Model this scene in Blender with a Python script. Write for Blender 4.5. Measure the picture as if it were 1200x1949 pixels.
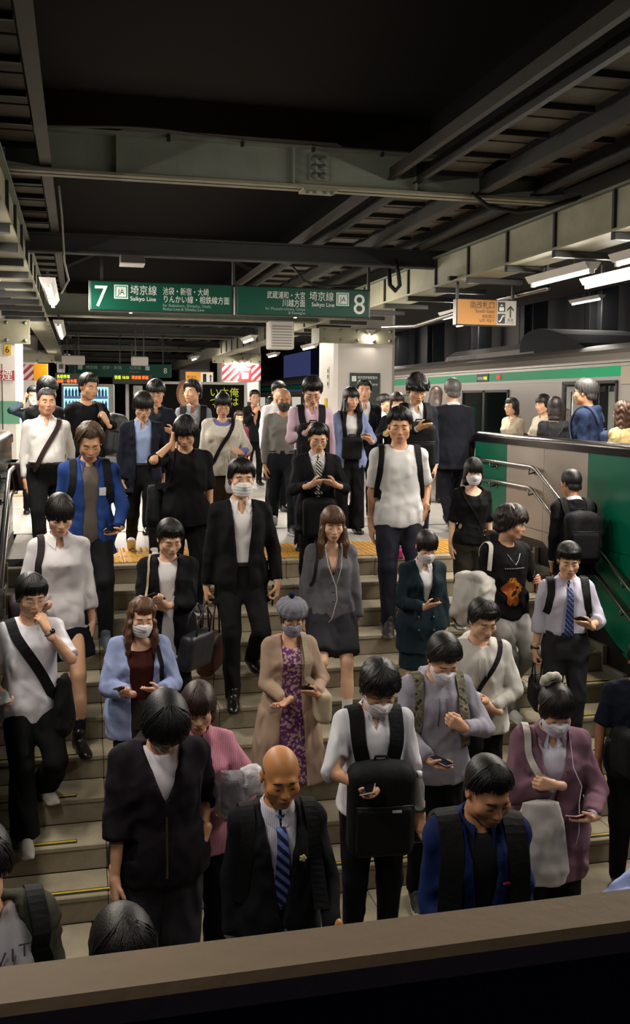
import bpy, math, random
import numpy as np
from mathutils import Matrix, Vector
from mathutils.bvhtree import BVHTree

random.seed(7)
SC = bpy.context.scene
for _o in list(bpy.data.objects):
    bpy.data.objects.remove(_o, do_unlink=True)
COL = SC.collection
PI = math.pi

# ---------------------------------------------------------------- camera
EYE = 1.548                       # camera height above the platform floor
FPX, YAW, PITCH, ROLL, CY = 1845.0, .2393, -.0758, .0081, 903.0
_F = np.array([math.sin(YAW)*math.cos(PITCH), math.cos(YAW)*math.cos(PITCH), math.sin(PITCH)])
_r = np.array([math.cos(YAW), -math.sin(YAW), 0.0])
_u = np.cross(_r, _F)
_R = math.cos(ROLL)*_r + math.sin(ROLL)*_u
_U = -math.sin(ROLL)*_r + math.cos(ROLL)*_u
cam = bpy.data.cameras.new('camera')
cam.sensor_fit = 'VERTICAL'
cam.sensor_height = 36.0
cam.lens = FPX*36.0/1949.0
cam.shift_y = (CY-974.5)/1949.0
cam.clip_start = .05
cam.clip_end = 300
camo = bpy.data.objects.new('camera', cam)
COL.objects.link(camo)
camo.matrix_world = Matrix(((_R[0], _U[0], -_F[0], 0), (_R[1], _U[1], -_F[1], 0), (_R[2], _U[2], -_F[2], EYE), (0, 0, 0, 1)))
SC.camera = camo

# ---------------------------------------------------------------- world and exposure
w = bpy.data.worlds.new('world')
SC.world = w
w.use_nodes = True
_bg = w.node_tree.nodes['Background']
_bg.inputs['Color'].default_value = (.045, .055, .15, 1)     # dusk sky
_bg.inputs['Strength'].default_value = .40
SC.view_settings.view_transform = 'Standard'
SC.view_settings.look = 'None'
SC.view_settings.exposure = 0.8
SC.view_settings.gamma = 1.0
SC.view_settings.use_curve_mapping = False
try:
    SC.cycles.max_bounces = 5
    SC.cycles.diffuse_bounces = 3
    SC.cycles.glossy_bounces = 3
    SC.cycles.transparent_max_bounces = 6
    SC.cycles.sample_clamp_indirect = 4.0
except Exception:
    pass

TUBE_POWER = 60.0       # watts of each fluorescent tube lamp


def tube_light(x, y, z, length=1.2, power=None, color=(1.0, .93, .82)):
    """The light of one tube: two narrow strips turned outwards, so that it also spreads sideways."""
    for s in (-1, 1):
        L = bpy.data.lights.new('fluorescent_light', 'AREA')
        L.shape = 'RECTANGLE'
        L.size = .05
        L.size_y = length
        L.energy = (TUBE_POWER if power is None else power)/2
        L.color = color
        o = bpy.data.objects.new('fluorescent_light', L)
        o.location = (x+s*.02, y, z)
        o.rotation_euler = (0, -s*.6, 0)
        COL.objects.link(o)


# rows of platform tubes: (x, first y, last y, spacing)
LAMP_Z = 2.8
LAMPS = []
for _y in (9.1, 13.4, 18.4, 22.9, 27.4, 33):
    LAMPS.append((5.42, _y))
for _x in (.75, 3.2):
    LAMPS.append((_x, 13.85))  # tubes added out of sight behind the sign, to brighten the columns
for _y in (7.45, 9.15):
    LAMPS.append((4.80, _y))
for _y in (12.0, 13.3, 18.0, 19.3, 20.6, 31.0, 40.0):
    LAMPS.append((-.33, _y))
for _y in (20.6, 30.6):
    LAMPS.append((3.55, _y))
LAMPS_FAR = [(10.7, 12.5), (10.7, 19.2), (10.7, 26), (10.7, 33)]      # beyond the train
LAMPS_UNSEEN = [(-.95, 1.2), (4.95, 1.2), (-.95, 8.6), (-.95, 6.2), (-.95, 3.6), (4.95, 5.6), (5.42, 5.6), (4.95, 3.4), (-.95, 11.2)]

# ---------------------------------------------------------------- small helpers


def lin(h):
    h = h.lstrip('#')
    v = [int(h[i:i+2], 16)/255.0 for i in (0, 2, 4)]
    return tuple((c/12.92 if c <= .04045 else ((c+.055)/1.055)**2.4) for c in v)


_MATS = {}


def mat(name, color='#808080', rough=.6, metal=0.0, bump=0.0, bscale=60.0, var=0.0, vscale=3.0, emit=0.0, spec=.5, sheen=0.0, stretch=None, alpha=1.0, trans=0.0):
    """A procedural material: base colour with optional noise variation, and a noise bump."""
    key = (name, color, rough, metal, bump, bscale, var, vscale, emit, spec, stretch, alpha, trans)
    if key in _MATS:
        return _MATS[key]
    m = bpy.data.materials.new(name)
    m.use_nodes = True
    nt = m.node_tree
    b = nt.nodes['Principled BSDF']
    c = lin(color) if isinstance(color, str) else color
    b.inputs['Base Color'].default_value = (*c, 1)
    b.inputs['Roughness'].default_value = rough
    b.inputs['Metallic'].default_value = metal
    b.inputs['Specular IOR Level'].default_value = spec
    if emit:
        b.inputs['Emission Color'].default_value = (*c, 1)
        b.inputs['Emission Strength'].default_value = emit
    if alpha < 1:
        b.inputs['Alpha'].default_value = alpha
    if trans:
        b.inputs['Transmission Weight'].default_value = trans
    if var or bump:
        tc = nt.nodes.new('ShaderNodeTexCoord')
        src = tc.outputs['Object']
        if stretch:
            mp = nt.nodes.new('ShaderNodeMapping')
            mp.inputs['Scale'].default_value = stretch
            nt.links.new(src, mp.inputs['Vector'])
            src = mp.outputs['Vector']
    if var:
        n = nt.nodes.new('ShaderNodeTexNoise')
        n.inputs['Scale'].default_value = vscale
        n.inputs['Detail'].default_value = 6
        n.inputs['Roughness'].default_value = .65
        nt.links.new(src, n.inputs['Vector'])
        r = nt.nodes.new('ShaderNodeValToRGB')
        r.color_ramp.elements[0].position = .3
        r.color_ramp.elements[1].position = .72
        r.color_ramp.elements[0].color = (*[max(0, x*(1-var)) for x in c], 1)
        r.color_ramp.elements[1].color = (*[min(1, x*(1+var*.6)) for x in c], 1)
        nt.links.new(n.outputs['Fac'], r.inputs['Fac'])
        nt.links.new(r.outputs['Color'], b.inputs['Base Color'])
    if bump:
        n = nt.nodes.new('ShaderNodeTexNoise')
        n.inputs['Scale'].default_value = bscale
        n.inputs['Detail'].default_value = 3
        nt.links.new(src, n.inputs['Vector'])
        bp = nt.nodes.new('ShaderNodeBump')
        bp.inputs['Strength'].default_value = bump
        bp.inputs['Distance'].default_value = .01
        nt.links.new(n.outputs['Fac'], bp.inputs['Height'])
        nt.links.new(bp.outputs['Normal'], b.inputs['Normal'])
    _MATS[key] = m
    return m


def link(o, parent=None):
    COL.objects.link(o)
    if parent is not None:
        o.parent = parent
    return o


def tag(o, label=None, cat=None, group=None, kind=None):
    if label:
        o['label'] = label
    if cat:
        o['category'] = cat
    if group:
        o['group'] = group
    if kind:
        o['kind'] = kind
    return o


def thing(name, label, cat, loc=(0, 0, 0), rotz=0.0, group=None):
    o = bpy.data.objects.new(name, None)
    o.empty_display_size = .1
    o.location = loc
    o.rotation_euler = (0, 0, rotz)
    link(o)
    return tag(o, label, cat, group)


def npmesh(name, V, Q, mats, midx=None, smooth=True):
    """A mesh from numpy verts (n,3) and quads (m,4)."""
    me = bpy.data.meshes.new(name)
    V = np.ascontiguousarray(V, dtype=np.float32)
    Q = np.ascontiguousarray(Q, dtype=np.int32)
    me.vertices.add(len(V))
    me.vertices.foreach_set('co', V.ravel())
    me.loops.add(Q.size)
    me.loops.foreach_set('vertex_index', Q.ravel())
    me.polygons.add(len(Q))
    me.polygons.foreach_set('loop_start', np.arange(0, Q.size, Q.shape[1], dtype=np.int32))
    if midx is not None:
        me.polygons.foreach_set('material_index', np.ascontiguousarray(midx, dtype=np.int32))
    me.polygons.foreach_set('use_smooth', np.full(len(Q), smooth, dtype=bool))
    for m in mats:
        me.materials.append(m)
    me.update(calc_edges=True)
    return me


class MB:
    """Collects simple shapes and links them as one mesh object."""

    def __init__(s):
        s.v, s.f, s.mi, s.sm = [], [], [], []

    def add(s, vs, fs, mi=0, sm=False, M=None):
        b = len(s.v)
        if M is not None:
            vs = [tuple(M @ Vector(p)) for p in vs]
        s.v.extend(tuple(p) for p in vs)
        for f in fs:
            s.f.append(tuple(b+i for i in f))
            s.mi.append(mi)
            s.sm.append(sm)
        return s

    def box(s, c, d, mi=0, rz=0.0, M=None, bev=0.0):
        x, y, z = d[0]/2, d[1]/2, d[2]/2
        if bev > 0:
            e = min(bev, x*.9, y*.9, z*.9)
            vs, fs = [], []
            ring = []
            for zz, ins in ((-z, e), (-z+e, 0), (z-e, 0), (z, e)):
                a, b2 = x-ins, y-ins
                k = e if ins == 0 else e*.6
                for sx, sy, first in ((1, -1, 0), (1, 1, 1), (-1, 1, 0), (-1, -1, 1)):
                    p1 = (sx*(a-k), sy*b2) if not first else (sx*a, sy*(b2-k))
                    p2 = (sx*a, sy*(b2-k)) if not first else (sx*(a-k), sy*b2)
                    ring += [(p1[0], p1[1], zz), (p2[0], p2[1], zz)]
            vs = ring
            for L in range(3):
                for i in range(8):
                    j = (i+1) % 8
                    fs.append((L*8+i, L*8+j, L*8+8+j, L*8+8+i))
            fs.append(tuple(range(7, -1, -1)))
            fs.append(tuple(range(24, 32)))
        else:
            vs = [(-x, -y, -z), (x, -y, -z), (x, y, -z), (-x, y, -z), (-x, -y, z), (x, -y, z), (x, y, z), (-x, y, z)]
            fs = [(3, 2, 1, 0), (4, 5, 6, 7), (0, 1, 5, 4), (1, 2, 6, 5), (2, 3, 7, 6), (3, 0, 4, 7)]
        cr, sr = math.cos(rz), math.sin(rz)
        vs = [(c[0]+px*cr-py*sr, c[1]+px*sr+py*cr, c[2]+pz) for px, py, pz in vs]
        return s.add(vs, fs, mi, False, M)

    def tube(s, pts, r, n=8, mi=0, closed=False, cap=True, M=None):
        P = [Vector(p) for p in pts]
        m = len(P)
        rr = r if isinstance(r, (list, tuple)) else [r]*m
        T = []
        for i in range(m):
            if closed:
                t = P[(i+1) % m]-P[i-1]
            else:
                t = P[min(i+1, m-1)]-P[max(i-1, 0)]
            T.append(t.normalized() if t.length > 1e-9 else Vector((0, 0, 1)))
        up = Vector((0, 0, 1)) if abs(T[0].z) < .9 else Vector((1, 0, 0))
        a = T[0].cross(up).normalized()
        vs, fs = [], []
        for i in range(m):
            a = (a-T[i]*a.dot(T[i]))
            a = a.normalized() if a.length > 1e-6 else T[i].orthogonal().normalized()
            b = T[i].cross(a)
            for k in range(n):
                q = 2*PI*k/n
                vs.append(tuple(P[i]+(a*math.cos(q)+b*math.sin(q))*rr[i]))
        L = m if closed else m-1
        for i in range(L):
            j = (i+1) % m
            for k in range(n):
                l = (k+1) % n
                fs.append((i*n+k, i*n+l, j*n+l, j*n+k))
        if cap and not closed:
            fs.append(tuple(range(n-1, -1, -1)))
            fs.append(tuple((m-1)*n+k for k in range(n)))
        return s.add(vs, fs, mi, True, M)

    def prism(s, poly, axis, lo, hi, mi=0, M=None, sm=False):
        """poly: 2D outline in the two other axes (x,y order kept), extruded along axis."""
        def up(p, t):
            return (t, p[0], p[1]) if axis == 0 else (p[0], t, p[1]) if axis == 1 else (p[0], p[1], t)
        n = len(poly)
        vs = [up(p, lo) for p in poly]+[up(p, hi) for p in poly]
        ar = sum(poly[i][0]*poly[(i+1) % n][1]-poly[(i+1) % n][0]*poly[i][1] for i in range(n))
        flip = (ar > 0) != (axis != 1)
        fs = [tuple(range(n)), tuple(range(2*n-1, n-1, -1))]
        for i in range(n):
            j = (i+1) % n
            fs.append((i, n+i, n+j, j))
        if not flip:
            fs = [tuple(reversed(f)) for f in fs]
        return s.add(vs, fs, mi, sm, M)

    def lathe(s, prof, n=16, c=(0, 0, 0), mi=0, M=None):
        vs, fs = [], []
        for r, z in prof:
            for k in range(n):
                q = 2*PI*k/n
                vs.append((c[0]+r*math.cos(q), c[1]+r*math.sin(q), c[2]+z))
        for i in range(len(prof)-1):
            for k in range(n):
                l = (k+1) % n
                fs.append((i*n+k, i*n+l, (i+1)*n+l, (i+1)*n+k))
        fs.append(tuple(range(n-1, -1, -1)))
        fs.append(tuple((len(prof)-1)*n+k for k in range(n)))
        return s.add(vs, fs, mi, True, M)

    def mesh(s, name, mats):
        me = bpy.data.meshes.new(name)
        me.from_pydata(s.v, [], s.f)
        for m in (mats if isinstance(mats, (list, tuple)) else [mats]):
            me.materials.append(m)
        me.polygons.foreach_set('material_index', s.mi)
        me.polygons.foreach_set('use_smooth', s.sm)
        me.update()
        return me

    def obj(s, name, mats, parent=None, loc=None):
        o = bpy.data.objects.new(name, s.mesh(name, mats))
        if loc is not None:
            o.location = loc
        return link(o, parent)


_TXT = {}


def text_mesh(body, size, mats, align='LEFT', thick=0.0):
    """Flat lettering as a mesh in its own XY plane (built-in font)."""
    key = (body, size, mats.name, align)
    if key in _TXT:
        return _TXT[key]
    cu = bpy.data.curves.new('lettering', 'FONT')
    cu.body = body
    cu.size = size
    cu.align_x = align
    cu.resolution_u = 3
    cu.extrude = thick
    o = bpy.data.objects.new('lettering', cu)
    COL.objects.link(o)
    dg = bpy.context.evaluated_depsgraph_get()
    dg.update()
    me = bpy.data.meshes.new_from_object(o.evaluated_get(dg), depsgraph=dg)
    bpy.data.objects.remove(o, do_unlink=True)
    bpy.data.curves.remove(cu)
    me.materials.clear()
    me.materials.append(mats)
    _TXT[key] = me
    return me


def text_on(parent, body, size, m, pos, sx=1.0, align='LEFT', rz=0.0, rx=PI/2):
    """Lettering standing upright facing -Y, placed in the parent's frame."""
    o = bpy.data.objects.new('lettering', text_mesh(body, size, m, align))
    o.location = pos
    o.rotation_euler = (rx, 0, rz)
    o.scale = (sx, 1, 1)
    return link(o, parent)
# ---------------------------------------------------------------- the station
X0, X1 = -.70, 4.62                # the stairwell between its two side walls
YT, TR, RI, NR = 9.132, .3466, .1721, 10   # top edge, tread, riser, number of risers
ZL = -NR*RI                        # landing
YB = YT-(NR-1)*TR                  # foot of the stairs
STONE = mat('stair_stone', '#857b66', .8, bump=.25, bscale=90, var=.22, vscale=5)
STONE_B = mat('stair_stone_worn', '#8c826d', .8, bump=.25, bscale=90, var=.26, vscale=4)
CORE = mat('joint_mortar', '#1c1a16', .9)
BLACK = mat('black_paint', '#0c0c0c', .5)
YEL = mat('safety_yellow', '#b39a1e', .6, var=.25, vscale=20)
PLAT = mat('platform_floor', '#8f8a84', .5, bump=.1, bscale=120, var=.16, vscale=1.3)
TACT = mat('tactile_yellow', '#b8862a', .6, var=.3, vscale=9)
STEEL = mat('brushed_steel', '#8e8a86', .28, metal=1.0)
DARKSTEEL = mat('dark_steel', '#5a5652', .22, metal=1.0)
GREEN = mat('green_panel', '#00694f', .32, spec=.5)
GREY = mat('grey_panel', '#a3988e', .5)
BEIGE = mat('parapet_coat', '#68553f', .7, bump=.1, bscale=40, var=.13, vscale=3.5)
BEAM = mat('beam_green_paint', '#6b7264', .55, bump=.15, bscale=12, var=.24, vscale=2.2)
GIRDER = mat('girder_paint_lit', '#8b9082', .6, bump=.15, bscale=12, var=.2, vscale=2.2)  # beam paint lightened, the light from the front put into the colour
BEAMW = mat('beam_cream_paint', '#8f8b74', .6, bump=.15, bscale=14, var=.24, vscale=1.7)
PURL = mat('purlin_dimmed', '#38352c', .6, var=.3, vscale=2)  # cream paint darkened, the roof's dimness put into the colour
PURLW = mat('purlin_web_dimmed', '#23221e', .6, var=.3, vscale=2)  # web copy, dimmed further in its colour
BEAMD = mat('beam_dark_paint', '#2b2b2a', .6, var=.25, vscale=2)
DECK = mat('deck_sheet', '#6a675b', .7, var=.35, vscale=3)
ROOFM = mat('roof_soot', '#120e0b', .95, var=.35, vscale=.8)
COLM = mat('column_paint', '#d3ccc5', .45, bump=.08, bscale=15, var=.10, vscale=1.2)
DARK = mat('dark_metal', '#242322', .5)
WIRE = mat('black_cable', '#0d0c0b', .6)
TUBE = mat('lamp_tube', '#fff2dc', .4, emit=6.0)
WHITE = mat('white_enamel', '#c9c5be', .4)
WTXT = mat('white_lettering', '#e8ece8', .5)
GTXT = mat('grey_lettering', '#98b0a4', .5)
BTXT = mat('black_lettering', '#151515', .5)
RTXT = mat('red_paint', '#a8262c', .5)


def structure(o, kind='structure'):
    o['kind'] = kind
    return o


def sbox(name, c, d, m, parent=None, bev=0.0, rz=0.0):
    o = MB().box((0, 0, 0), d, bev=bev).obj(name, m, parent, loc=c)
    o.rotation_euler = (0, 0, rz)
    return o if parent else structure(o)


_BM = {}


def piece(name, c, d, m, parent, bev=.004):
    """Repeated pieces of one size share their mesh."""
    k = (name, tuple(round(x, 4) for x in d), m.name)
    if k not in _BM:
        _BM[k] = MB().box((0, 0, 0), d, bev=bev).mesh(name, m)
    o = bpy.data.objects.new(name, _BM[k])
    o.location = c
    return link(o, parent)


# ---- landing and platform floors
landing = sbox('floor_landing', (2.0, 3.2, ZL-.14), (12, 5.9, .2), CORE)
for i in range(-2, 8):
    for j in range(4):
        x = X0+.75+.9*(i-.5)-.45
        piece('floor_slab', ((x+.45)-2.0, YB-.33-.62*j-3.2+.02, .12), (.894, .614, .04), STONE if (i+j) % 3 else STONE_B, landing)
platform = structure(MB().box((2.0, 30.05, -.1), (13.0, 37.2, .2)).box((-2.6, 10.3, -.1), (3.8, 2.3, .2)).box((6.6, 10.3, -.1), (3.8, 2.3, .2)).box((2.0, 10.6, -.1), (X1-X0+.2, 1.8, .2))
                     .box((6.6, 5.0, -.1), (3.8, 8.4, .2)).box((-2.6, 5.0, -.1), (3.8, 8.4, .2)).box((2.0, 9.75, -.05), (X1-X0, .06, .09)).obj('floor_platform', PLAT))
# tactile tiles along the top of the stairs
_tt = {}
for kind in ('dots', 'bars'):
    b = MB().box((0, 0, 0), (.296, .296, .012), bev=.003)
    for a in range(5):
        for c in range(5):
            if kind == 'dots':
                b.box((-.116+.058*a, -.116+.058*c, .0085), (.026, .026, .006), bev=.005)
            elif c == 0:
                b.box((-.116+.058*a, 0, .0085), (.022, .26, .006), bev=.004)
    _tt[kind] = b.mesh('tactile_tile', TACT)
for r in range(3):
    for i in range(17):
        o = bpy.data.objects.new('tactile_tile', _tt['bars' if r < 2 else 'dots'])
        o.location = (X0+.35+.3*i, YT+.27+.3*r, .005)
        link(o, platform)
for i in range(9):
    o = bpy.data.objects.new('tactile_tile', _tt['bars'])
    o.location = (-1.5-.3*i+1.5, 16.1, .005)
    link(o, platform)
for i in range(22):
    for x in (-4.2, 7.4):
        o = bpy.data.objects.new('tactile_tile', _tt['dots'])
        o.location = (x, 11.2+.3*i, .005)
        link(o, platform)
for y in (14.2, 13.5, 17.0):
    piece('painted_line', (-.8, y, .001), (2.2, .10, .004), mat('floor_line', '#a8a49c', .6), platform, 0)

# ---- the stairs
stairs = structure(thing('staircase', None, None, (0, 0, 0)))
core = MB()
pr = [(YT+.02, -.02)]
for n in range(NR):
    pr += [(YT-n*TR+.022, -n*RI-.03), (YT-n*TR+.022, -(n+1)*RI-.03)]
pr += [(YB+.02, ZL-.2), (YT+.02, ZL-.2)]
core.prism(pr, 0, X0, X1).obj('step_core', CORE, stairs)
edges = [X0, .15, 1.05, 1.95, 2.85, 3.75, X1]
for n in range(NR):
    for i in range(6):
        a, c = edges[i]+.002, edges[i+1]-.002
        m = STONE if (n*5+i*3) % 4 else STONE_B
        y = YT-n*TR
        piece('riser_slab', ((a+c)/2, y+.014, -n*RI-.0375-(RI-.037)/2), (c-a, .022, RI-.037), m, stairs, .002)
        if n:
            piece('tread_slab', ((a+c)/2, y+TR/2-.006, -n*RI-.018), (c-a, TR+.006, .036), m, stairs, .006)
        else:
            piece('tread_slab', ((a+c)/2, y+.055, -.018), (c-a, .13, .038), m, stairs, .006)
for n in range(2, NR):
    y, z = YT-n*TR+.055, -n*RI+.002
    for a, c in ((X0+.04, -.04), (3.95, 4.50)) if n < NR-1 else ((X0+.04, X1-.12),):
        piece('anti_slip_strip', ((a+c)/2, y, z), (c-a, .050, .006), BLACK, stairs, .001)
        piece('strip_line', ((a+c)/2, y, z+.004), (c-a-.01, .020, .003), YEL, stairs, 0)
# stepped trim of the side walls
for x, s in ((X1-.035, 1), (X0+.035, -1)):
    for n in range(NR):
        y, z = YT-n*TR, -n*RI
        piece('stringer_trim', (x, y-TR/2, z-RI+.03), (.05, TR+.02, .06), mat('trim_grey', '#7d756a', .6), stairs)
        piece('stringer_riser_trim', (x, y-.012, z-RI/2+.045), (.05, .04, RI+.03), mat('trim_grey', '#7d756a', .6), stairs)

# ---- side walls of the stairwell


def side_wall(name, x, s):
    yend = 10.85
    t = .16
    xc = x+s*t/2
    wall = MB()
    wall.prism([(yend, 0), (yend, 1.10), (.9, 1.10), (.9, ZL), (YB, ZL), (YT+.1, 0)], 0, min(x+s*.012, x+s*t), max(x+s*.012, x+s*t))
    wl = structure(wall.obj(name, mat('wall_core', '#1b1a18', .7)))
    js = [10.83-.887*i for i in range(12)]
    for i in range(11):
        a, c = js[i]-.003, js[i+1]+.003
        m = GREEN if (i == 0 or i >= 3) else GREY
        if s < 0:
            m = mat('dark_teal_panel', '#123c3a', .2)
        # upper row and lower row, cut by the slope of the stairs
        def low(y):
            return .125 if y > 9.03 else max(.125-(9.03-y)*RI/TR, ZL+.14)
        hb = .228 if a > 9.1 else .228
        for z0, z1 in ((.231, 1.095), (.231-.866, .225), (.231-1.732, .225-.866)):
            ya, yc = a, c
            pts_top = z1
            if low(ya) >= z1 and low(yc) >= z1:
                continue
            poly = []
            n = 6
            for k in range(n+1):
                y = ya+(yc-ya)*k/n
                poly.append((y, min(max(z0, low(y)), z1)))
            poly += [(yc, z1), (ya, z1)]
            MB().prism(poly, 0, min(x, x+s*.012), max(x, x+s*.012)).obj('wall_panel', m, wl)
    # dark skirting following the stairs
    sk = [(yend, .12), (9.03, .12)]
    for n in range(1, 18):
        y = 9.03-n*TR/2
        z = .12-(9.03-y)*RI/TR
        if z < ZL+.13:
            break
        sk.append((y, z))
    sk += [(YB-.3, ZL+.13), (.9, ZL+.13), (.9, ZL), (YB, ZL)]
    for n in range(NR-1, -1, -1):
        sk += [(YT-n*TR, -(n+1)*RI), (YT-n*TR, -n*RI)]
    sk += [(yend, 0)]
    MB().prism(sk, 0, min(x-s*.004, x+s*.01), max(x-s*.004, x+s*.01)).obj('skirting', mat('skirting_black', '#14110f', .5), wl)
    # rounded steel coping
    prof = []
    for k in range(13):
        a = PI*k/12
        prof.append((xc-.095*math.cos(a), 1.095+.055+.045*math.sin(a)))
    prof = [(xc-.095, 1.085)]+prof+[(xc+.095, 1.085)]
    cp = MB().prism(prof, 1, .9, yend, sm=False)
    cp.lathe([(.001, .10), (.06, .095), (.095, .055), (.095, -.01)][::-1], 20, (xc, yend, 1.095))
    cp.obj('coping', DARKSTEEL, wl)
    # handrails
    xr = x-s*.085
    for name_, z in (('handrail', .885), ('lower_handrail', .665)):
        kk = 9.10 if z > .8 else 9.15
        pts = [(x, 10.72, z), (xr, 10.70, z), (xr, 10.6, z)]+[(xr, kk+.04, z), (xr, kk-.04, z-.02)]
        pts += [(xr, kk-k*.4, z-k*.4*RI/TR) for k in range(1, 9)]
        yy = kk-3.2
        pts += [(xr, yy-.15, z-3.2*RI/TR-.02), (xr, yy-.7, z-3.2*RI/TR-.02), (x, yy-.72, z-3.2*RI/TR-.02)]
        r = structure(MB().tube(pts, .021, 10).obj('trim_'+name_, STEEL))
        del r['kind']
        r.name = name_
        tag(r, ('polished steel upper handrail' if z > .8 else 'polished steel lower handrail')+(' on green and grey panelled wall' if s > 0 else ' on dark glass wall beside white column'), 'handrail', 'handrails of the stairs')
        for y in (10.2, 9.22, 8.3, 7.4, 6.5):
            zz = z if y > kk else z-(kk-y)*RI/TR
            MB().tube([(x, y, zz-.06), (xr, y, zz-.075), (xr, y, zz-.02)], .011, 8).lathe([(.03, -.006), (.03, .006)], 12, (0, 0, 0), M=Matrix.Translation((x-s*.006, y, zz-.06)) @ Matrix.Rotation(PI/2, 4, 'Y')).obj('rail_bracket', STEEL, r)


side_wall('wall_right', X1, 1)
side_wall('wall_left', X0, -1)

# ---- the parapet in front of the photographer
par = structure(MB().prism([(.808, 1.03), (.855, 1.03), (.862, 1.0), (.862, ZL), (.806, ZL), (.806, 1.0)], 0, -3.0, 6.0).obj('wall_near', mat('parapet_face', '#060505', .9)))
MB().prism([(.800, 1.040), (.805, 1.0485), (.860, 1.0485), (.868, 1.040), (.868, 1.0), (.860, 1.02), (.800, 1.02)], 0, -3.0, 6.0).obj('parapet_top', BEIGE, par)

structure(MB().box((2, -4.1, 1.9), (22, .2, 7.4)).obj('wall_sky_block', mat('sky_block_grey', '#4a453e', .9)))  # unseen wall added behind the camera to block the sky's blue light
# ---- columns
def column(name, xa, xc, y, lx, m=COLM, top=4.2):
    c = structure(thing(name, None, None, (0, 0, 0)))
    ch = .07
    poly = [(xa, y+ch), (xa+ch, y), (xc-ch, y), (xc, y+ch), (xc, y+1.2), (xa, y+1.2)]
    MB().prism(poly, 2, 0, top).obj('column_shaft', m, c)
    return c


def bolted_plate(parent, xa, xc, y, za, zb, nx=5):
    p = MB().prism([(xa+.03, za), (xc, za), (xc, zb), (xa, zb), (xa, za+.03)], 1, y-.03, y).obj('bracket_plate', BEAMW, parent)
    for r in (za+.06, zb-.06):
        for i in range(nx):
            x = xa+.10+(xc-xa-.18)*i/(nx-1)
            o = bpy.data.objects.new('bolt', _bolt)
            o.location = (x, y-.03, r)
            link(o, p)
    return p


_bolt = MB().lathe([(.034, 0), (.034, .006), (.022, .008), (.022, .026), (.001, .028)], 8, M=Matrix.Rotation(PI/2, 4, 'X')).mesh('bolt', BEAM)
STRIPE = (mat('warning_white', '#d2cbc4', .5), mat('warning_red', '#a5303a', .5))


def stripes(parent, xa, xc, y, za, zb, w=.13):
    """Slanted red and white warning band."""
    MB().box(((xa+xc)/2, y-.006, (za+zb)/2), (xc-xa, .010, zb-za)).obj('warning_band', STRIPE[0], parent)
    h = zb-za
    x = xa-h
    b = MB()
    while x < xc:
        q = [(x, za), (x+w, za), (x+w+h, zb), (x+h, zb)]
        # clip to the band
        def clip(poly, lim, keepless):
            out = []
            for i in range(len(poly)):
                p, r = poly[i], poly[(i+1) % len(poly)]
                pi = (p[0] <= lim) == keepless
                ri = (r[0] <= lim) == keepless
                if pi:
                    out.append(p)
                if pi != ri:
                    t = (lim-p[0])/(r[0]-p[0])
                    out.append((lim, p[1]+t*(r[1]-p[1])))
            return out
        q = clip(clip(q, xc, True), xa, False)
        if len(q) >= 3:
            MB().prism(q, 1, y-.015, y-.010).obj('warning_stripe', STRIPE[1], parent)
        x += 2*w


cr = column('column_right', 4.73, 5.95, 17.9, 4.4)
bolted_plate(cr, 4.42, 5.90, 17.9, 2.64, 2.94, 5)
MB().box((4.45, 18.2, 2.79), (.06, .6, .30)).obj('bracket_side', BEAMW, cr)
cl = column('column_left', -2.3, -1.01, 17.9, -1)
bolted_plate(cl, -2.25, -.82, 17.9, 2.50, 2.93, 5)
MB().box((-1.655, 17.896, 1.30), (1.28, .008, .40)).obj('green_band', mat('pale_green_paint', '#5f9a7c', .5), cl)
_s = MB().box((-1.2, 17.885, 2.40), (.12, .02, .17)).obj('bay_number_plate', mat('bay_yellow', '#c9a21c', .5), cl)
text_on(_s, '6', .16, BTXT, (-1.245, 17.872, 2.345))
_s = MB().box((-1.32, 17.885, 1.95), (.46, .02, .17)).obj('no_smoking_plate', mat('crimson_plate', '#a3323f', .5), cl)
text_on(_s, '禁煙', .19, WTXT, (-1.50, 17.872, 1.885))
MB().tube([(-1.30, 17.88, 2.15), (-1.30, 17.88, 1.0)], .008, 5).obj('conduit', DARK, cl)
cm = column('column_middle', 4.76, 6.10, 33, 4.4)
bolted_plate(cm, 4.42, 6.10, 33, 2.80, 3.15, 6)
stripes(cm, 4.76, 6.10, 32.99, 2.22, 2.76)
_s = MB().box((5.55, 32.97, 2.45), (.42, .02, .50)).obj('stop_plate', mat('stop_red', '#b03036', .5), cm)
text_on(_s, 'STOP', .15, WTXT, (5.55, 32.955, 2.55), align='CENTER')
MB().box((5.55, 32.957, 2.38), (.22, .006, .20)).obj('hand_mark', WTXT, _s)
c2 = column('column_far_left', -2.3, -1.32, 33, -1)
stripes(c2, -2.3, -1.32, 32.99, 2.15, 2.65)
bolted_plate(c2, -2.3, -.75, 33, 2.72, 3.12, 4)
c3 = column('column_farther_left', -2.5, -1.28, 45, -1)
stripes(c3, -2.3, -1.15, 44.99, 2.0, 2.5)
c4 = column('column_farther_right', 4.76, 6.2, 47, 4.4)
stripes(c4, 3.6, 6.2, 46.99, 1.85, 2.25)
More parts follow.
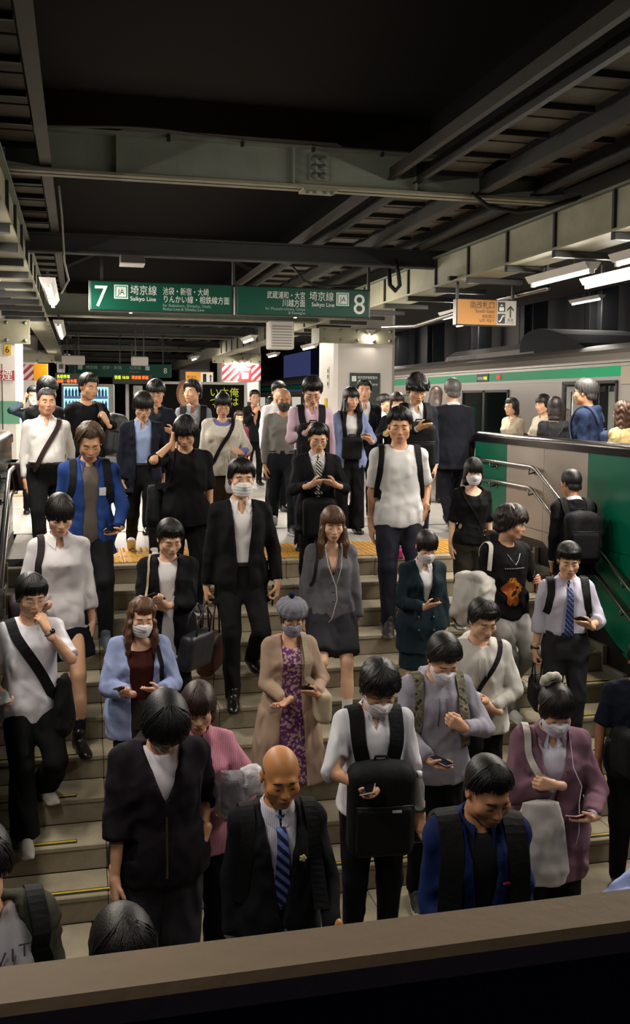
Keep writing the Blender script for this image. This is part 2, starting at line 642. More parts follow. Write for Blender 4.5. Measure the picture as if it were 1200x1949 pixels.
# notice board and marks on the right column
nb_ = tag(MB().box((0, 0, 0), (.60, .03, .95), bev=.005).obj('notice_board', mat('notice_green', '#3a4440', .5), loc=(5.33, 17.88, 1.615)), 'dark grey timetable board with white writing on the right white column', 'notice board')
MB().box((-.22, -.017, .36), (.09, .004, .10)).obj('line_badge', WTXT, nb_)
text_on(nb_, '埼京線停車駅案内', .062, WTXT, (-.15, -.017, .36), .80)
text_on(nb_, 'Saikyo Line', .035, WTXT, (-.15, -.017, .305))
text_on(nb_, '武蔵浦和・大宮・川越方面', .042, WTXT, (-.15, -.017, .235), .80)
for k in range(9):
    text_on(nb_, ['駅　　案内', '快速　各停', '大宮', '赤羽', '池袋', '新宿', '渋谷', '恵比寿', '大崎'][k], .038, GTXT, (-.22+(.1 if k % 2 else 0), -.017, .12-.065*k))
_p = MB().box((0, 0, 0), (.010, .16, .42)).obj('column_plate', WHITE, loc=(4.724, 18.35, 2.0))
tag(_p, 'narrow white plate with black symbols on the side of the right column', 'plate')
for z in (-.12, .02, .13):
    MB().box((-.006, 0, z), (.004, .07, .07), bev=.001).obj('symbol', BTXT, _p)
_p = MB().box((0, 0, 0), (.012, .18, .5)).obj('yellow_column_sign', mat('bay_yellow', '#c9a21c', .5), loc=(4.72, 18.5, 1.35))
tag(_p, 'yellow strip sign low on the side of the right column', 'sign')

# ---- beams, girders and roof
def ibeam_x(name, xa, xc, y, z, h, d, m, plates=True, parent=None):
    """A girder across the platform: web and two flanges."""
    g = structure(thing(name, None, None, (0, 0, 0)))
    MB().box(((xa+xc)/2, y, z+h/2), (xc-xa, .03, h)).obj('web', m, g)
    MB().box(((xa+xc)/2, y, z+.012), (xc-xa, d, .024)).obj('lower_flange', BEAMW if m in (BEAM, GIRDER) else m, g)
    MB().box(((xa+xc)/2, y, z+h-.012), (xc-xa, d, .024)).obj('upper_flange', m, g)
    return g


g1 = ibeam_x('beam_cross_near', -.56, 4.42, 8.42, 3.39, .36, .20, GIRDER)
for x in (.33, 1.83, 2.95):
    MB().box((x, 8.39, 3.57), (.016, .07, .32)).obj('stiffener', GIRDER, g1)
_p = MB().box((2.06, 8.395, 3.575), (.17, .03, .22), bev=.004).obj('splice_plate', GIRDER, g1)
for x in (-.04, .04):
    for z in (-.07, 0, .07):
        o = bpy.data.objects.new('rivet', _bolt)
        o.location = (2.06+x, 8.38, 3.575+z)
        link(o, _p)
_p = MB().box((2.06, 8.42, 3.378), (.30, .20, .02)).obj('splice_cover', BEAMW, g1)
for x in (-.11, -.045, .045, .11):
    o = bpy.data.objects.new('rivet', _bolt)
    o.location = (2.06+x, 8.35, 3.37)
    o.rotation_euler = (PI/2, 0, 0)
    link(o, _p)
b = MB()
b.tube([(-.55+.2*k, 8.30, 3.73+.05*math.exp(-((k-5.5)/3)**2)) for k in range(22)], .012, 6)
b.obj('cable', mat('grey_cable', '#6b675c', .6), g1)
for k in range(6):
    MB().box((.75+.62*k, 8.31, 3.72), (.03, .04, .06), bev=.004).obj('cable_clip', DARK, g1)
ibeam_x('beam_cross_dark', -.57, 4.62, 11.7, 3.22, .22, .16, BEAMD)
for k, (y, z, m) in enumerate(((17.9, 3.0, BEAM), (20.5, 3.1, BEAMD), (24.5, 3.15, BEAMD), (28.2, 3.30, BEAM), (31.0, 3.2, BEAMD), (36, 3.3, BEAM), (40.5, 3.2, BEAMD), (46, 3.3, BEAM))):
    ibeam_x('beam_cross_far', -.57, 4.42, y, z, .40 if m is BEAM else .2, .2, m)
for xa, xc, nm in ((4.40, 4.75, 'beam_long_right'), (-.92, -.57, 'beam_long_left')):
    g = structure(thing(nm, None, None, (0, 0, 0)))
    s = 1 if xa > 0 else -1
    MB().box(((xa+xc)/2, 28, 3.17), (xc-xa, 52, .34)).obj('beam_box', BEAMW, g)
    MB().box(((xa+xc)/2-s*.02, 28, 2.99), (xc-xa+.06, 52, .022)).obj('lower_flange', BEAMW, g)
    MB().box(((xa+xc)/2-s*.02, 28, 3.345), (xc-xa+.06, 52, .022)).obj('upper_flange', BEAM, g)
    xf = xa-.012 if s > 0 else xc+.012
    for k in range(26):
        y = 4.3+1.05*k
        piece('stiffener', (xf, y, 3.17), (.035, .035, .40), DARK, g, .003)
        if s > 0 and k < 16:
            piece('lamp_bracket', (xf+.32, y-.02, 2.945), (.68, .07, .06), DARK, g, .003)
        elif s < 0 and k < 14:
            piece('lamp_bracket', (xf-.32, y-.02, 2.945), (.68, .10, .08), BEAMD, g, .003)
# dimmed purlins and deck strips beside the opening
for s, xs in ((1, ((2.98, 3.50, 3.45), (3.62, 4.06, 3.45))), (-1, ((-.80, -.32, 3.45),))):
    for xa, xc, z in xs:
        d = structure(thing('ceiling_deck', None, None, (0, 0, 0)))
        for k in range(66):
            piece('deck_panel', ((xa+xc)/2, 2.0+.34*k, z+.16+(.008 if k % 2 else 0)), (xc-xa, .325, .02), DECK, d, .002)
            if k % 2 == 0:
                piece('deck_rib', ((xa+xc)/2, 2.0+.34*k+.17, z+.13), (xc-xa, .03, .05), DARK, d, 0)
MB_ = []
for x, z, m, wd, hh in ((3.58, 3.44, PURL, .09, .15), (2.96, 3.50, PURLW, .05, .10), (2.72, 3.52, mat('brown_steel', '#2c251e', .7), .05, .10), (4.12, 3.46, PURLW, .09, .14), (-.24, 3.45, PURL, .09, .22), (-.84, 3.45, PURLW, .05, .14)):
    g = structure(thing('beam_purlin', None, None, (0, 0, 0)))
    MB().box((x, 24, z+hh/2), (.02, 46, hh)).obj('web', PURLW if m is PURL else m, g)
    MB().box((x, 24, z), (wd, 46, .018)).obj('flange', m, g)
sbox('ceiling_timber', (4.25, 20, 3.62), (.62, 40, .03), mat('rust_board', '#5a4630', .8, var=.3, vscale=6))
# high dark roof
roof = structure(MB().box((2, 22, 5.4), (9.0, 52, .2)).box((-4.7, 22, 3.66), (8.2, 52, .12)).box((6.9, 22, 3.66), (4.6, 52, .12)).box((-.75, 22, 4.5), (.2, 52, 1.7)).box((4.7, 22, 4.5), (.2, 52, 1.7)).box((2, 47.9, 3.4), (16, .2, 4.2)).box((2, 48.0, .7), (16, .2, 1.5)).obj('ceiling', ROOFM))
for y in (12.5, 22.5, 32.5):
    g = structure(thing('beam_haunch', None, None, (0, 0, 0)))
    MB().prism([(-.65, 5.3), (-.65, 4.3), (.6, 4.9), (3.3, 4.9), (4.6, 4.3), (4.6, 5.3)], 1, y, y+.5).obj('concrete_rib', mat('sooty_concrete', '#2c251d', .9, var=.2, vscale=2), g)
# pipes and cables
for nm, lab, pts, r, m in (
        ('pipe', 'grey pipe hanging at the left beam beside the left tubes', [(-.16, 9.4, 3.5), (-.15, 10.6, 3.45), (-.14, 11.5, 3.1), (-.10, 12.0, 2.95), (-.2, 13.0, 2.9)], .012, mat('grey_cable', '#6b675c', .6)),
        ('cable', 'black cable sagging under the right end of the near girder', [(3.45, 8.3, 3.42), (3.6, 8.25, 3.30), (3.85, 8.2, 3.26), (4.1, 8.2, 3.30), (4.38, 8.0, 3.38)], .020, WIRE),
        ('conduit', 'long steel conduit running from the right column to the tube lamps', [(4.30, 13.6, 2.62), (4.75, 13.4, 2.64), (5.2, 11.5, 2.85), (5.25, 10.3, 2.86)], .03, STEEL),
        ('cable', 'looped black cables over the left half of the green sign', [(2.6, 11.9, 3.2), (2.75, 11.95, 3.05), (2.95, 12.0, 2.99), (3.2, 12.0, 3.0), (3.5, 12.0, 3.02)], .016, WIRE),
        ('cable', 'black cable bundle hanging from the dark girder right of the sign', [(3.83, 11.6, 3.3), (3.86, 11.55, 3.12), (3.88, 11.55, 2.98), (3.84, 11.6, 2.92), (3.8, 11.7, 3.0), (3.8, 11.75, 3.2)], .028, WIRE)):
    tag(MB().tube(pts, r, 8).obj(nm, m), lab, 'cable' if nm == 'cable' else 'pipe')

# ---- fluorescent lamps
def place_of(q):
    x, y = q
    if x > 10:
        return 'over the far track beyond the train'
    if 13.8 < y < 13.9:
        return 'added unseen behind the green track sign'
    return 'over the left edge of the platform' if x < 0 else 'under the right beam beside the train' if x > 5 else 'nearest the right beam' if x > 4.5 else 'in front of the mid beam'


ALL = LAMPS+LAMPS_UNSEEN+LAMPS_FAR
ORDER = ['nearest', 'second', 'third', 'fourth', 'fifth', 'sixth', 'seventh', 'eighth', 'ninth', 'tenth', 'eleventh', 'twelfth', 'last']
_lm = None
for x, y in ALL:
    same = sorted([q for q in ALL if place_of(q) == place_of((x, y))], key=lambda q: (q[1], q[0]))
    z = 3.72 if x > 10 else LAMP_Z
    t = thing('fluorescent_lamp', '%s white tube lamp %s' % (ORDER[same.index((x, y))], place_of((x, y))), 'lamp', (x, y, z), 0, 'platform tube lamps')
    if _lm is None:
        _lm = [MB().prism([(-.09, .10), (.09, .10), (.045, .03), (-.045, .03)], 1, -.64, .64).mesh('housing', WHITE),
               MB().tube([(0, -.60, .012), (0, .60, .012)], .018, 8).mesh('tube', TUBE),
               MB().box((0, 0, .015), (.05, .035, .05), bev=.005).mesh('lamp_holder', WHITE),
               MB().box((0, 0, .15), (.03, .03, .12)).mesh('hanger', DARK)]
    for me, ys in zip(_lm, ((0,), (0,), (-.62, .62), (-.3, .3))):
        for yy in ys:
            o = bpy.data.objects.new(me.name, me)
            o.location = (0, yy, 0)
            link(o, t)
    if x > 10:
        MB().box((0, 0, .65), (.03, .03, 1.1)).obj('hanger', DARK, t)
    tube_light(x, y, z-.012, power=TUBE_POWER*(.6 if x > 10 else .36 if y < 3 else .60 if y < 5 else 1.0 if y < 12 else 1.35))

# ---- the green line sign over the stairs
SG = mat('sign_green', '#004a38', .45, spec=.3)
t = thing('line_sign', 'long green double sign for tracks 7 and 8 hanging above the crowd', 'sign', (1.885, 12.08, 2.60))
for s, xc in ((-1, -.885), (1, .885)):
    f = MB().box((xc, 0, .185), (1.74, .14, .365), bev=.01).obj('sign_frame', DARK, t)
    MB().box((xc, -.075, .185), (1.70, .012, .335), bev=.004).obj('sign_panel', SG, f)


def badge(parent, x, y, z, sz):
    b = MB().box((x, y, z), (sz, .004, sz), bev=.001).obj('line_badge', WTXT, parent)
    MB().box((x, y-.003, z), (sz*.86, .003, sz*.86)).obj('badge_ring', mat('badge_green', '#2c9b78', .5), b)
    MB().box((x, y-.005, z), (sz*.70, .003, sz*.70)).obj('badge_field', WTXT, b)
    text_on(b, 'JA', sz*.56, BTXT, (x, y-.008, z-sz*.2), .9, 'CENTER')


yl = -.083
text_on(t, '7', .36, WTXT, (-1.70, yl, .055), .95)
badge(t, -1.375, yl, .235, .165)
text_on(t, '埼京線', .125, WTXT, (-1.27, yl, .215), .86)
text_on(t, 'Saikyo Line', .072, WTXT, (-1.27, yl, .135), .95)
text_on(t, '池袋・新宿・大崎', .098, WTXT, (-.88, yl, .225), .72)
text_on(t, 'りんかい線・相鉄線方面', .098, WTXT, (-.88, yl, .130), .76)
text_on(t, 'for Ikebukuro, Shinjuku, Osaki,', .050, GTXT, (-.88, yl, .075), .95)
text_on(t, 'Rinkai Line & Sōtetsu Line', .050, GTXT, (-.88, yl, .030), .95)
text_on(t, '8', .36, WTXT, (1.52, yl, .055), .95)
badge(t, 1.385, yl, .235, .165)
text_on(t, '埼京線', .125, WTXT, (1.27, yl, .215), .86, 'RIGHT')
text_on(t, 'Saikyo Line', .072, WTXT, (1.28, yl, .135), .92, 'RIGHT')
text_on(t, '武蔵浦和・大宮', .098, WTXT, (.90, yl, .225), .72, 'RIGHT')
text_on(t, '川越方面', .098, WTXT, (.90, yl, .130), .76, 'RIGHT')
text_on(t, 'for Musashi-Urawa, Ōmiya', .050, GTXT, (.90, yl, .075), .95, 'RIGHT')
text_on(t, '& Kawagoe', .050, GTXT, (.90, yl, .030), .95, 'RIGHT')
for x in (-1.6, .0, 1.75):
    MB().box((x, 0, .60), (.035, .035, .50)).obj('hanger', DARK, t)
# boxes hanging near the sign
t = tag(MB().box((0, 0, 0), (.28, .30, .10), bev=.01).obj('speaker_box', mat('brown_box', '#3a322b', .6), loc=(.62, 11.6, 3.16)), 'dark box with pale underside fixed under the dark girder', 'box')
MB().box((0, 0, -.055), (.28, .30, .012)).obj('box_underside', WHITE, t)
t = tag(MB().box((0, 0, 0), (.45, .35, .50), bev=.02).obj('air_conditioner', WHITE, loc=(3.55, 17.3, 2.72)), 'pale ventilation unit with slats behind the green sign', 'air conditioner')
for k in range(8):
    piece('slat', (0, -.182, -.20+.05*k), (.36, .012, .02), mat('slat_grey', '#8a867c', .5), t, .002)

# ---- the yellow south gate sign
t = thing('gate_sign', 'yellow and white south gate sign hanging beside the train', 'sign', (4.78, 11.0, 2.468))
f = MB().box((0, 0, .155), (.78, .12, .315), bev=.008).obj('sign_frame', mat('sign_case', '#4b4740', .4), t)
MB().box((-.13, -.063, .155), (.50, .008, .29)).obj('yellow_panel', mat('sign_yellow', '#b87705', .5, emit=.10), f)
MB().box((.25, -.063, .155), (.25, .008, .29)).obj('white_panel', mat('sign_white', '#aaa49a', .4, emit=.12), f)
text_on(t, '南改札口', .095, BTXT, (.10, -.070, .205), .85, 'RIGHT')
text_on(t, 'South Gate', .058, BTXT, (.10, -.070, .150), .95, 'RIGHT')
text_on(t, '南检票口', .046, BTXT, (.10, -.070, .090), .9, 'RIGHT')
text_on(t, '남쪽 개찰구', .046, BTXT, (.10, -.070, .040), .9, 'RIGHT')
for z, nm in ((.225, 'elevator_symbol'), (.085, 'escalator_symbol')):
    b_ = MB().box((.185, -.068, z), (.095, .004, .115)).obj(nm, BTXT, t)
    if z > .2:
        MB().box((.185, -.071, z-.025), (.06, .003, .045)).obj('symbol_cabin', WTXT, b_)
        MB().prism([(.165, z+.012), (.185, z+.035), (.205, z+.012)], 1, -.0725, -.0705).obj('symbol_arrows', WTXT, b_)
    else:
        MB().prism([(.150, z-.04), (.172, z-.04), (.205, z+.025), (.222, z+.025), (.222, z+.04), (.198, z+.04), (.165, z-.025), (.150, z-.025)], 1, -.0725, -.0705).obj('symbol_steps', WTXT, b_)
MB().prism([(.294, .10), (.310, .10), (.310, .21), (.345, .175), (.345, .198), (.302, .245), (.259, .198), (.259, .175), (.294, .21)], 1, -.0705, -.068).obj('arrow', BTXT, t)
text_on(t, '直進', .042, BTXT, (.302, -.070, .055), 1, 'CENTER')
text_on(t, 'Go straight', .024, BTXT, (.302, -.070, .028), 1, 'CENTER')
for x in (-.36, .36):
    MB().box((x, 0, .42), (.03, .03, .26)).obj('hanger', DARK, t)
MB().box((0, .0, .55), (.95, .07, .05)).obj('hanger_rail', DARK, t)

# ---- far signs and boards
t = thing('far_line_sign', 'far green track sign partly hidden by white boxes', 'sign', (1.15, 28, 2.17))
MB().box((0, 0, .19), (2.85, .14, .38), bev=.01).obj('sign_panel', SG, t)
badge(t, .75, -.078, .26, .12)
text_on(t, '8', .22, WTXT, (1.2, -.078, .12))
text_on(t, '埼京線', .11, GTXT, (.25, -.078, .22))
text_on(t, 'Saikyo Line', .06, GTXT, (.25, -.078, .13))
badge(t, -1.1, -.078, .26, .12)
text_on(t, '埼京線　池袋・新宿', .11, GTXT, (-.95, -.078, .22))
for x in (-1.2, 0, 1.2):
    MB().box((x, 0, .8), (.03, .03, .9)).obj('hanger', DARK, t)
for k, (x, z, w_) in enumerate(((-.12, 2.47, .55), (1.45, 2.47, .40))):
    t = thing('hanging_box', ('white hanging box before the left end of the far sign' if k == 0 else 'grey hanging box before the middle of the far sign'), 'box', (x, 24.0, z))
    MB().box((0, 0, 0), (w_, .2, .22), bev=.02).obj('box_shell', mat('pale_box', '#a89f98', .5), t)
    for s in (-1, 1):
        MB().box((s*w_*.25, 0, .5), (.03, .03, .8)).obj('hanger', DARK, t)
t = tag(MB().box((0, 0, 0), (.20, .1, .26), bev=.01).obj('qr_less_plate', WHITE, loc=(-.42, 25, 2.32)), 'small white square plate hanging left of the white box', 'plate')
t.name = 'hanging_plate'
MB().box((0, -.053, .02), (.10, .006, .12)).obj('plate_mark', mat('grey_mark', '#55524e', .5), t)
LED_O = mat('led_orange', '#ff5a10', .4, emit=2.2)
LED_G = mat('led_green', '#b8d020', .4, emit=1.6)
for k, (x, tx) in enumerate(((1.32, '埼京線 新宿'), (-.08, '池袋・新木場'))):
    t = thing('departure_board', ('orange departure board right of the far sign' if k == 0 else 'orange departure board above the vending machine'), 'display', (x, 25, 2.06))
    MB().box((0, 0, 0), (.98, .12, .26), bev=.01).obj('board_case', BLACK, t)
    text_on(t, '各駅停車 ' if k else '快速 18:50', .10, LED_G, (-.44, -.066, -.0), .8)
    text_on(t, tx, .10, LED_O, (-.02 if k == 0 else -.44, -.066, -.0 if k == 0 else -.11), .8)
    MB().box((0, 0, .5), (.03, .03, .8)).obj('hanger', DARK, t)
# small yellow exit signs far away
for k, (x, y, z, w_, h_, lab) in enumerate(((4.05, 33.5, 2.30, .95, .42, 'small yellow and white exit sign far off above the black poster'), (-1.12, 31, 2.35, .42, .52, 'small yellow sign beside the far left column'))):
    t = tag(MB().box((0, 0, 0), (w_, .1, h_), bev=.01).obj('exit_sign', mat('sign_yellow', '#d98f12', .3, emit=.25), loc=(x, y, z)), lab, 'sign')
    if k == 0:
        MB().box((.25, -.055, 0), (.42, .006, h_*.9)).obj('white_panel', mat('sign_white', '#d8d2c6', .3, emit=.3), t)
        MB().prism([(.36, -.12), (.40, -.12), (.40, .06), (.45, .02), (.38, .12), (.31, .02), (.36, .06)], 1, -.063, -.058).obj('arrow', BTXT, t)
        MB().box((.17, -.06, .0), (.12, .006, .28)).obj('symbol', BTXT, t)
        text_on(t, '南改札', .12, BTXT, (-.44, -.056, -.02))

# ---- advertising board
t = thing('advertising_board', 'black advertising board with yellow writing and a portrait behind the crowd', 'poster board', (2.82, 26, 0))
MB().box((0, .06, 1.0), (3.24, .12, 2.06), bev=.01).obj('board_frame', mat('board_grey', '#b9b5b0', .4), t)
f = MB().box((0, -.004, 1.02), (3.06, .01, 1.88)).obj('poster', mat('poster_black', '#0c0a09', .7, spec=.1), t)
MB().box((-1.30, -.012, 1.78), (.24, .006, .26)).obj('poster_badge', mat('poster_white', '#c8c4be', .5), f)
text_on(f, '50th', .075, mat('grey_ink', '#6a6763', .5), (-1.39, -.016, 1.79))
text_on(f, 'YEAR', .05, mat('grey_ink', '#6a6763', .5), (-1.38, -.016, 1.73))
PY = mat('poster_yellow', '#d6dc1e', .5)
for x, tx in ((1.26, '俺は'), (.99, '本気'), (.72, 'いつ')):
    for k, ch in enumerate(tx):
        text_on(f, ch, .26, PY, (x, -.012, 1.66-.25*k), 1, 'CENTER')
# the printed portrait: flat shapes of skin and hair
pm = [mat('print_skin', '#c08a62', .5), mat('print_hair', '#8a5a34', .5), mat('print_dark', '#5a3626', .5)]
b = MB()
b.prism([(.235*math.cos(a)-.01, 1.42+.36*math.sin(a)) for a in np.linspace(0, 2*PI, 24, endpoint=False)], 1, -.010, -.008, 1)
b.prism([(.20*math.cos(a)+.02, 1.37+.30*math.sin(a)) for a in np.linspace(0, 2*PI, 24, endpoint=False)], 1, -.012, -.010, 0)
for x in (-.06, .10):
    b.prism([(x+.045*math.cos(a), 1.42+.014*math.sin(a)) for a in np.linspace(0, 2*PI, 10, endpoint=False)], 1, -.014, -.012, 2)
    b.prism([(x-.05, 1.475), (x+.05, 1.478), (x+.05, 1.492), (x-.05, 1.489)], 1, -.014, -.012, 2)
b.prism([(.02+.05*math.cos(a), 1.215+.018*math.sin(a)) for a in np.linspace(0, 2*PI, 12, endpoint=False)], 1, -.014, -.012, 2)
b.prism([(.01, 1.30), (.04, 1.30), (.032, 1.40), (.018, 1.40)], 1, -.014, -.012, 1)
o = b.obj('printed_portrait', pm, f)
o.location = (-.05, 0, .30)

# ---- vending machine
t = thing('vending_machine', 'white lit drinks vending machine behind the man in black', 'vending machine', (.28, 30, 0))
MB().box((0, .4, 1.0), (1.56, .8, 2.0), bev=.03).obj('cabinet', WHITE, t)
MB().box((-.06, -.01, 1.33), (1.30, .03, 1.15), bev=.008).obj('display_window', mat('vending_light', '#9fd8dd', .3, emit=.9), t)
for r in range(3):
    MB().box((-.06, -.05, .90+.36*r), (1.28, .07, .03)).obj('shelf', WHITE, t)
    MB().box((-.06, -.085, .86+.36*r), (1.26, .01, .06)).obj('price_strip', mat('price_blue', '#2f6fae', .4, emit=.4), t)
cols = ['#3f86c8', '#2d6db8', '#66b7d8', '#2f8f6a', '#c9b23a', '#d8d8d8', '#a8402c']
_bt = [MB().lathe([(.034, 0), (.036, .02), (.036, .15), (.016, .20), (.016, .23), (.001, .232)], 8).mesh('drink_bottle', mat('bottle_%d' % i, c, .3)) for i, c in enumerate(cols)]
for r in range(3):
    for k in range(13):
        o = bpy.data.objects.new('drink_bottle', _bt[(k//2+r*2) % 7 if r < 2 else (k//6)])
        o.location = (-.64+.097*k, -.052, .915+.36*r)
        link(o, t)
MB().box((.70, -.012, .75), (.10, .03, .5), bev=.008).obj('coin_panel', mat('grey_mark', '#55524e', .5), t)
MB().box((-.06, -.012, .35), (1.0, .04, .28), bev=.01).obj('dispensing_door', mat('grey_mark', '#55524e', .5), t)
# ticket gate posts far behind
for k, x in enumerate((4.55, 4.95)):
    t = thing('platform_gate_post', 'dark post with a teal light strip right of the black poster' if k == 0 else 'dark teal post behind the man photographing', 'post', (x, 26.5+k*2, 0))
    MB().box((0, 0, .75), (.26, .2, 1.5), bev=.02).obj('post_body', mat('post_grey', '#25302f', .4), t)
    MB().box((.05, -.105, .85), (.05, .01, 1.1)).obj('light_strip', mat('teal_strip', '#2d8f86', .4, emit=.2), t)

# ---- the train
TS = mat('train_steel', '#a09a94', .36, metal=.35, bump=.05, bscale=3, stretch=(1, .1, 8))
TSD = mat('train_roof', '#8a847c', .45, metal=.3)
TG = mat('train_green', '#009463', .45, spec=.3)
GLASS = mat('dark_glass', '#0d1512', .06, spec=.8)
XT = 8.5
t = thing('train', 'nearer stainless train car with open doors and green stripe', 'train', (XT, 15, 0))
openings = [(-.88, .55, 'door'), (2.25, 6.35, 'win2'), (-5.2, -1.75, 'win'), (9.2, 12.2, 'win'), (-9, -6.3, 'door'), (15.0, 17.2, 'win')]
ys = -12.0
ops = sorted([(-.85, .98, .0, 1.90), (3.25, 5.70, .55, 1.80), (-3.6, -1.45, .85, 1.74), (-7.6, -5.7, 0, 1.90), (8.3, 10.3, .85, 1.74), (11.5, 13.3, 0, 1.9), (14.5, 17, .85, 1.74)])
body = MB()
prev = -12.0
for a, c, z0, z1 in ops:
    body.box((.03, (prev+a)/2, .45), (.06, a-prev, 2.95))
    body.box((.03, (a+c)/2, (z1+1.925)/2), (.06, c-a, 1.925-z1))
    body.box((.03, (a+c)/2, (z0-1.02)/2), (.06, c-a, z0+1.02))
    prev = c
body.box((.03, (prev+20.9)/2, .45), (.06, 20.9-prev, 2.95))
body.obj('body_side', TS, t)
MB().box((.02, 4.45, 2.06), (.06, 32.9, .28)).obj('cantrail', TS, t)
MB().box((-.012, 4.45, 1.985+.085), (.012, 32.9, .17)).obj('green_stripe', TG, t)
MB().box((.02, 4.45, 2.225), (.12, 32.9, .03)).obj('rain_gutter', TS, t)
prof = [(.0, 2.21)]+[(2.9*.5-1.45*math.cos(a), 2.22+.42*math.sin(a)**.8) for a in np.linspace(.05, PI-.05, 15)]+[(2.9, 2.21)]
MB().prism(prof, 1, -12, 20.9, sm=False).obj('roof', TSD, t)
MB().box((2.85, 4.45, .45), (.06, 32.9, 2.95)).obj('far_side', mat('interior_wall', '#8a8880', .5), t)
MB().box((1.45, 4.45, -.02), (2.8, 32.9, .06)).obj('car_floor', mat('interior_floor', '#4b4a46', .5), t)
MB().box((1.45, 4.45, 2.16), (2.8, 32.9, .04)).obj('car_ceiling', mat('interior_ceiling', '#b5b2a8', .5), t)
for y in (-1.5, 1.0, 4, 7, 10):
    MB().box((1.2, y, 2.12), (.14, 1.2, .03)).obj('car_lamp', mat('car_lamp', '#f5f2e6', .4, emit=55.0), t)
for a, c, z0, z1 in ops:
    if z0 == 0:
        for s, y in ((1, a), (-1, c)):
            MB().box((-.005, y+s*.02, .95), (.05, .05, 1.9)).obj('door_post', mat('door_black', '#1c1b1a', .4), t)
        MB().box((-.005, (a+c)/2, 1.90), (.05, c-a, .05)).obj('door_header', mat('door_black', '#1c1b1a', .4), t)
        MB().tube([(.12, c-.12, .3), (.10, c-.12, .35), (.10, c-.12, 1.75)], .016, 8).obj('grab_pole', STEEL, t)
        if a > -5:
            MB().box((.05, c+.35, .95), (.03, .7, 1.85)).obj('sliding_door', TS, t)
    elif z0 < .7:
        for q in (0, 1):
            ya, yb = a+(c-a)*(.5*q), a+(c-a)*(.5*q+.5)
            f = MB().box((-.003, ya+.03, (z0+z1)/2), (.05, .05, z1-z0)).box((-.003, yb-.03, (z0+z1)/2), (.05, .05, z1-z0)).box((-.003, (ya+yb)/2, z1-.02), (.05, yb-ya, .05)).box((-.003, (ya+yb)/2, z0+.02), (.05, yb-ya, .05)).obj('window_frame', mat('door_black', '#1c1b1a', .4), t)
            MB().box((.01, (ya+yb)/2, (z0+z1)/2), (.012, yb-ya-.08, z1-z0-.06)).obj('pane', GLASS, f)
    else:
        f = MB().box((-.003, a+.02, (z0+z1)/2), (.05, .04, z1-z0)).box((-.003, c-.02, (z0+z1)/2), (.05, .04, z1-z0)).box((-.003, (a+c)/2, z1-.02), (.05, c-a, .04)).box((-.003, (a+c)/2, z0+.02), (.05, c-a, .04)).box((-.003, a+.85, (z0+z1)/2), (.05, .05, z1-z0)).obj('window_frame', mat('door_black', '#1c1b1a', .4), t)
        MB().box((.01, (a+c)/2, (z0+z1)/2), (.012, c-a-.06, z1-z0-.06)).obj('pane', mat('train_glass', '#16221f', .05, spec=.7), f)
for y, w_ in ((4.55, .62),):
    f = MB().box((-.02, y, 2.07), (.02, w_, .17), bev=.004).obj('side_display', BLACK, t)
    for q, (tx, m_) in enumerate((('埼京線', WTXT), ('新宿', LED_G))):
        o = text_on(f, tx, .08, m_, (-.034, y+.26-.32*q, 2.03), 1.2, rz=-PI/2)
MB().lathe([(.001, .0), (.05, .01), (.05, .09), (.001, .10)], 10, (-.03, 3.7, 2.02)).obj('door_lamp', mat('door_lamp_red', '#c03a3a', .3, emit=.8), t)
MB().box((-.012, -1.15, 2.0), (.02, .42, .30), bev=.01).obj('vent_plate', mat('vent_beige', '#9b8f80', .5), t)
for k in range(12):
    piece('strap_handle', (.5+.25*(k % 2), -.8+.16*k, 1.80), (.02, .09, .10), mat('strap_black', '#141312', .5), t, .006)
MB().tube([(.5, -1, 1.92), (.5, 1.2, 1.92)], .012, 6).obj('strap_rail', STEEL, t)
# roof unit: perforated end, steel cover and its dark curved back
u = MB().prism([(.45, 2.40), (.52, 2.66), (.75, 2.80), (2.1, 2.80), (2.4, 2.5), (2.4, 2.40)], 1, 3.2, 8.1).obj('roof_unit', TS, t)
for r in range(4):
    for k in range(15):
        piece('vent_hole', (.474+.017*r-.006, 7.9-.12*k, 2.46+.05*r), (.03, .07, .03), DARK, u, .004) if True else None
MB().prism([(1.0, 2.48), (1.4, 2.66), (2.0, 2.86), (2.6, 2.98), (3.0, 3.03), (3.4, 3.01), (3.7, 2.93), (3.86, 2.80), (3.86, 2.42), (1.0, 2.42)], 0, .5, 2.3).obj('roof_cover', mat('navy_cover', '#0f1118', .8), t)

# the next car of the train
t2 = thing('train_car', 'second stainless train car farther along the right platform', 'train', (XT, 40.5, 0))
MB().box((.03, 6, .45), (.06, 20.6, 2.95)).obj('body_side', TS, t2)
MB().box((-.012, 6, 2.07), (.012, 20.6, .17)).obj('green_stripe', TG, t2)
MB().prism(prof, 1, -4.3, 16.3).obj('roof', TSD, t2)
for y in (-2.5, 1.2, 5, 8.6):
    f = MB().box((-.004, y, 1.3), (.04, 1.7, .9)).obj('window_frame', mat('door_black', '#1c1b1a', .4), t2)
    MB().box((-.026, y, 1.3), (.008, 1.6, .8)).obj('pane', mat('lit_pane', '#c9c7b8', .2, emit=.5), f)
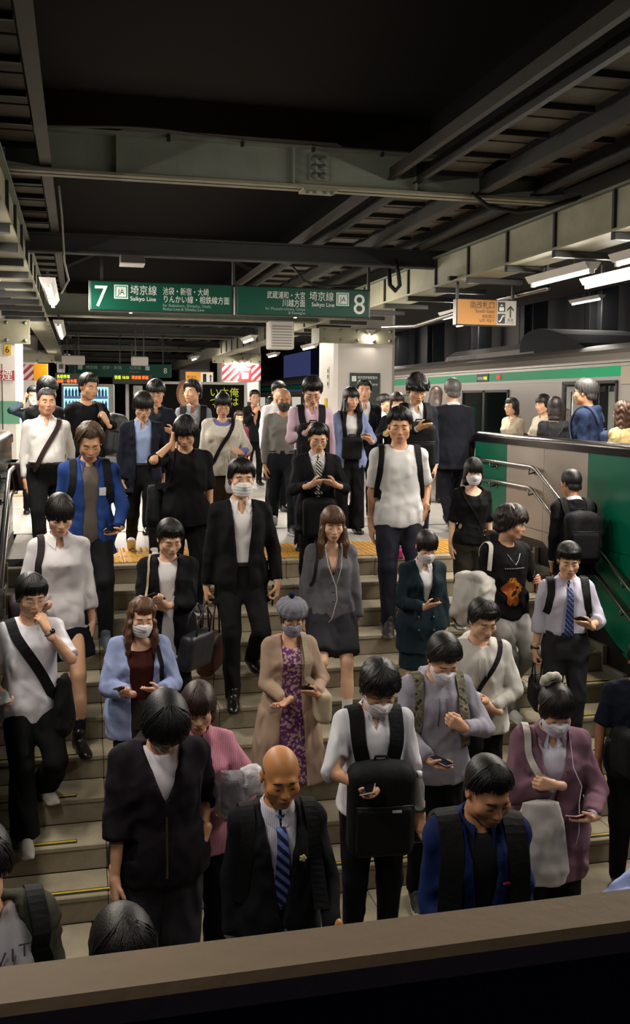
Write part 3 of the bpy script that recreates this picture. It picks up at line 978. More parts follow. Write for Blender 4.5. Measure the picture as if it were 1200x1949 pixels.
# ---- concrete wall and posts beyond the train
cw = structure(thing('wall_concrete', None, None, (12, 25, 0)))
CONC = mat('old_concrete', '#3f3e3f', .9, bump=.2, bscale=9, var=.30, vscale=1.6, stretch=(1, 1, .3))
for k in range(12):
    piece('concrete_panel', (.1, -16+3.6*k, 3.55), (.2, 3.56, 1.45), CONC, cw, .01)
    piece('concrete_panel', (.12, -16+3.6*k, 1.78), (.2, 3.56, 2.05), CONC, cw, .01)
for y in (19.5, 22.8, 26.2, 29.9, 33.4, 38):
    c = structure(thing('column_steel', None, None, (11.3, y, 0)))
    MB().box((0, 0, 2.3), (.06, .50, 4.6)).obj('web', mat('post_black', '#15161a', .5), c)
    for s in (-1, 1):
        MB().box((0, s*.25, 2.3), (.40, .03, 4.6)).obj('flange', mat('post_black', '#15161a', .5), c)
sbox('ceiling_eaves', (10.2, 24, 4.95), (1.6, 50, .12), mat('eaves_grey', '#3c3b3e', .8))
sbox('floor_trackbed', (10.6, 24, -1.2), (4.2, 50, .1), mat('ballast', '#2a2724', .95, bump=.6, bscale=20))
# ---------------------------------------------------------------- signed-distance modelling of figures and cloth


def A(*p):
    return np.array(p, dtype=float)


def nrm(v):
    v = np.asarray(v, float)
    return v/(np.linalg.norm(v)+1e-12)


def Rx(a):
    c, s = math.cos(a), math.sin(a)
    return np.array([[1, 0, 0], [0, c, -s], [0, s, c]])


def Ry(a):
    c, s = math.cos(a), math.sin(a)
    return np.array([[c, 0, s], [0, 1, 0], [-s, 0, c]])


def Rz(a):
    c, s = math.cos(a), math.sin(a)
    return np.array([[c, -s, 0], [s, c, 0], [0, 0, 1]])


class Frame:
    def __init__(s, o=(0, 0, 0), R=None):
        s.o = np.array(o, float)
        s.R = np.eye(3) if R is None else R

    def w(s, p):
        return s.o+np.asarray(p, float) @ s.R.T

    def d(s, v):
        return np.asarray(v, float) @ s.R.T

    def loc(s, X, Y, Z):
        x, y, z = X-s.o[0], Y-s.o[1], Z-s.o[2]
        R = s.R
        return (R[0, 0]*x+R[1, 0]*y+R[2, 0]*z, R[0, 1]*x+R[1, 1]*y+R[2, 1]*z, R[0, 2]*x+R[1, 2]*y+R[2, 2]*z)


ID = Frame()


def cone(a, b, ra, rb):
    a, b = np.asarray(a, float), np.asarray(b, float)
    d = b-a
    L2 = max(float(d@d), 1e-9)

    def f(X, Y, Z):
        x, y, z = X-a[0], Y-a[1], Z-a[2]
        t = np.clip((x*d[0]+y*d[1]+z*d[2])/L2, 0, 1)
        return np.sqrt((x-t*d[0])**2+(y-t*d[1])**2+(z-t*d[2])**2)-(ra+t*(rb-ra))
    r = max(ra, rb)
    return f, np.minimum(a, b)-r, np.maximum(a, b)+r


def ell(c, r, fr=ID):
    c, r = np.asarray(c, float), np.asarray(r, float)

    def f(X, Y, Z):
        x, y, z = fr.loc(X, Y, Z)
        x, y, z = x-c[0], y-c[1], z-c[2]
        k0 = np.sqrt((x/r[0])**2+(y/r[1])**2+(z/r[2])**2)
        k1 = np.sqrt((x/r[0]**2)**2+(y/r[1]**2)**2+(z/r[2]**2)**2)+1e-9
        return k0*(k0-1)/k1
    w = fr.w(c)
    e = np.abs(fr.R) @ r
    return f, w-e, w+e


def rbox(c, d, r, fr=ID):
    c, d = np.asarray(c, float), np.asarray(d, float)/2

    def f(X, Y, Z):
        x, y, z = fr.loc(X, Y, Z)
        x, y, z = np.abs(x-c[0])-d[0]+r, np.abs(y-c[1])-d[1]+r, np.abs(z-c[2])-d[2]+r
        return np.sqrt(np.maximum(x, 0)**2+np.maximum(y, 0)**2+np.maximum(z, 0)**2)+np.minimum(np.maximum(x, np.maximum(y, z)), 0)-r
    w = fr.w(c)
    e = np.abs(fr.R) @ d
    return f, w-e, w+e


def loft(rows, fr=ID, ease=0.0, z0=None, z1=None, n=2.35, fold=None):
    """rows: (z, half width, half depth, centre y). Stacked superellipses in the frame fr."""
    T = np.array([(r+(0,))[:4] if len(r) < 4 else r for r in rows], float)
    T = T[np.argsort(T[:, 0])]
    lo, hi = (T[0, 0] if z0 is None else z0), (T[-1, 0] if z1 is None else z1)

    def f(X, Y, Z):
        x, y, z = fr.loc(X, Y, Z)
        zc = np.clip(z, T[0, 0], T[-1, 0])
        a = np.interp(zc, T[:, 0], T[:, 1])+ease
        b = np.interp(zc, T[:, 0], T[:, 2])+ease
        y = y-np.interp(zc, T[:, 0], T[:, 3])
        if fold is not None:
            th = np.arctan2(y/b, x/a)
            k = 1+fold[1]*np.sin(fold[0]*th+4*np.sin(3*th))*np.clip((hi-z)/(hi-lo), 0, 1)
            a, b = a*k, b*k
        r = (np.abs(x/a)**n+np.abs(y/b)**n)**(1/n)
        d = (r-1)*np.minimum(a, b)
        return np.maximum(d, np.maximum(z-hi, lo-z))
    a, b = T[:, 1].max()+ease+.01, (T[:, 2]+np.abs(T[:, 3])).max()+ease+.01
    cs = np.array([fr.w((sx*a, sy*b, zz)) for sx in (-1, 1) for sy in (-1, 1) for zz in (lo, hi)])
    return f, cs.min(0), cs.max(0)


def region(fn, fr=ID):
    """An unbounded region given in a frame; negative inside."""
    def f(X, Y, Z):
        return fn(*fr.loc(X, Y, Z))
    return f, None, None


def nets(F, o, h):
    S = F < 0
    nx, ny, nz = F.shape
    off = [(i, j, k) for i in (0, 1) for j in (0, 1) for k in (0, 1)]
    cnt = np.zeros((nx-1, ny-1, nz-1), np.int8)
    for i, j, k in off:
        cnt += S[i:nx-1+i, j:ny-1+j, k:nz-1+k]
    act = (cnt > 0) & (cnt < 8)
    I, J, K = np.nonzero(act)
    m = len(I)
    idx = np.full(act.shape, -1, np.int32)
    idx[I, J, K] = np.arange(m)
    acc = np.zeros((m, 3))
    num = np.zeros(m)
    val = {c: F[I+c[0], J+c[1], K+c[2]] for c in off}
    for c1 in off:
        for ax in range(3):
            if c1[ax]:
                continue
            c2 = tuple(1 if q == ax else c1[q] for q in range(3))
            a, b = val[c1], val[c2]
            cr = (a < 0) != (b < 0)
            t = np.where(cr, a/np.where(np.abs(a-b) < 1e-12, 1, a-b), 0)
            for q in range(3):
                acc[:, q] += np.where(cr, c1[q]+(t if q == ax else 0), 0)
            num += cr
    V = acc/num[:, None]+np.stack([I, J, K], 1)
    Q = []
    D = S[:-1] != S[1:]
    for ax in range(3):
        sl1 = [slice(None)]*3
        sl2 = [slice(None)]*3
        sl1[ax] = slice(0, -1)
        sl2[ax] = slice(1, None)
        b, c = (ax+1) % 3, (ax+2) % 3
        s1, s2 = S[tuple(sl1)], S[tuple(sl2)]
        E = np.stack(np.nonzero(s1 != s2), 1)
        E = E[(E[:, b] > 0) & (E[:, c] > 0)]
        lim = [nx-1, ny-1, nz-1]
        E = E[(E[:, b] < lim[b]) & (E[:, c] < lim[c])]
        ins = s1[E[:, 0], E[:, 1], E[:, 2]]

        def cell(db, dc):
            e = E.copy()
            e[:, b] += db
            e[:, c] += dc
            return idx[e[:, 0], e[:, 1], e[:, 2]]
        q = np.stack([cell(-1, -1), cell(0, -1), cell(0, 0), cell(-1, 0)], 1)
        q[~ins] = q[~ins][:, ::-1]
        Q.append(q)
    Q = np.concatenate(Q)
    return V*h+o, Q


def relax(V, Q, it=1, lam=.5):
    for _ in range(it):
        S = np.zeros_like(V)
        n = np.zeros(len(V))
        for a, b in ((0, 1), (1, 2), (2, 3), (3, 0)):
            np.add.at(S, Q[:, a], V[Q[:, b]])
            np.add.at(n, Q[:, a], 1)
            np.add.at(S, Q[:, b], V[Q[:, a]])
            np.add.at(n, Q[:, b], 1)
        V = V+lam*(S/np.maximum(n, 1)[:, None]-V)
    return V


def vnormals(V, Q):
    N = np.zeros_like(V)
    fn = np.cross(V[Q[:, 2]]-V[Q[:, 0]], V[Q[:, 3]]-V[Q[:, 1]])
    for a in range(4):
        np.add.at(N, Q[:, a], fn)
    return N/(np.linalg.norm(N, axis=1)[:, None]+1e-12)


class Sdf:
    def __init__(s):
        s.ops = []

    def u(s, p, k=.02):
        s.ops.append((0, p, k))
        return s

    def cut(s, p, k=.003):
        s.ops.append((1, p, k))
        return s

    def keep(s, p, k=.003):
        s.ops.append((2, p, k))
        return s

    def mesh(s, h, it=1):
        lo = np.min([p[1] for o, p, k in s.ops if o == 0], 0)-2.5*h
        hi = np.max([p[2] for o, p, k in s.ops if o == 0], 0)+2.5*h
        n = np.ceil((hi-lo)/h).astype(int)+1
        ax = [lo[i]+h*np.arange(n[i]) for i in range(3)]
        F = np.full(n, .3, dtype=np.float64)
        for o, p, k in s.ops:
            f, a, b = p
            if a is None:
                sl = (slice(None),)*3
            else:
                m = k+2*h
                i0 = np.clip(np.floor((np.asarray(a)-m-lo)/h).astype(int), 0, n)
                i1 = np.clip(np.ceil((np.asarray(b)+m-lo)/h).astype(int)+1, 0, n)
                if np.any(i1 <= i0):
                    continue
                sl = tuple(slice(i0[i], i1[i]) for i in range(3))
            d = f(ax[0][sl[0]][:, None, None], ax[1][sl[1]][None, :, None], ax[2][sl[2]][None, None, :])
            G = F[sl]
            if o == 0:
                q = np.clip(.5+.5*(G-d)/k, 0, 1) if k > 0 else (G > d)*1.0
                F[sl] = G*(1-q)+d*q-k*q*(1-q)
            else:
                e = -d if o == 1 else d
                q = np.clip(.5-.5*(G-e)/k, 0, 1)
                F[sl] = G*(1-q)+e*q+k*q*(1-q)
        V, Q = nets(F, lo, h)
        if it:
            V = relax(V, Q, it)
        return V, Q


def ripple(V, Q, amp, seed=0, wl=.10, vert=1.0):
    """Cloth folds: displace along the normals with warped ridges."""
    if amp <= 0:
        return V
    rs = np.random.RandomState(seed)
    N = vnormals(V, Q)
    D = np.zeros(len(V))
    for k in range(4):
        L = wl*(1.0+.9*rs.rand())
        d = nrm(rs.randn(3)*np.array([1, .5, .75*vert]))
        e = nrm(rs.randn(3))
        ph = rs.rand(2)*6.28
        t = np.sin((V@d)*2*PI/L+ph[0]+1.9*np.sin((V@e)*2*PI/(L*2.1)+ph[1]))
        D += t-.5*(1-t*t)*(k < 2)
    return V+N*(amp*np.maximum(D/3.0, -.22))[:, None]


# ---------------------------------------------------------------- heads, hands, shoes: shared prototypes
_PROTO = {}


def head_sdf(kind):
    f = kind[0] == 'f'
    wide = {'m': 1.0, 'w': 1.10, 'o': 1.02, 'f': .95, 'n': .95}[kind[0]]
    s = Sdf()
    s.u(ell((0, .016, .03), (.0755, .094, .086)), .02)
    s.u(ell((0, -.022, -.036), (.0615*wide, .071, .078)), .03)
    s.u(ell((0, -.058, -.098), (.029*wide, .027, .019)), .03)
    for x in (-1, 1):
        s.u(ell((x*.047*wide, -.012, -.068), (.017, .03, .024)), .03)
        s.u(ell((x*.041*wide, -.060, -.026), (.026, .022, .022)), .025)
    s.u(cone((-.03, -.078, .022), (.03, -.078, .022), .0095, .0095), .025)
    for x in (-1, 1):
        s.cut(ell((x*.032, -.103, .000), (.022, .0165, .0135)), .018)
    for x in (-1, 1):
        s.u(ell((x*.0315, -.0755, -.001), (.0155, .0125, .0115)), .005)
    s.u(cone((0, -.088, .008), (0, -.104, -.032), .0065, .0098 if f else .0108), .010)
    for x in (-1, 1):
        s.u(ell((x*.0115, -.095, -.0365), (.0075, .0095, .0065)), .006)
    s.u(ell((0, -.084, -.064), (.027, .014, .02)), .014)
    s.u(ell((0, -.0955, -.0605), (.020, .0072, .0052)), .004)
    s.u(ell((0, -.0935, -.0715), (.018, .0078, .0062)), .004)
    s.cut(ell((0, -.106, -.0658), (.026, .0105, .0014)), .003)
    for x in (-1, 1):
        s.u(ell((x*.079, .014, -.004), (.0085, .019, .031), Frame((0, 0, 0), Rx(-.15))), .006)
        s.cut(ell((x*.090, .010, .0), (.008, .010, .017)), .004)
    s.u(cone((0, .022, -.055), (0, .032, -.150), .052 if not f else .046, .050 if not f else .043), .03)
    return s


def tint_head(V):
    """1 on the lips, 0 elsewhere (drives the lip colour)."""
    r = np.sqrt((V[:, 0]/.022)**2+((V[:, 2]+.0663)/.0112)**2+(np.minimum(V[:, 1]+.086, 0)*0)**2)
    return np.clip((1.15-r)/.3, 0, 1)*(V[:, 1] < -.07)


def head_proto(kind, h):
    k = ('head', kind, h)
    if k not in _PROTO:
        V, Q = head_sdf(kind).mesh(h, 1)
        keep = np.all(V[Q][:, :, 2] > -.142, axis=1)
        _PROTO[k] = (V, Q[keep], tint_head(V))
    return _PROTO[k]


def mask_proto(h):
    k = ('mask', h)
    if k not in _PROTO:
        s = Sdf()
        s.u(ell((0, -.026, -.045), (.072, .083, .080)), .02)
        s.u(ell((0, -.063, -.09), (.040, .038, .034)), .03)
        s.u(cone((0, -.09, .0), (0, -.112, -.034), .012, .015), .03)
        s.keep(region(lambda x, y, z: np.maximum(np.maximum(z+.012-.10*np.abs(x)*0+.28*np.maximum(np.abs(x)-.012, 0), -.118-z+.25*np.abs(x)), np.maximum(y+.018, np.abs(x)-.074))), .004)
        V, Q = s.mesh(h, 1)
        N = vnormals(V, Q)
        V = V+N*(.0016*np.sin(V[:, 2]*2*PI/.021))[:, None]*(V[:, 1] < -.05)[:, None]
        _PROTO[k] = (V, Q)
    return _PROTO[k]


FING = {
    'hold': [[(.030, .088, 0), (.010, .124, .002), (-.010, .142, .005), (-.030, .148, .009)],
             [(.010, .093, 0), (-.016, .122, .002), (-.038, .130, .010), (-.043, .128, .029)],
             [(-.009, .089, 0), (-.031, .108, .003), (-.046, .111, .013), (-.045, .110, .031)],
             [(-.026, .080, 0), (-.042, .091, .004), (-.050, .091, .016), (-.046, .089, .030)],
             [(.026, .030, .004), (.045, .056, .016), (.043, .083, .034), (.024, .099, .043)]],
    'relaxed': [[(.030, .088, 0), (.033, .126, .006), (.032, .147, .020), (.030, .158, .036)],
                [(.010, .093, 0), (.011, .134, .010), (.010, .154, .028), (.009, .160, .046)],
                [(-.010, .089, 0), (-.011, .127, .012), (-.012, .146, .031), (-.012, .150, .049)],
                [(-.027, .080, 0), (-.030, .110, .012), (-.031, .124, .028), (-.031, .128, .043)],
                [(.026, .030, .004), (.046, .056, .014), (.051, .082, .024), (.048, .104, .034)]],
    'grip': [[(.030, .088, 0), (.030, .112, .020), (.027, .104, .045), (.024, .082, .048)],
             [(.010, .093, 0), (.010, .118, .022), (.009, .108, .050), (.007, .084, .052)],
             [(-.010, .089, 0), (-.010, .112, .022), (-.010, .102, .049), (-.010, .080, .051)],
             [(-.027, .080, 0), (-.028, .100, .020), (-.027, .093, .044), (-.024, .074, .047)],
             [(.026, .030, .004), (.042, .052, .022), (.036, .076, .046), (.012, .092, .062)]],
}


def hand_proto(kind, h):
    k = ('hand', kind, h)
    if k not in _PROTO:
        s = Sdf()
        s.u(cone((0, -.05, 0), (0, .012, 0), .0265, .0245), .01)
        F = FING[kind]
        for i, x in enumerate((.020, .007, -.007, -.018)):
            s.u(cone((x*.7, .010, 0), F[i][0], .0165, .0122), .014)
        s.u(ell((.022, .038, .008), (.014, .028, .013)), .014)
        rr = ((.0098, .0088, .0080, .0070), (.0100, .0090, .0082, .0071), (.0096, .0086, .0078, .0068), (.0086, .0076, .0069, .0061), (.0118, .0104, .0098, .0080))
        for i in range(5):
            g = Sdf()
            for j in range(3):
                s.u(cone(F[i][j], F[i][j+1], rr[i][j], rr[i][j+1]), .0035 if j else .006)
        V, Q = s.mesh(h, 1)
        _PROTO[k] = (V, Q)
    return _PROTO[k]


def shoe_proto(kind, h=.0125):
    k = ('shoe', kind, h)
    if k not in _PROTO:
        s = Sdf()
        if kind == 'heel':
            s.u(cone((0, .04, .05), (0, -.10, .02), .030, .026), .03)
            s.u(ell((0, -.12, .018), (.038, .075, .022)), .03)
        else:
            s.u(cone((0, .045, .045), (0, -.06, .040), .040, .040), .03)
            s.u(ell((0, -.12, .026), (.047, .085, .034)), .03)
            s.u(cone((0, .03, .06), (0, .02, .11), .042, .044), .03)
            if kind == 'sneaker':
                s.u(rbox((0, -.055, .014), (.092, .29, .036), .017), .006)
        s.keep(region(lambda x, y, z: -z), .004)
        V, Q = s.mesh(h, 1)
        sole = V[Q][:, :, 2].mean(1) < (.030 if kind == 'sneaker' else .013)
        _PROTO[k] = (V, Q, sole.astype(int))
    return _PROTO[k]


# ---------------------------------------------------------------- materials of people
def skin_mat(color, lip):
    key = ('skin', color, lip)
    if key in _MATS:
        return _MATS[key]
    m = bpy.data.materials.new('skin')
    m.use_nodes = True
    nt = m.node_tree
    b = nt.nodes['Principled BSDF']
    b.inputs['Roughness'].default_value = .48
    b.inputs['Specular IOR Level'].default_value = .4
    at = nt.nodes.new('ShaderNodeAttribute')
    at.attribute_name = 'lip'
    no = nt.nodes.new('ShaderNodeTexNoise')
    no.inputs['Scale'].default_value = 14
    no.inputs['Detail'].default_value = 4
    tc = nt.nodes.new('ShaderNodeTexCoord')
    nt.links.new(tc.outputs['Object'], no.inputs['Vector'])
    c = lin(color)
    m1 = nt.nodes.new('ShaderNodeMix')
    m1.data_type = 'RGBA'
    m1.inputs[6].default_value = (*[x*1.0 for x in c], 1)
    m1.inputs[7].default_value = (min(1, c[0]*1.18), c[1]*1.14, c[2]*1.12, 1)
    nt.links.new(no.outputs['Fac'], m1.inputs[0])
    m2 = nt.nodes.new('ShaderNodeMix')
    m2.data_type = 'RGBA'
    m2.inputs[7].default_value = (*lin(lip), 1)
    nt.links.new(m1.outputs[2], m2.inputs[6])
    nt.links.new(at.outputs['Fac'], m2.inputs[0])
    nt.links.new(m2.outputs[2], b.inputs['Base Color'])
    _MATS[key] = m
    return m


def hair_mat(color):
    return mat('hair', color, rough=.45, bump=.22, bscale=1.0, stretch=(200, 200, 22), var=.45, vscale=.5, spec=.4)


def folds(nt, b, src, amount=1.0):
    """Creases and weave as fine relief."""
    mp = nt.nodes.new('ShaderNodeMapping')
    mp.inputs['Scale'].default_value = (1.0, 1.0, .55)
    mp.inputs['Rotation'].default_value = (.25, .35, .2)
    nt.links.new(src, mp.inputs['Vector'])
    n = nt.nodes.new('ShaderNodeTexNoise')
    n.noise_type = 'RIDGED_MULTIFRACTAL'
    n.inputs['Scale'].default_value = 7.5
    n.inputs['Detail'].default_value = 2.5
    n.inputs['Roughness'].default_value = .45
    n.inputs['Distortion'].default_value = .5
    nt.links.new(mp.outputs['Vector'], n.inputs['Vector'])
    b1 = nt.nodes.new('ShaderNodeBump')
    b1.inputs['Strength'].default_value = min(1, .75*amount)
    b1.inputs['Distance'].default_value = .09
    nt.links.new(n.outputs['Fac'], b1.inputs['Height'])
    n2 = nt.nodes.new('ShaderNodeTexNoise')
    n2.inputs['Scale'].default_value = 160
    nt.links.new(src, n2.inputs['Vector'])
    b2 = nt.nodes.new('ShaderNodeBump')
    b2.inputs['Strength'].default_value = .12
    b2.inputs['Distance'].default_value = .004
    nt.links.new(n2.outputs['Fac'], b2.inputs['Height'])
    nt.links.new(b1.outputs['Normal'], b2.inputs['Normal'])
    nt.links.new(b2.outputs['Normal'], b.inputs['Normal'])


def cloth(color, rough=.85, amount=1.0):
    key = ('cloth', color, rough, amount)
    if key in _MATS:
        return _MATS[key]
    m = bpy.data.materials.new('cloth')
    m.use_nodes = True
    nt = m.node_tree
    b = nt.nodes['Principled BSDF']
    b.inputs['Base Color'].default_value = (*lin(color), 1)
    b.inputs['Roughness'].default_value = rough
    b.inputs['Specular IOR Level'].default_value = .12
    tc = nt.nodes.new('ShaderNodeTexCoord')
    folds(nt, b, tc.outputs['Object'], amount)
    _MATS[key] = m
    return m


def pat_mat(kind, c1, c2, c3=None, scale=30.0):
    """Printed and woven cloth: stripes, plaid, flowers, camouflage."""
    key = (kind, c1, c2, c3, scale)
    if key in _MATS:
        return _MATS[key]
    m = bpy.data.materials.new(kind+'_cloth')
    m.use_nodes = True
    nt = m.node_tree
    b = nt.nodes['Principled BSDF']
    b.inputs['Roughness'].default_value = .8
    b.inputs['Specular IOR Level'].default_value = .3
    tc = nt.nodes.new('ShaderNodeTexCoord')

    def wave(dirn, sc, lo, hi, rot=None, dist=0.0):
        wv = nt.nodes.new('ShaderNodeTexWave')
        wv.bands_direction = dirn
        wv.inputs['Scale'].default_value = sc
        wv.inputs['Distortion'].default_value = dist
        src = tc.outputs['Object']
        if rot:
            mp = nt.nodes.new('ShaderNodeMapping')
            mp.inputs['Rotation'].default_value = rot
            nt.links.new(src, mp.inputs['Vector'])
            src = mp.outputs['Vector']
        nt.links.new(src, wv.inputs['Vector'])
        r = nt.nodes.new('ShaderNodeMapRange')
        r.inputs['From Min'].default_value = lo
        r.inputs['From Max'].default_value = hi
        nt.links.new(wv.outputs['Fac'], r.inputs['Value'])
        return r.outputs['Result']

    def mix(fac, a, bb):
        n = nt.nodes.new('ShaderNodeMix')
        n.data_type = 'RGBA'
        nt.links.new(fac, n.inputs[0])
        for i, v in ((6, a), (7, bb)):
            if isinstance(v, str):
                n.inputs[i].default_value = (*lin(v), 1)
            else:
                nt.links.new(v, n.inputs[i])
        return n.outputs[2]
    if kind == 'striped':
        out = mix(wave('X', scale, .86, .97, dist=.4), c1, c2)
    elif kind == 'diagonal':
        out = mix(wave('X', scale, .45, .6, rot=(0, .8, 0)), c1, c2)
    elif kind == 'plaid':
        a = mix(wave('X', scale, .8, .95, rot=(0, .75, 0)), c1, c2)
        out = mix(wave('Z', scale, .8, .95, rot=(0, .75, 0)), a, c3)
    elif kind == 'dots':
        v = nt.nodes.new('ShaderNodeTexVoronoi')
        v.inputs['Scale'].default_value = scale
        v.inputs['Randomness'].default_value = .1
        nt.links.new(tc.outputs['Object'], v.inputs['Vector'])
        r = nt.nodes.new('ShaderNodeMath')
        r.operation = 'LESS_THAN'
        r.inputs[1].default_value = .22
        nt.links.new(v.outputs['Distance'], r.inputs[0])
        out = mix(r.outputs[0], c1, c2)
    else:                                             # flowers, camouflage, blotched prints
        v = nt.nodes.new('ShaderNodeTexVoronoi')
        v.inputs['Scale'].default_value = scale
        nt.links.new(tc.outputs['Object'], v.inputs['Vector'])
        n = nt.nodes.new('ShaderNodeTexNoise')
        n.inputs['Scale'].default_value = scale*1.6
        n.inputs['Detail'].default_value = 5
        nt.links.new(tc.outputs['Object'], n.inputs['Vector'])
        s = nt.nodes.new('ShaderNodeMath')
        s.operation = 'MULTIPLY_ADD'
        nt.links.new(n.outputs['Fac'], s.inputs[0])
        s.inputs[1].default_value = 1.5
        nt.links.new(v.outputs['Distance'], s.inputs[2])
        r = nt.nodes.new('ShaderNodeValToRGB')
        e = r.color_ramp.elements
        e[0].position, e[1].position = (.86, .92) if kind == 'flower' else (.96, 1.0)
        e[0].color, e[1].color = (*lin(c2), 1), (*lin(c1), 1)
        if c3:
            q = e.new(1.22)if False else e.new(.999)
            q.color = (*lin(c3), 1)
            e[0].position, q.position = .55, .70
            e[2].position = .80
        sc = nt.nodes.new('ShaderNodeMath')
        sc.operation = 'MULTIPLY'
        sc.inputs[1].default_value = (.75 if kind == 'flower' else 1.0) if not c3 else .62
        nt.links.new(s.outputs[0], sc.inputs[0])
        nt.links.new(sc.outputs[0], r.inputs['Fac'])
        out = r.outputs['Color']
    nt.links.new(out, b.inputs['Base Color'])
    folds(nt, b, tc.outputs['Object'], .8)
    _MATS[key] = m
    return m


# ---------------------------------------------------------------- the figure
BODY_M = [(-.14, .142, .100, .005), (-.04, .156, .114, .008), (.06, .141, .104, .004), (.15, .132, .099, 0), (.26, .139, .106, -.004), (.36, .143, .112, -.004), (.42, .136, .100, .006), (.465, .112, .080, .014), (.51, .070, .060, .020)]
BODY_F = [(-.14, .152, .102, .008), (-.04, .168, .118, .01), (.06, .145, .100, .004), (.15, .128, .090, 0), (.26, .138, .100, -.006), (.34, .142, .120, -.014), (.41, .132, .096, .004), (.455, .100, .072, .014), (.50, .062, .054, .020)]
ARM = {
    'hang': dict(t=(.208, -.02, .835), pole=(.35, .6, 0), hd=(-.06, -.16, -1), pn=(-1, .25, 0), hand='relaxed'),
    'swing': dict(t=(.235, -.17, .88), pole=(.35, .6, 0), hd=(-.06, -.5, -1), pn=(-1, .25, 0), hand='relaxed'),
    'back': dict(t=(.235, .14, .87), pole=(.35, .6, 0), hd=(-.02, .3, -1), pn=(-1, -.2, 0), hand='relaxed'),
    'phone': dict(t=(.115, -.27, 1.13), pole=(.55, .25, -.8), hd=(-.62, -.55, .35), pn=(0, .55, .8), hand='hold'),
    'carry': dict(t=(.24, 0, .83), pole=(.35, .6, 0), hd=(0, -.05, -1), pn=(-1, 0, 0), hand='grip'),
    'ear': dict(t=(.135, -.075, 1.50), pole=(.7, -.35, -.7), hd=(-.18, .05, .9), pn=(-1, .1, 0), hand='hold'),
    'chin': dict(t=(.075, -.20, 1.40), pole=(.55, -.2, -.8), hd=(-.35, .25, .85), pn=(-.5, .8, -.1), hand='grip'),
    'pocket': dict(t=(.20, -.03, .93), pole=(.35, 1, 0), hd=(-.35, -.2, -1), pn=(-1, .3, 0), hand='relaxed'),
    'strap': dict(t=(.15, -.19, 1.24), pole=(.7, .2, -.6), hd=(-.45, .05, .75), pn=(-.5, .8, .2), hand='grip'),
    'belly': dict(t=(.14, -.22, 1.02), pole=(.8, .3, -.3), hd=(-.85, -.15, -.25), pn=(-.2, .95, .1), hand='relaxed'),
    'elbow': dict(t=(-.02, -.17, 1.12), pole=(.8, .2, -.5), hd=(-.8, .15, .35), pn=(0, .9, -.2), hand='relaxed'),
    'shoulder': dict(t=(.17, -.13, 1.36), pole=(.8, -.1, -.6), hd=(-.3, .2, .8), pn=(-.3, .9, -.3), hand='grip'),
}
STANCE = {
    'stand': ((-.10, 0, 0), (.10, 0, 0)),
    'stepR': ((-.09, -.30, -.172), (.09, .03, 0)),
    'stepL': ((-.09, .03, 0), (.09, -.30, -.172)),
    'walkR': ((-.085, -.30, 0), (.085, .26, .05)),
    'walkL': ((-.085, .26, .05), (.085, -.30, 0)),
    'upR': ((-.09, -.30, .172), (.09, .05, 0)),
}
NPERSON = [0]
DEBUG = False


def ik(S, T, l1, l2, pole):
    d = T-S
    L = np.linalg.norm(d)
    mx = (l1+l2)*.999
    if L > mx:
        T = S+d*mx/L
        d = T-S
        L = mx
    L = max(L, abs(l1-l2)+.02)
    a = (l1*l1-l2*l2+L*L)/(2*L)
    hgt = math.sqrt(max(l1*l1-a*a, 0))
    u = d/np.linalg.norm(d)
    p = np.asarray(pole, float)
    p = nrm(p-u*(p@u))
    return S+u*a+p*hgt, T


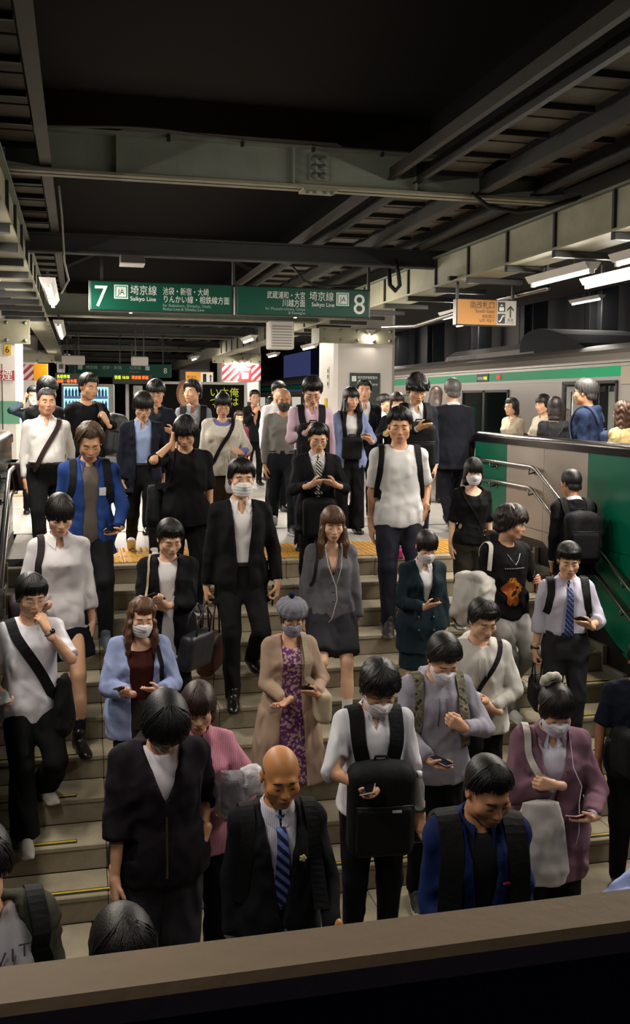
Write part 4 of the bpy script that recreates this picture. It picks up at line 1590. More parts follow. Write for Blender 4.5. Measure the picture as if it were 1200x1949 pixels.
class Person:
    """Builds one figure in its own frame (facing -Y, 1.70 m tall) and places it in the station."""

    def __init__(s, label, px, spot, face=0.0, sex='m', stance='stand', lean=.05, side=0.0, twist=0.0, nod=.35, turn=0.0, roll=0.0,
                 R='hang', L='hang', wide=1.0, belly=0.0, head='m', hair=None, skin='#c79a7c', lip='#a86a58', h=.014, group=None, hs=1.05, seed=None, eyes='down', brow='#15110f'):
        NPERSON[0] += 1
        s.seed = NPERSON[0]*13 if seed is None else seed
        s.h = h
        s.hh = .0054 if h < .016 else .0080
        s.sex = sex
        s.belly = belly
        s.wide = wide
        s.root = thing('person', label, 'person', group=group)
        rows = BODY_F if sex == 'f' else BODY_M
        s.rows = [(z, a*wide, b*wide+belly*math.exp(-((z-.12)/.16)**2)*.5, y-belly*math.exp(-((z-.12)/.16)**2)*.5) for z, a, b, y in rows]
        s.sw = (.141 if sex == 'f' else .158)*(.5+.5*wide)
        feet = STANCE[stance] if isinstance(stance, str) else stance
        s.feet = [A(*f) for f in feet]
        zp = min(f[2]+.085+math.sqrt(max(.79**2-f[1]**2-.0*f[0]**2, .2)) for f in s.feet)+.045
        zp = min(zp, .92+max(min(f[2] for f in s.feet), -.1))
        s.T = Frame((0, .0, zp), Rz(twist) @ Rx(lean) @ Ry(side))
        s.P = Frame((0, .0, zp), Rz(twist*.5))
        # head
        nb = s.T.w((0, .022, .50))
        s.nb = nb
        s.piv = s.T.w((0, .0-.04*nod, .588))
        s.Hd = Frame((0, 0, 0), Rz(turn+twist) @ Rx(nod+lean*.3) @ Ry(roll))
        s.hs = hs
        s.Hd.o = s.piv-s.Hd.d((0, .02, -.085))*hs + A(0, 0, 0)
        # limbs
        s.hip = [s.P.w((x*.082*wide, .0, -.045)) for x in (-1, 1)]
        s.ank = [f+A(0, .03, .085) for f in s.feet]
        s.kn = []
        for i in (0, 1):
            k, t = ik(s.hip[i], s.ank[i], .405, .395, (0.08*(i*2-1), -1, .1))
            s.kn.append(k)
            s.ank[i] = t
        s.sh, s.el, s.wr, s.hf, s.hk = [], [], [], [], []
        for i, spec in enumerate((R, L)):
            sg = -1 if i == 0 else 1
            if isinstance(spec, str):
                sp = dict(ARM[spec])
            else:
                sp = dict(ARM[spec[0]])
                sp.update(spec[1])
            m = A(sg, 1, 1)
            S = s.T.w((sg*s.sw, .012, .438))
            t = s.T.w(A(*sp['t'])*m-A(0, 0, .92))
            e, t = ik(S, t, .285, .245, s.T.d(A(*sp['pole'])*m))
            d = nrm(s.T.d(A(*sp['hd'])*m))
            n = s.T.d(A(*sp['pn'])*m)
            n = nrm(n-d*(n@d))
            s.sh.append(S)
            s.el.append(e)
            s.wr.append(t)
            s.hf.append(Frame(t, np.stack([np.cross(d, n), d, n], 1)))
            s.hk.append(sp['hand'])
        top = s.Hd.w(A(0, .016, .118)*hs)
        # place: the head top lands on its spot in the photograph, the feet on their floor
        yw, zw = spot
        Fz = Matrix.Rotation(face, 4, 'Z')
        s.face = face
        x, sc = 1.0, 1.0
        tl = Vector(top)
        for _ in range(25):
            hw = Fz @ (tl*sc)
            d = _F+_R*(px[0]-600)/FPX-_U*(px[1]-CY)/FPX
            k = (yw+hw.y)/d[1]
            P = np.array([0, 0, EYE])+k*d
            sc += (P[2]-zw-hw.z)/tl.z*.8
            x = P[0]-hw.x
        s.scale = sc
        s.M = Matrix.Translation((x, yw, zw)) @ Fz @ Matrix.Scale(sc, 4)
        s.root.matrix_world = s.M
        if DEBUG:
            print('P %-60s h=%.2f x=%.2f y=%.2f' % (label[:60], tl.z*sc, x, yw))
        s.bvh = []
        s.skin = skin_mat(skin, lip)
        s.headkind = head
        s.haircol = hair_mat(brow)
        s.parts = []
        s.longsleeve = s.longleg = False
        s.eyes = eyes

    # ---- geometry helpers
    def part(s, name, V, Q, m, midx=None, smooth=True, label=None, reg=False, parent=None):
        me = npmesh(name, V, Q, m if isinstance(m, (list, tuple)) else [m], midx, smooth)
        o = link(bpy.data.objects.new(name, me), parent or s.root)
        if label:
            o['label'] = label
        if reg:
            W = s.T.loc(V[:, 0], V[:, 1], V[:, 2])
            okv = (W[1] > -.20-s.belly) & (np.abs(W[0]) < s.sw+.06) & (np.abs(W[1]) < .30)
            K = Q[np.all(okv[Q], axis=1)]
            s.bvh.append(BVHTree.FromPolygons(V.tolist(), K.tolist()))
        return o

    def body(s, legs=0.0, fine=False):
        """Skin: head and neck, trunk, arms, hands (legs too where bare) as one body mesh."""
        S = Sdf()
        T = s.T
        S.u(loft(s.rows, T, -.012), .02)
        nr = .047 if s.sex == 'f' else .056
        S.u(cone(s.nb, s.Hd.w(A(0, .022, -.07)*s.hs), nr*1.05, nr*.98), .03)
        for i in (0, 1):
            S.u(cone(T.w((0, .018, .465)), s.sh[i], .040, .040), .03)
            S.u(cone(s.sh[i], s.el[i], .046, .037), .02)
            S.u(cone(s.el[i], s.wr[i], .038, .0265), .01)
            if legs:
                S.u(cone(s.hip[i], s.kn[i], .078, .052), .02)
                S.u(cone(s.kn[i], s.ank[i]+(s.kn[i]-s.ank[i])*.45, .050, .047), .02)
                S.u(cone(s.kn[i]+(s.ank[i]-s.kn[i])*.4, s.ank[i], .050, .034), .02)
        V, Q = S.mesh(s.h*(1.2 if fine or legs else 2.1), 2)
        Vs, Qs, L = [V], [Q], [np.zeros(len(V))]
        n = len(V)
        hv, hq, ht = head_proto(s.headkind, s.hh)
        Vs.append(s.Hd.w(hv*s.hs))
        Qs.append(hq+n)
        L.append(ht)
        n += len(hv)
        for i in (0, 1):
            pv, pq = hand_proto(s.hk[i], .0050 if s.h < .016 else .0075)
            q = pq
            pv = pv*A(.94, .94, .94) if s.sex == 'f' else pv
            if i == 1:
                pv = pv*A(-1, 1, 1)
                q = pq[:, ::-1]
                f = s.hf[i]
                W = f.o+np.stack([pv[:, 0]*-1, pv[:, 1], pv[:, 2]], 1)@np.stack([-f.R[:, 0], f.R[:, 1], f.R[:, 2]], 1).T
                W = f.o+pv@np.stack([f.R[:, 0], f.R[:, 1], f.R[:, 2]], 1).T
            else:
                W = s.hf[i].w(pv)
            Vs.append(W)
            Qs.append(q+n)
            L.append(np.zeros(len(pv)))
            n += len(pv)
        V, Q, L = np.concatenate(Vs), np.concatenate(Qs), np.concatenate(L)
        o = s.part('body', V, Q, s.skin)
        at = o.data.attributes.new('lip', 'FLOAT', 'POINT')
        at.data.foreach_set('value', L.astype(np.float32))
        s.face_parts()
        return o

    def face_parts(s):
        H, k = s.Hd, s.hs
        for x in (-1, 1):
            pts = [H.w(A(x*.0150, -.0895, .0250)*k), H.w(A(x*.028, -.0915, .0265)*k), H.w(A(x*.041, -.0830, .0240)*k), H.w(A(x*.052, -.072, .0155)*k)]
            MB().tube(pts, [.0022, .0032, .0030, .0014], 5).obj('eyebrow', s.haircol, s.root)
            if s.eyes == 'down':
                pts = [H.w(A(x*.0185, -.0815, -.0045)*k), H.w(A(x*.0265, -.0868, -.0075)*k), H.w(A(x*.036, -.0858, -.0072)*k), H.w(A(x*.0455, -.076, -.0035)*k)]
            else:
                pts = [H.w(A(x*.0185, -.0815, -.001)*k), H.w(A(x*.026, -.0878, .0042)*k), H.w(A(x*.036, -.0868, .0042)*k), H.w(A(x*.0455, -.076, -.0005)*k)]
            MB().tube(pts, [.001, .0018, .0018, .001], 5).obj('eyelash', mat('lash', '#0c0908', .6), s.root)
        if s.eyes != 'down':
            for x in (-1, 1):
                e = MB()
                c = A(x*.0315, -.0765, -.0005)
                ax = nrm(A(x*.10+s.eyes[0] if isinstance(s.eyes, tuple) else x*.10, -1, -.12))
                u = nrm(np.cross(ax, A(0, 0, 1)))
                v = np.cross(u, ax)
                n = 14
                for ri, (th0, th1, mi) in enumerate(((0, .16, 2), (.16, .42, 1), (.42, .95, 0))):
                    vs = []
                    for th in (th0, th1):
                        for q in range(n):
                            a = 2*PI*q/n
                            p = c+ax*.0132*math.cos(th)+(u*math.cos(a)*1.15+v*math.sin(a)*.58)*.0132*math.sin(th)
                            vs.append(tuple(H.w(p*k)))
                    e.add(vs, [(q, (q+1) % n, n+(q+1) % n, n+q) for q in range(n)], mi, True)
                e.obj('eye', [mat('eye_white', '#cfc4ba', .25), mat('iris', '#2a1a10', .2), mat('pupil', '#050404', .15)], s.root)

    def garment(s, name, color, ease=.016, hem=-.13, sleeve=2.0, sr=.014, cuff=None, neck='round', open_=None, m=None, amp=.010, wl=.105, flare=0.0, lap=False, vz=.12, vw=.07, hood=False, tuck=False, boxy=0.0, collar=None, button=None, h=None, label=None, drop=0.0):
        """Upper garment. neck: round, v, shirt, none. open_: half width of a front opening, as [(z, half width), ...]."""
        T = s.T
        S = Sdf()
        rows = []
        for z, a, b, y in s.rows:
            t = np.clip((.25-z)/.4, 0, 1)
            over = 0 if tuck else .020*np.clip((.17-z)/.10, 0, 1)
            rows.append((z, a+boxy*t+over, b+boxy*.6*t+over, y))
        zb = rows[0][0]
        if hem < zb:
            z, a, b, y = rows[0]
            rows.insert(0, (hem, max(a, .188*max(1, s.wide))+flare, max(b, .136)+flare*.8, y))
        base = loft(rows, T, ease, z0=hem, fold=None if flare <= 0 else (9, .03))
        S.u(base, .02)
        nr = .058 if s.sex == 'f' else .066
        for i in (0, 1):
            S.u(cone(T.w((0, .020, .478-drop*.2)), s.sh[i]+T.d((0, 0, -drop)), .034+ease*.6, .040+ease), .04)
            e, wv = s.el[i], s.wr[i]
            sr = sr*.80
            r0, r1, r2 = .045+sr, .038+sr*.95, (.034+sr*.55 if cuff is None else cuff)
            if sleeve <= 1:
                p = s.sh[i]+(e-s.sh[i])*sleeve
                S.u(cone(s.sh[i], p, r0, r0+(r1-r0)*.3), .02)
            else:
                p = e+(wv-e)*(sleeve-1)
                S.u(cone(s.sh[i], e, r0, r1), .02)
                S.u(cone(e, p, r1, r1+(r2-r1)*(sleeve-1)), .012)
                if sleeve > 1.3 and cuff is not None:
                    dd = nrm(wv-e)
                    S.u(cone(p-dd*.03, p-dd*.02, cuff*1.12, cuff*1.12), .01)
        if hood:
            for j in range(9):
                a = PI*(-.28+1.56*j/8)
                p = T.w((math.cos(a)*.092, .028+math.sin(a)*.085, .475+.03*math.sin(a)))
                q = T.w((math.cos(a+PI*.19)*.092, .028+math.sin(a+PI*.19)*.085, .475+.03*math.sin(a+PI*.19)))
                r = .022+.020*max(0, math.sin(a))
                S.u(cone(p, q, r, r), .015)
        # ends of the sleeves
        for i in (0, 1):
            e, wv = s.el[i], s.wr[i]
            a, b = (s.sh[i], e) if sleeve <= 1 else (e, wv)
            d = nrm(b-a)
            p = a+(b-a)*(sleeve if sleeve <= 1 else sleeve-1)
            R = .115 if sleeve <= 1 else .10

            def endcut(X, Y, Z, d=d, p=p, R=R):
                x, y, z = X-p[0], Y-p[1], Z-p[2]
                al = x*d[0]+y*d[1]+z*d[2]
                rr = np.sqrt(np.maximum(x*x+y*y+z*z-al*al, 0))
                return np.maximum(-al, np.maximum(rr-R, al-.09))
            S.cut((endcut, p-.13, p+.13), .003)
        # neckline
        nk = s.nb
        up = nrm(s.Hd.w((0, .02, -.06))-nk)
        if neck == 'round':
            S.cut(ell((0, -.026, .545), (nr*1.08, .082, .075), T), .006)
            S.cut(cone(nk+up*.005, nk+up*.2, nr*.98, nr*1.2), .006)
        elif neck == 'wide':
            S.cut(ell((0, -.05, .50), (.105, .10, .075), T), .006)
            S.cut(cone(nk+up*.0, nk+up*.2, nr*1.2, nr*1.2), .006)
        elif neck in ('v', 'shirt'):
            S.cut(cone(nk+up*.01, nk+up*.25, nr*.93, nr*1.15), .004)
        if neck in ('v', 'shirt') or open_:
            prof = open_ if open_ else ([(vz, 0.0), (.50, vw)] if neck == 'v' else [(.42, 0.0), (.47, .028), (.52, .036)])
            zz = [p[0] for p in prof]
            ww = [p[1] for p in prof]

            def wedge(x, y, z):
                wd = np.interp(z, zz, ww, left=-.02, right=ww[-1])
                return np.maximum(np.abs(x)-wd, np.maximum(y+.0, zz[0]-z-.0))
            S.cut(region(wedge, T), .003)
            if lap:
                zl = button if button is not None else zz[0]

                def band(x, y, z):
                    wd = np.interp(z, zz, ww)
                    lw = .060*np.interp(z, [zl, zl+.16, .40, .47], [.12, .75, 1.0, .8])
                    return np.maximum(np.maximum(np.abs(x)-wd-lw, wd-np.abs(x)), np.maximum(np.maximum(y, zl-z), z-.50))
                lp = loft(rows, T, ease+.007, z0=hem)
                bf = region(band, T)[0]

                def lapf(X, Y, Z):
                    return np.maximum(lp[0](X, Y, Z), bf(X, Y, Z))
                S.u((lapf, lp[1], lp[2]), .002)
        V, Q = S.mesh(h or s.h*(1.3 if tuck else .93), 2)
        V = ripple(V, Q, amp, s.seed+hash_(name), wl)
        o = s.part(name, V, Q, m or cloth(color), reg=True, label=label)
        if collar:
            s.collar(m or cloth(color), .16 if collar is True else collar, ease, o)
        return o

    def collar(s, m, gap=.16, ease=.01, parent=None):
        c = s.nb+s.T.d((0, -.006, .002))
        ax = nrm(s.Hd.w((0, .015, -.06))-c)
        ax = nrm(ax*.6+s.T.d((0, -.12, 1))*.4)
        fw = nrm(s.T.d((0, -1, 0))-ax*(ax@s.T.d((0, -1, 0))))
        sd = np.cross(ax, fw)
        r = (.053 if s.sex == 'f' else .061)+ease*.3
        n = 29
        vs = []
        for i in range(n):
            t = -PI+gap+(2*PI-2*gap)*i/(n-1)          # 0 is the back of the neck
            fr = abs(t)/(PI-gap)
            d = -fw*math.cos(t)+sd*math.sin(t)
            tip = max(0, (fr-.62)/.38)**1.5
            for rr, hh in ((r+.004, 0.0), (r-.002, .038-.012*fr), (r+.004, .042-.012*fr), (r+.014+.004*fr, .026-.016*fr), (r+.026+.026*tip, .008-.026*fr-.042*tip)):
                vs.append(c+d*rr+ax*hh)
        for i, v in enumerate(vs):
            if i % 5 >= 3:
                for t in s.bvh:
                    q = t.find_nearest(Vector(v), .08)
                    if q[0] is not None:
                        e = np.array(q[1])
                        g = (vs[i]-np.array(q[0])) @ e
                        if g < .007:
                            vs[i] = vs[i]+e*(.007-g)
        W = np.array(vs).reshape(n, 5, 3)
        for _ in range(4):
            W[1:-1, 3:] = .5*W[1:-1, 3:]+.25*(W[2:, 3:]+W[:-2, 3:])
        vs = W.reshape(-1, 3)
        Q = [(i*5+k, i*5+5+k, i*5+6+k, i*5+1+k) for i in range(n-1) for k in range(4)]
        s.part('collar', np.array(vs), np.array(Q), m, parent=parent)

    def trousers(s, color, ease=.012, flare=0.0, name='trousers', short=None, rise=.09, amp=.005, m=None, thigh=0.0):
        S = Sdf()
        S.u(loft([(z, a+.004, b+.004, y) for z, a, b, y in s.rows if z < max(.16, rise+.1)], s.P, ease+thigh*.4, z1=rise), .02)
        for i in (0, 1):
            hp, kn, an = s.hip[i], s.kn[i], s.ank[i]
            end = an+A(0, 0, -.035)
            if short is not None:
                k2 = hp+(kn-hp)*short
                S.u(cone(hp, k2, .084+ease+thigh, .072+ease+flare), .03)
            else:
                S.u(cone(hp, kn, .080+ease+thigh, .055+ease+thigh*.7), .03)
                S.u(cone(kn, end, .054+ease+thigh*.7, .043+ease+flare), .015)
                e0 = end

                def fl(X, Y, Z, e0=e0):
                    return np.maximum(np.maximum(Z-e0[2], e0[2]-.15-Z), np.sqrt((X-e0[0])**2+(Y-e0[1])**2)-.12)
                S.cut((fl, e0-.16, e0+.13), .003)
            if short is not None:
                d = nrm(kn-hp)
                p = hp+(kn-hp)*short

                def fl2(X, Y, Z, d=d, p=p):
                    x, y, z = X-p[0], Y-p[1], Z-p[2]
                    al = x*d[0]+y*d[1]+z*d[2]
                    return np.maximum(np.maximum(-al, al-.2), np.sqrt(np.maximum(x*x+y*y+z*z-al*al, 0))-.15)
                S.cut((fl2, p-.25, p+.25), .003)
        V, Q = S.mesh(s.h*1.35, 2)
        V = ripple(V, Q, amp*1.5, s.seed+5, .12, .5)
        return s.part(name, V, Q, m or cloth(color), reg=True)

    def skirt(s, color, length=.45, flare=.06, rise=.09, name='skirt', m=None, pleat=(16, .035), ease=.014):
        rows = [(-length, .17+flare, .12+flare, .004), (-.05, .172, .122, .008), (rise, .140, .100, 0)]
        V, Q = Sdf().u(loft(rows, s.P, ease, fold=pleat), .01).mesh(s.h, 1)
        return s.part(name, V, Q, m or cloth(color), reg=True)

    def belt(s, color='#17130f'):
        V, Q = Sdf().u(loft([(z, a+.004, b+.004, y) for z, a, b, y in s.rows if z < .2], s.P, .020, z0=.062, z1=.096), .004).mesh(.011, 1)
        s.part('belt', V, Q, mat('leather', color, .4))

    def shoes(s, kind='leather', color='#0b0a0a', sole='#0a0909'):
        m = [mat('shoe', color, .28 if kind == 'leather' else .6), mat('shoe_sole', sole, .6)]
        key = ('shoe_mesh', kind, color, sole)
        if key not in _PROTO:
            V, Q, mi = shoe_proto('sneaker' if kind == 'sneaker' else kind)
            _PROTO[key] = npmesh('shoe', V, Q, m, mi)
        for i in (0, 1):
            o = bpy.data.objects.new('shoe', _PROTO[key])
            f = s.ank[i]-A(0, .03, .085)
            up = f[2] > min(s.feet[0][2], s.feet[1][2])+.02 and s.feet[i][1] > .1
            o.location = f
            o.rotation_euler = (-.5 if up else 0, 0, (.12 if i == 1 else -.12))
            link(o, s.root)

    def socks(s, color='#e8e4de', top=.2):
        S = Sdf()
        for i in (0, 1):
            a, k = s.ank[i], s.kn[i]
            S.u(cone(a+A(0, 0, -.04), a+(k-a)*top*2, .040, .042), .01)
        V, Q = S.mesh(.010, 1)
        s.part('socks', V, Q, cloth(color))

    def hair(s, color, top=.020, side=.012, front=.058, temple=.02, ear=-.005, back=-.075, rough=1.0, drape=None, fringe=0.0, bun=None, part=None, spread=None, h=None, bald=None, wave=0.0, locks=None):
        k, H = s.hs, s.Hd
        rs = np.random.RandomState(s.seed)
        ph = rs.rand(8)*6.28
        S = Sdf()

        def cap(x, y, z):
            yy, zz = y-.016, z-.03
            az = np.abs(np.arctan2(x, -yy))
            sgn = np.arctan2(x, -yy)
            zl = np.interp(az, [0, .45, .85, 1.15, 1.45, 1.75, 2.2, PI], [front, front, front-.004, temple, ear, ear-.012, back+.01, back])
            up = np.clip(zz/.07, 0, 1)
            t = side+(top-side)*up
            fw = np.clip(-yy/.09, 0, 1)
            t = t+fringe*fw*np.clip(1-np.abs(zz-.03)/.09, 0, 1)
            if front > .045:
                t = t*np.where(az < 1.2, .22+.78*np.clip((z-zl)/.045, 0, 1), 1)
            r = np.sqrt((x/.0765)**2+(yy/.096)**2+(zz/.088)**2)
            d = (r-1)*.085-t
            # the back of the head runs down to the nape
            nape = np.sqrt((x/(.062+side))**2+((y-.045)/(.056+side))**2+((z+.035)/.085)**2)
            d = np.minimum(d, (nape-1)*.06)
            jag = .0038*rough*(np.sin(sgn*17+ph[0])+.7*np.sin(sgn*31+ph[1])+.5*np.sin(sgn*47+ph[2]))
            if part is not None:
                zl = zl+np.where(az < .9, .030*np.exp(-((sgn-part)/.28)**2), 0)
            return np.maximum(d, zl+jag-z)
        S.u((lambda X, Y, Z: cap(X, Y, Z), A(-.115-top, -.125-top-fringe, -.16), A(.115+top, .135+top, .125+top+.02)), .004)
        if drape:
            L, hw, fy = drape[:3]
            rows = [(-L, hw*.95, .050, .060), (-L*.6, hw, .060, .052), (-.10, hw*.98, .072, .036), (-.02, .092, .092, .020), (.05, .088, .096, .018)]
            S.u(loft(rows, ID, 0.0, n=2.2), .015)
            if len(drape) > 3 and drape[3]:               # locks falling forward over the shoulders
                for x in (-1, 1):
                    S.u(cone((x*.080, -.035, -.03), (x*.090, -.075, -.13), .022, .026), .02)
                    S.u(cone((x*.090, -.075, -.13), (x*.085, -.090, -L), .026, .017), .02)
            S.cut(region(lambda x, y, z: np.maximum(np.maximum(np.abs(x)-.062-.10*np.maximum(-z-.12, 0), y-fy), z-front)), .012)
        if bun:
            S.u(ell(bun[0], bun[1]), .01)
        if bald:
            S.cut(ell((0, -.01, .10), bald), .02)
        V, Q = S.mesh(h or (.0076 if s.h < .016 else .0100), 1)
        N = vnormals(V, Q)
        an = np.arctan2(V[:, 0], -(V[:, 1]-.03))
        el = V[:, 2]
        g = np.sin(an*23+ph[3]+9*np.sin(el*22+ph[4])*.3)+.7*np.sin(an*41+ph[5]+6*el*9)
        V = V+N*(.0014*rough*g*np.clip((.115-el)/.05, 0, 1)+wave*np.sin(el*90+3*np.sin(an*5)+an*6))[:, None]
        m = hair_mat(color)
        if locks is None:
            locks = 84 if s.h < .016 else 30
        if locks and not bald:
            LV, LQ = [V], [Q]
            n = len(V)
            for q in range(locks):
                a1 = (rs.rand()*2-1)*(1.25 if q % 3 else 1.75)
                a0 = a1*.55+(part or .2)*.6+rs.randn()*.15
                zl = np.interp(abs(a1), [0, .45, .85, 1.15, 1.45, 1.75, 2.2, PI], [front, front, front-.004, temple, ear, ear-.012, back+.01, back])
                if drape and abs(a1) > .7:
                    continue
                zl = zl-.002-(.004 if front > .055 and abs(a1) < .9 else .013)*rs.rand()*min(rough, 1.5)
                pts = []
                e1 = math.asin(max(-.99, min(.99, (zl-.03)/(.088+side))))
                e0 = 1.0+.5*rs.rand()
                for i in range(6):
                    f = i/5
                    el_ = e0*(1-f)+e1*f
                    az = a0+(a1-a0)*f**.7
                    up_ = max(0, math.sin(el_))
                    t = side+(top-side)*up_+fringe*max(0, math.cos(az))*max(0, 1-abs(math.sin(el_)*.088-.03)/.09)
                    if front > .045 and abs(a1) < 1.2:
                        t *= .22+.78*min(1, max(0, (.03+math.sin(el_)*.088-zl)/.045))
                    t += .0002+.0022*rs.rand()*rough
                    ce = math.cos(el_) if el_ > 0 else (.55+.45*math.cos(el_))
                    pts.append((math.sin(az)*(.0765+t)*ce, .016-math.cos(az)*(.096+t)*ce, .03+math.sin(el_)*(.088+t)))
                mb = MB().tube(pts, [.002, .0045, .0055, .005, .0036, .0008], 4, cap=False)
                LV.append(np.array(mb.v))
                LQ.append(np.array(mb.f)+n)
                n += len(mb.v)
            V, Q = np.concatenate(LV), np.concatenate(LQ)
        s.part('hair', H.w(V*k), Q, m)

    def mask(s, color='#d8d6d4'):
        V, Q = mask_proto(.0062)
        V = V*A(1.02, 1.02, 1)
        mk = s.part('face_mask', s.Hd.w(V*s.hs), Q, mat('mask', color, .8, bump=.2, bscale=80))
        for x in (-1, 1):
            MB().tube([s.Hd.w(A(*p)*s.hs) for p in ((x*.066, -.028, -.03), (x*.078, .0, .005), (x*.080, .022, .02), (x*.079, .026, -.02), (x*.066, -.02, -.07))], .0013, 5).obj('ear_loop', mat('mask', color, .8, bump=.2, bscale=80), mk)

    def glasses(s, color='#3a3430', rw=.023, rh=.018):
        b = MB()
        H, k = s.Hd, s.hs
        for x in (-1, 1):
            ring = [H.w(A(x*.033+rw*math.cos(a), -.108+.18*max(0, abs(x*.033+rw*math.cos(a))-.03), -.004+rh*math.sin(a))*k) for a in np.linspace(0, 2*PI, 16, endpoint=False)]
            b.tube(ring, .0013, 5, closed=True)
            b.tube([H.w(A(*p)*k) for p in ((x*.055, -.103, .002), (x*.078, -.06, .008), (x*.083, .01, .008), (x*.083, .03, -.01))], .0013, 5)
        b.tube([H.w(A(-.011, -.111, 0)*k), H.w(A(0, -.113, .003)*k), H.w(A(.011, -.111, 0)*k)], .0012, 5)
        b.obj('glasses', mat('glasses_frame', color, .35, metal=.6), s.root)

    def earbud(s, sides=(1,), color='#e6e6e6'):
        b = MB()
        for x in sides:
            b.tube([s.Hd.w(A(x*.086, -.006, -.008)*s.hs), s.Hd.w(A(x*.090, -.012, -.028)*s.hs)], [.006, .0035], 6)
        b.obj('earbud', mat('earbud', color, .3), s.root)

    def wrist(s, i, color='#15151a', face='#08080a'):
        a, e = s.wr[i], s.el[i]
        d = nrm(e-a)
        p = a+d*.02
        b = MB()
        n = nrm(np.cross(d, A(.2, .9, .3)))
        u = np.cross(d, n)
        b.tube([p+(n*math.cos(q)+u*math.sin(q))*.029 for q in np.linspace(0, 2*PI, 14, endpoint=False)], .008, 6, closed=True)
        f = -s.hf[i].R[:, 2]
        b.tube([p+f*.026, p+f*.038], .017, 8, mi=1)
        b.obj('wristwatch', [mat('watch_band', color, .5), mat('watch_face', face, .15)], s.root)

    # ---- things worn or carried: top-level, placed with the wearer's matrix
    def hit(s, mode, a, b):
        """A point on the clothed surface, in torso coordinates. mode f/b: (x, z) from front/back; t: (x, y) from above; l/r: (y, z)."""
        T = s.T
        o, d = {'f': ((a, -.8, b), (0, 1, 0)), 'b': ((a, .8, b), (0, -1, 0)), 't': ((a, b, .56), (0, 0, -1)), 'l': ((.9, a, b), (-1, 0, 0)), 'r': ((-.9, a, b), (1, 0, 0))}[mode]
        if mode in 'lr':
            o = ((.24 if mode == 'l' else -.24), a, b)
        O, D = Vector(T.w(o)), Vector(T.d(d))
        best = None
        for t in s.bvh:
            r = t.ray_cast(O, D)
            if r[0] is not None and (best is None or r[3] < best[2]):
                best = (np.array(r[0]), np.array(r[1]), r[3])
        if best is None:
            return T.w((a, 0, b)), -np.array(D)
        return best[0], -np.array(D)*.6+best[1]*.4

    def path(s, pts, n=28, off=.011):
        """Smooth strap path from surface samples."""
        H = [s.hit(*p) for p in pts]
        P = np.array([h[0]+nrm(h[1])*off for h in H])
        N = np.array([nrm(h[1]) for h in H])
        L = np.concatenate([[0], np.cumsum(np.linalg.norm(np.diff(P, axis=0), axis=1))])
        t = np.linspace(0, L[-1], n)
        P = np.stack([np.interp(t, L, P[:, i]) for i in range(3)], 1)
        N = np.stack([np.interp(t, L, N[:, i]) for i in range(3)], 1)
        for _ in range(3):
            P[1:-1] = .5*P[1:-1]+.25*(P[2:]+P[:-2])
            N[1:-1] = .5*N[1:-1]+.25*(N[2:]+N[:-2])
        for _ in range(2):
            for i in range(n):
                for t in s.bvh:
                    q = t.find_nearest(Vector(P[i]), .12)
                    if q[0] is not None:
                        e = np.array(q[1])
                        g = (P[i]-np.array(q[0])) @ e
                        if g < off and e @ N[i] > .1:
                            P[i] = np.array(q[0])+e*off
            P[1:-1] = .6*P[1:-1]+.2*(P[2:]+P[:-2])
        N = N/np.linalg.norm(N, axis=1)[:, None]
        return P, N

    @staticmethod
    def ribbon(b, P, N, w, t=.004, mi=0):
        n = len(P)
        ws = w if hasattr(w, '__len__') else [w]*n
        vs = []
        for i in range(n):
            d = nrm(P[min(i+1, n-1)]-P[max(i-1, 0)])
            sd = nrm(np.cross(d, N[i]))
            nn = np.cross(sd, d)
            for a, c in ((-1, -1), (1, -1), (1, 1), (-1, 1)):
                vs.append(P[i]+sd*a*ws[i]/2+nn*(c*t/2))
        fs = [(0, 1, 2, 3), (4*n-1, 4*n-2, 4*n-3, 4*n-4)]
        for i in range(n-1):
            for k in range(4):
                l = (k+1) % 4
                fs.append((4*i+k, 4*i+4+k, 4*i+4+l, 4*i+l))
        b.add(vs, fs, mi, False)

    def tie(s, m, z0=.455, z1=.10, w=.075):
        zs = np.linspace(z0, z1, 9)
        P, N = s.path([('f', 0, z) for z in zs], 20, .017)
        c = s.nb+s.T.d((0, -.078, -.006))
        P[0] = c
        P[1] = P[1]*.5+c*.5
        ws = np.interp(np.linspace(0, 1, 20), [0, .05, .09, .9, 1], [.038, .040, .034, w, .02])
        b = MB()
        s.ribbon(b, P, N, ws, .006)
        b.tube([P[0]+A(0, -.002, .004), P[1]+A(0, -.004, -.012)], [.023, .017], 8)
        b.obj('necktie', m, s.root)

    def worn(s, name, label, cat, group=None):
        o = thing(name, label, cat, group=group)
        o.matrix_world = s.M
        return o

    def strapset(s, root, mats, w, paths, name='strap', t=.006):
        for p in paths:
            P, N = s.path(p)
            b = MB()
            s.ribbon(b, P, N, w, t)
            b.obj(name, mats, root)

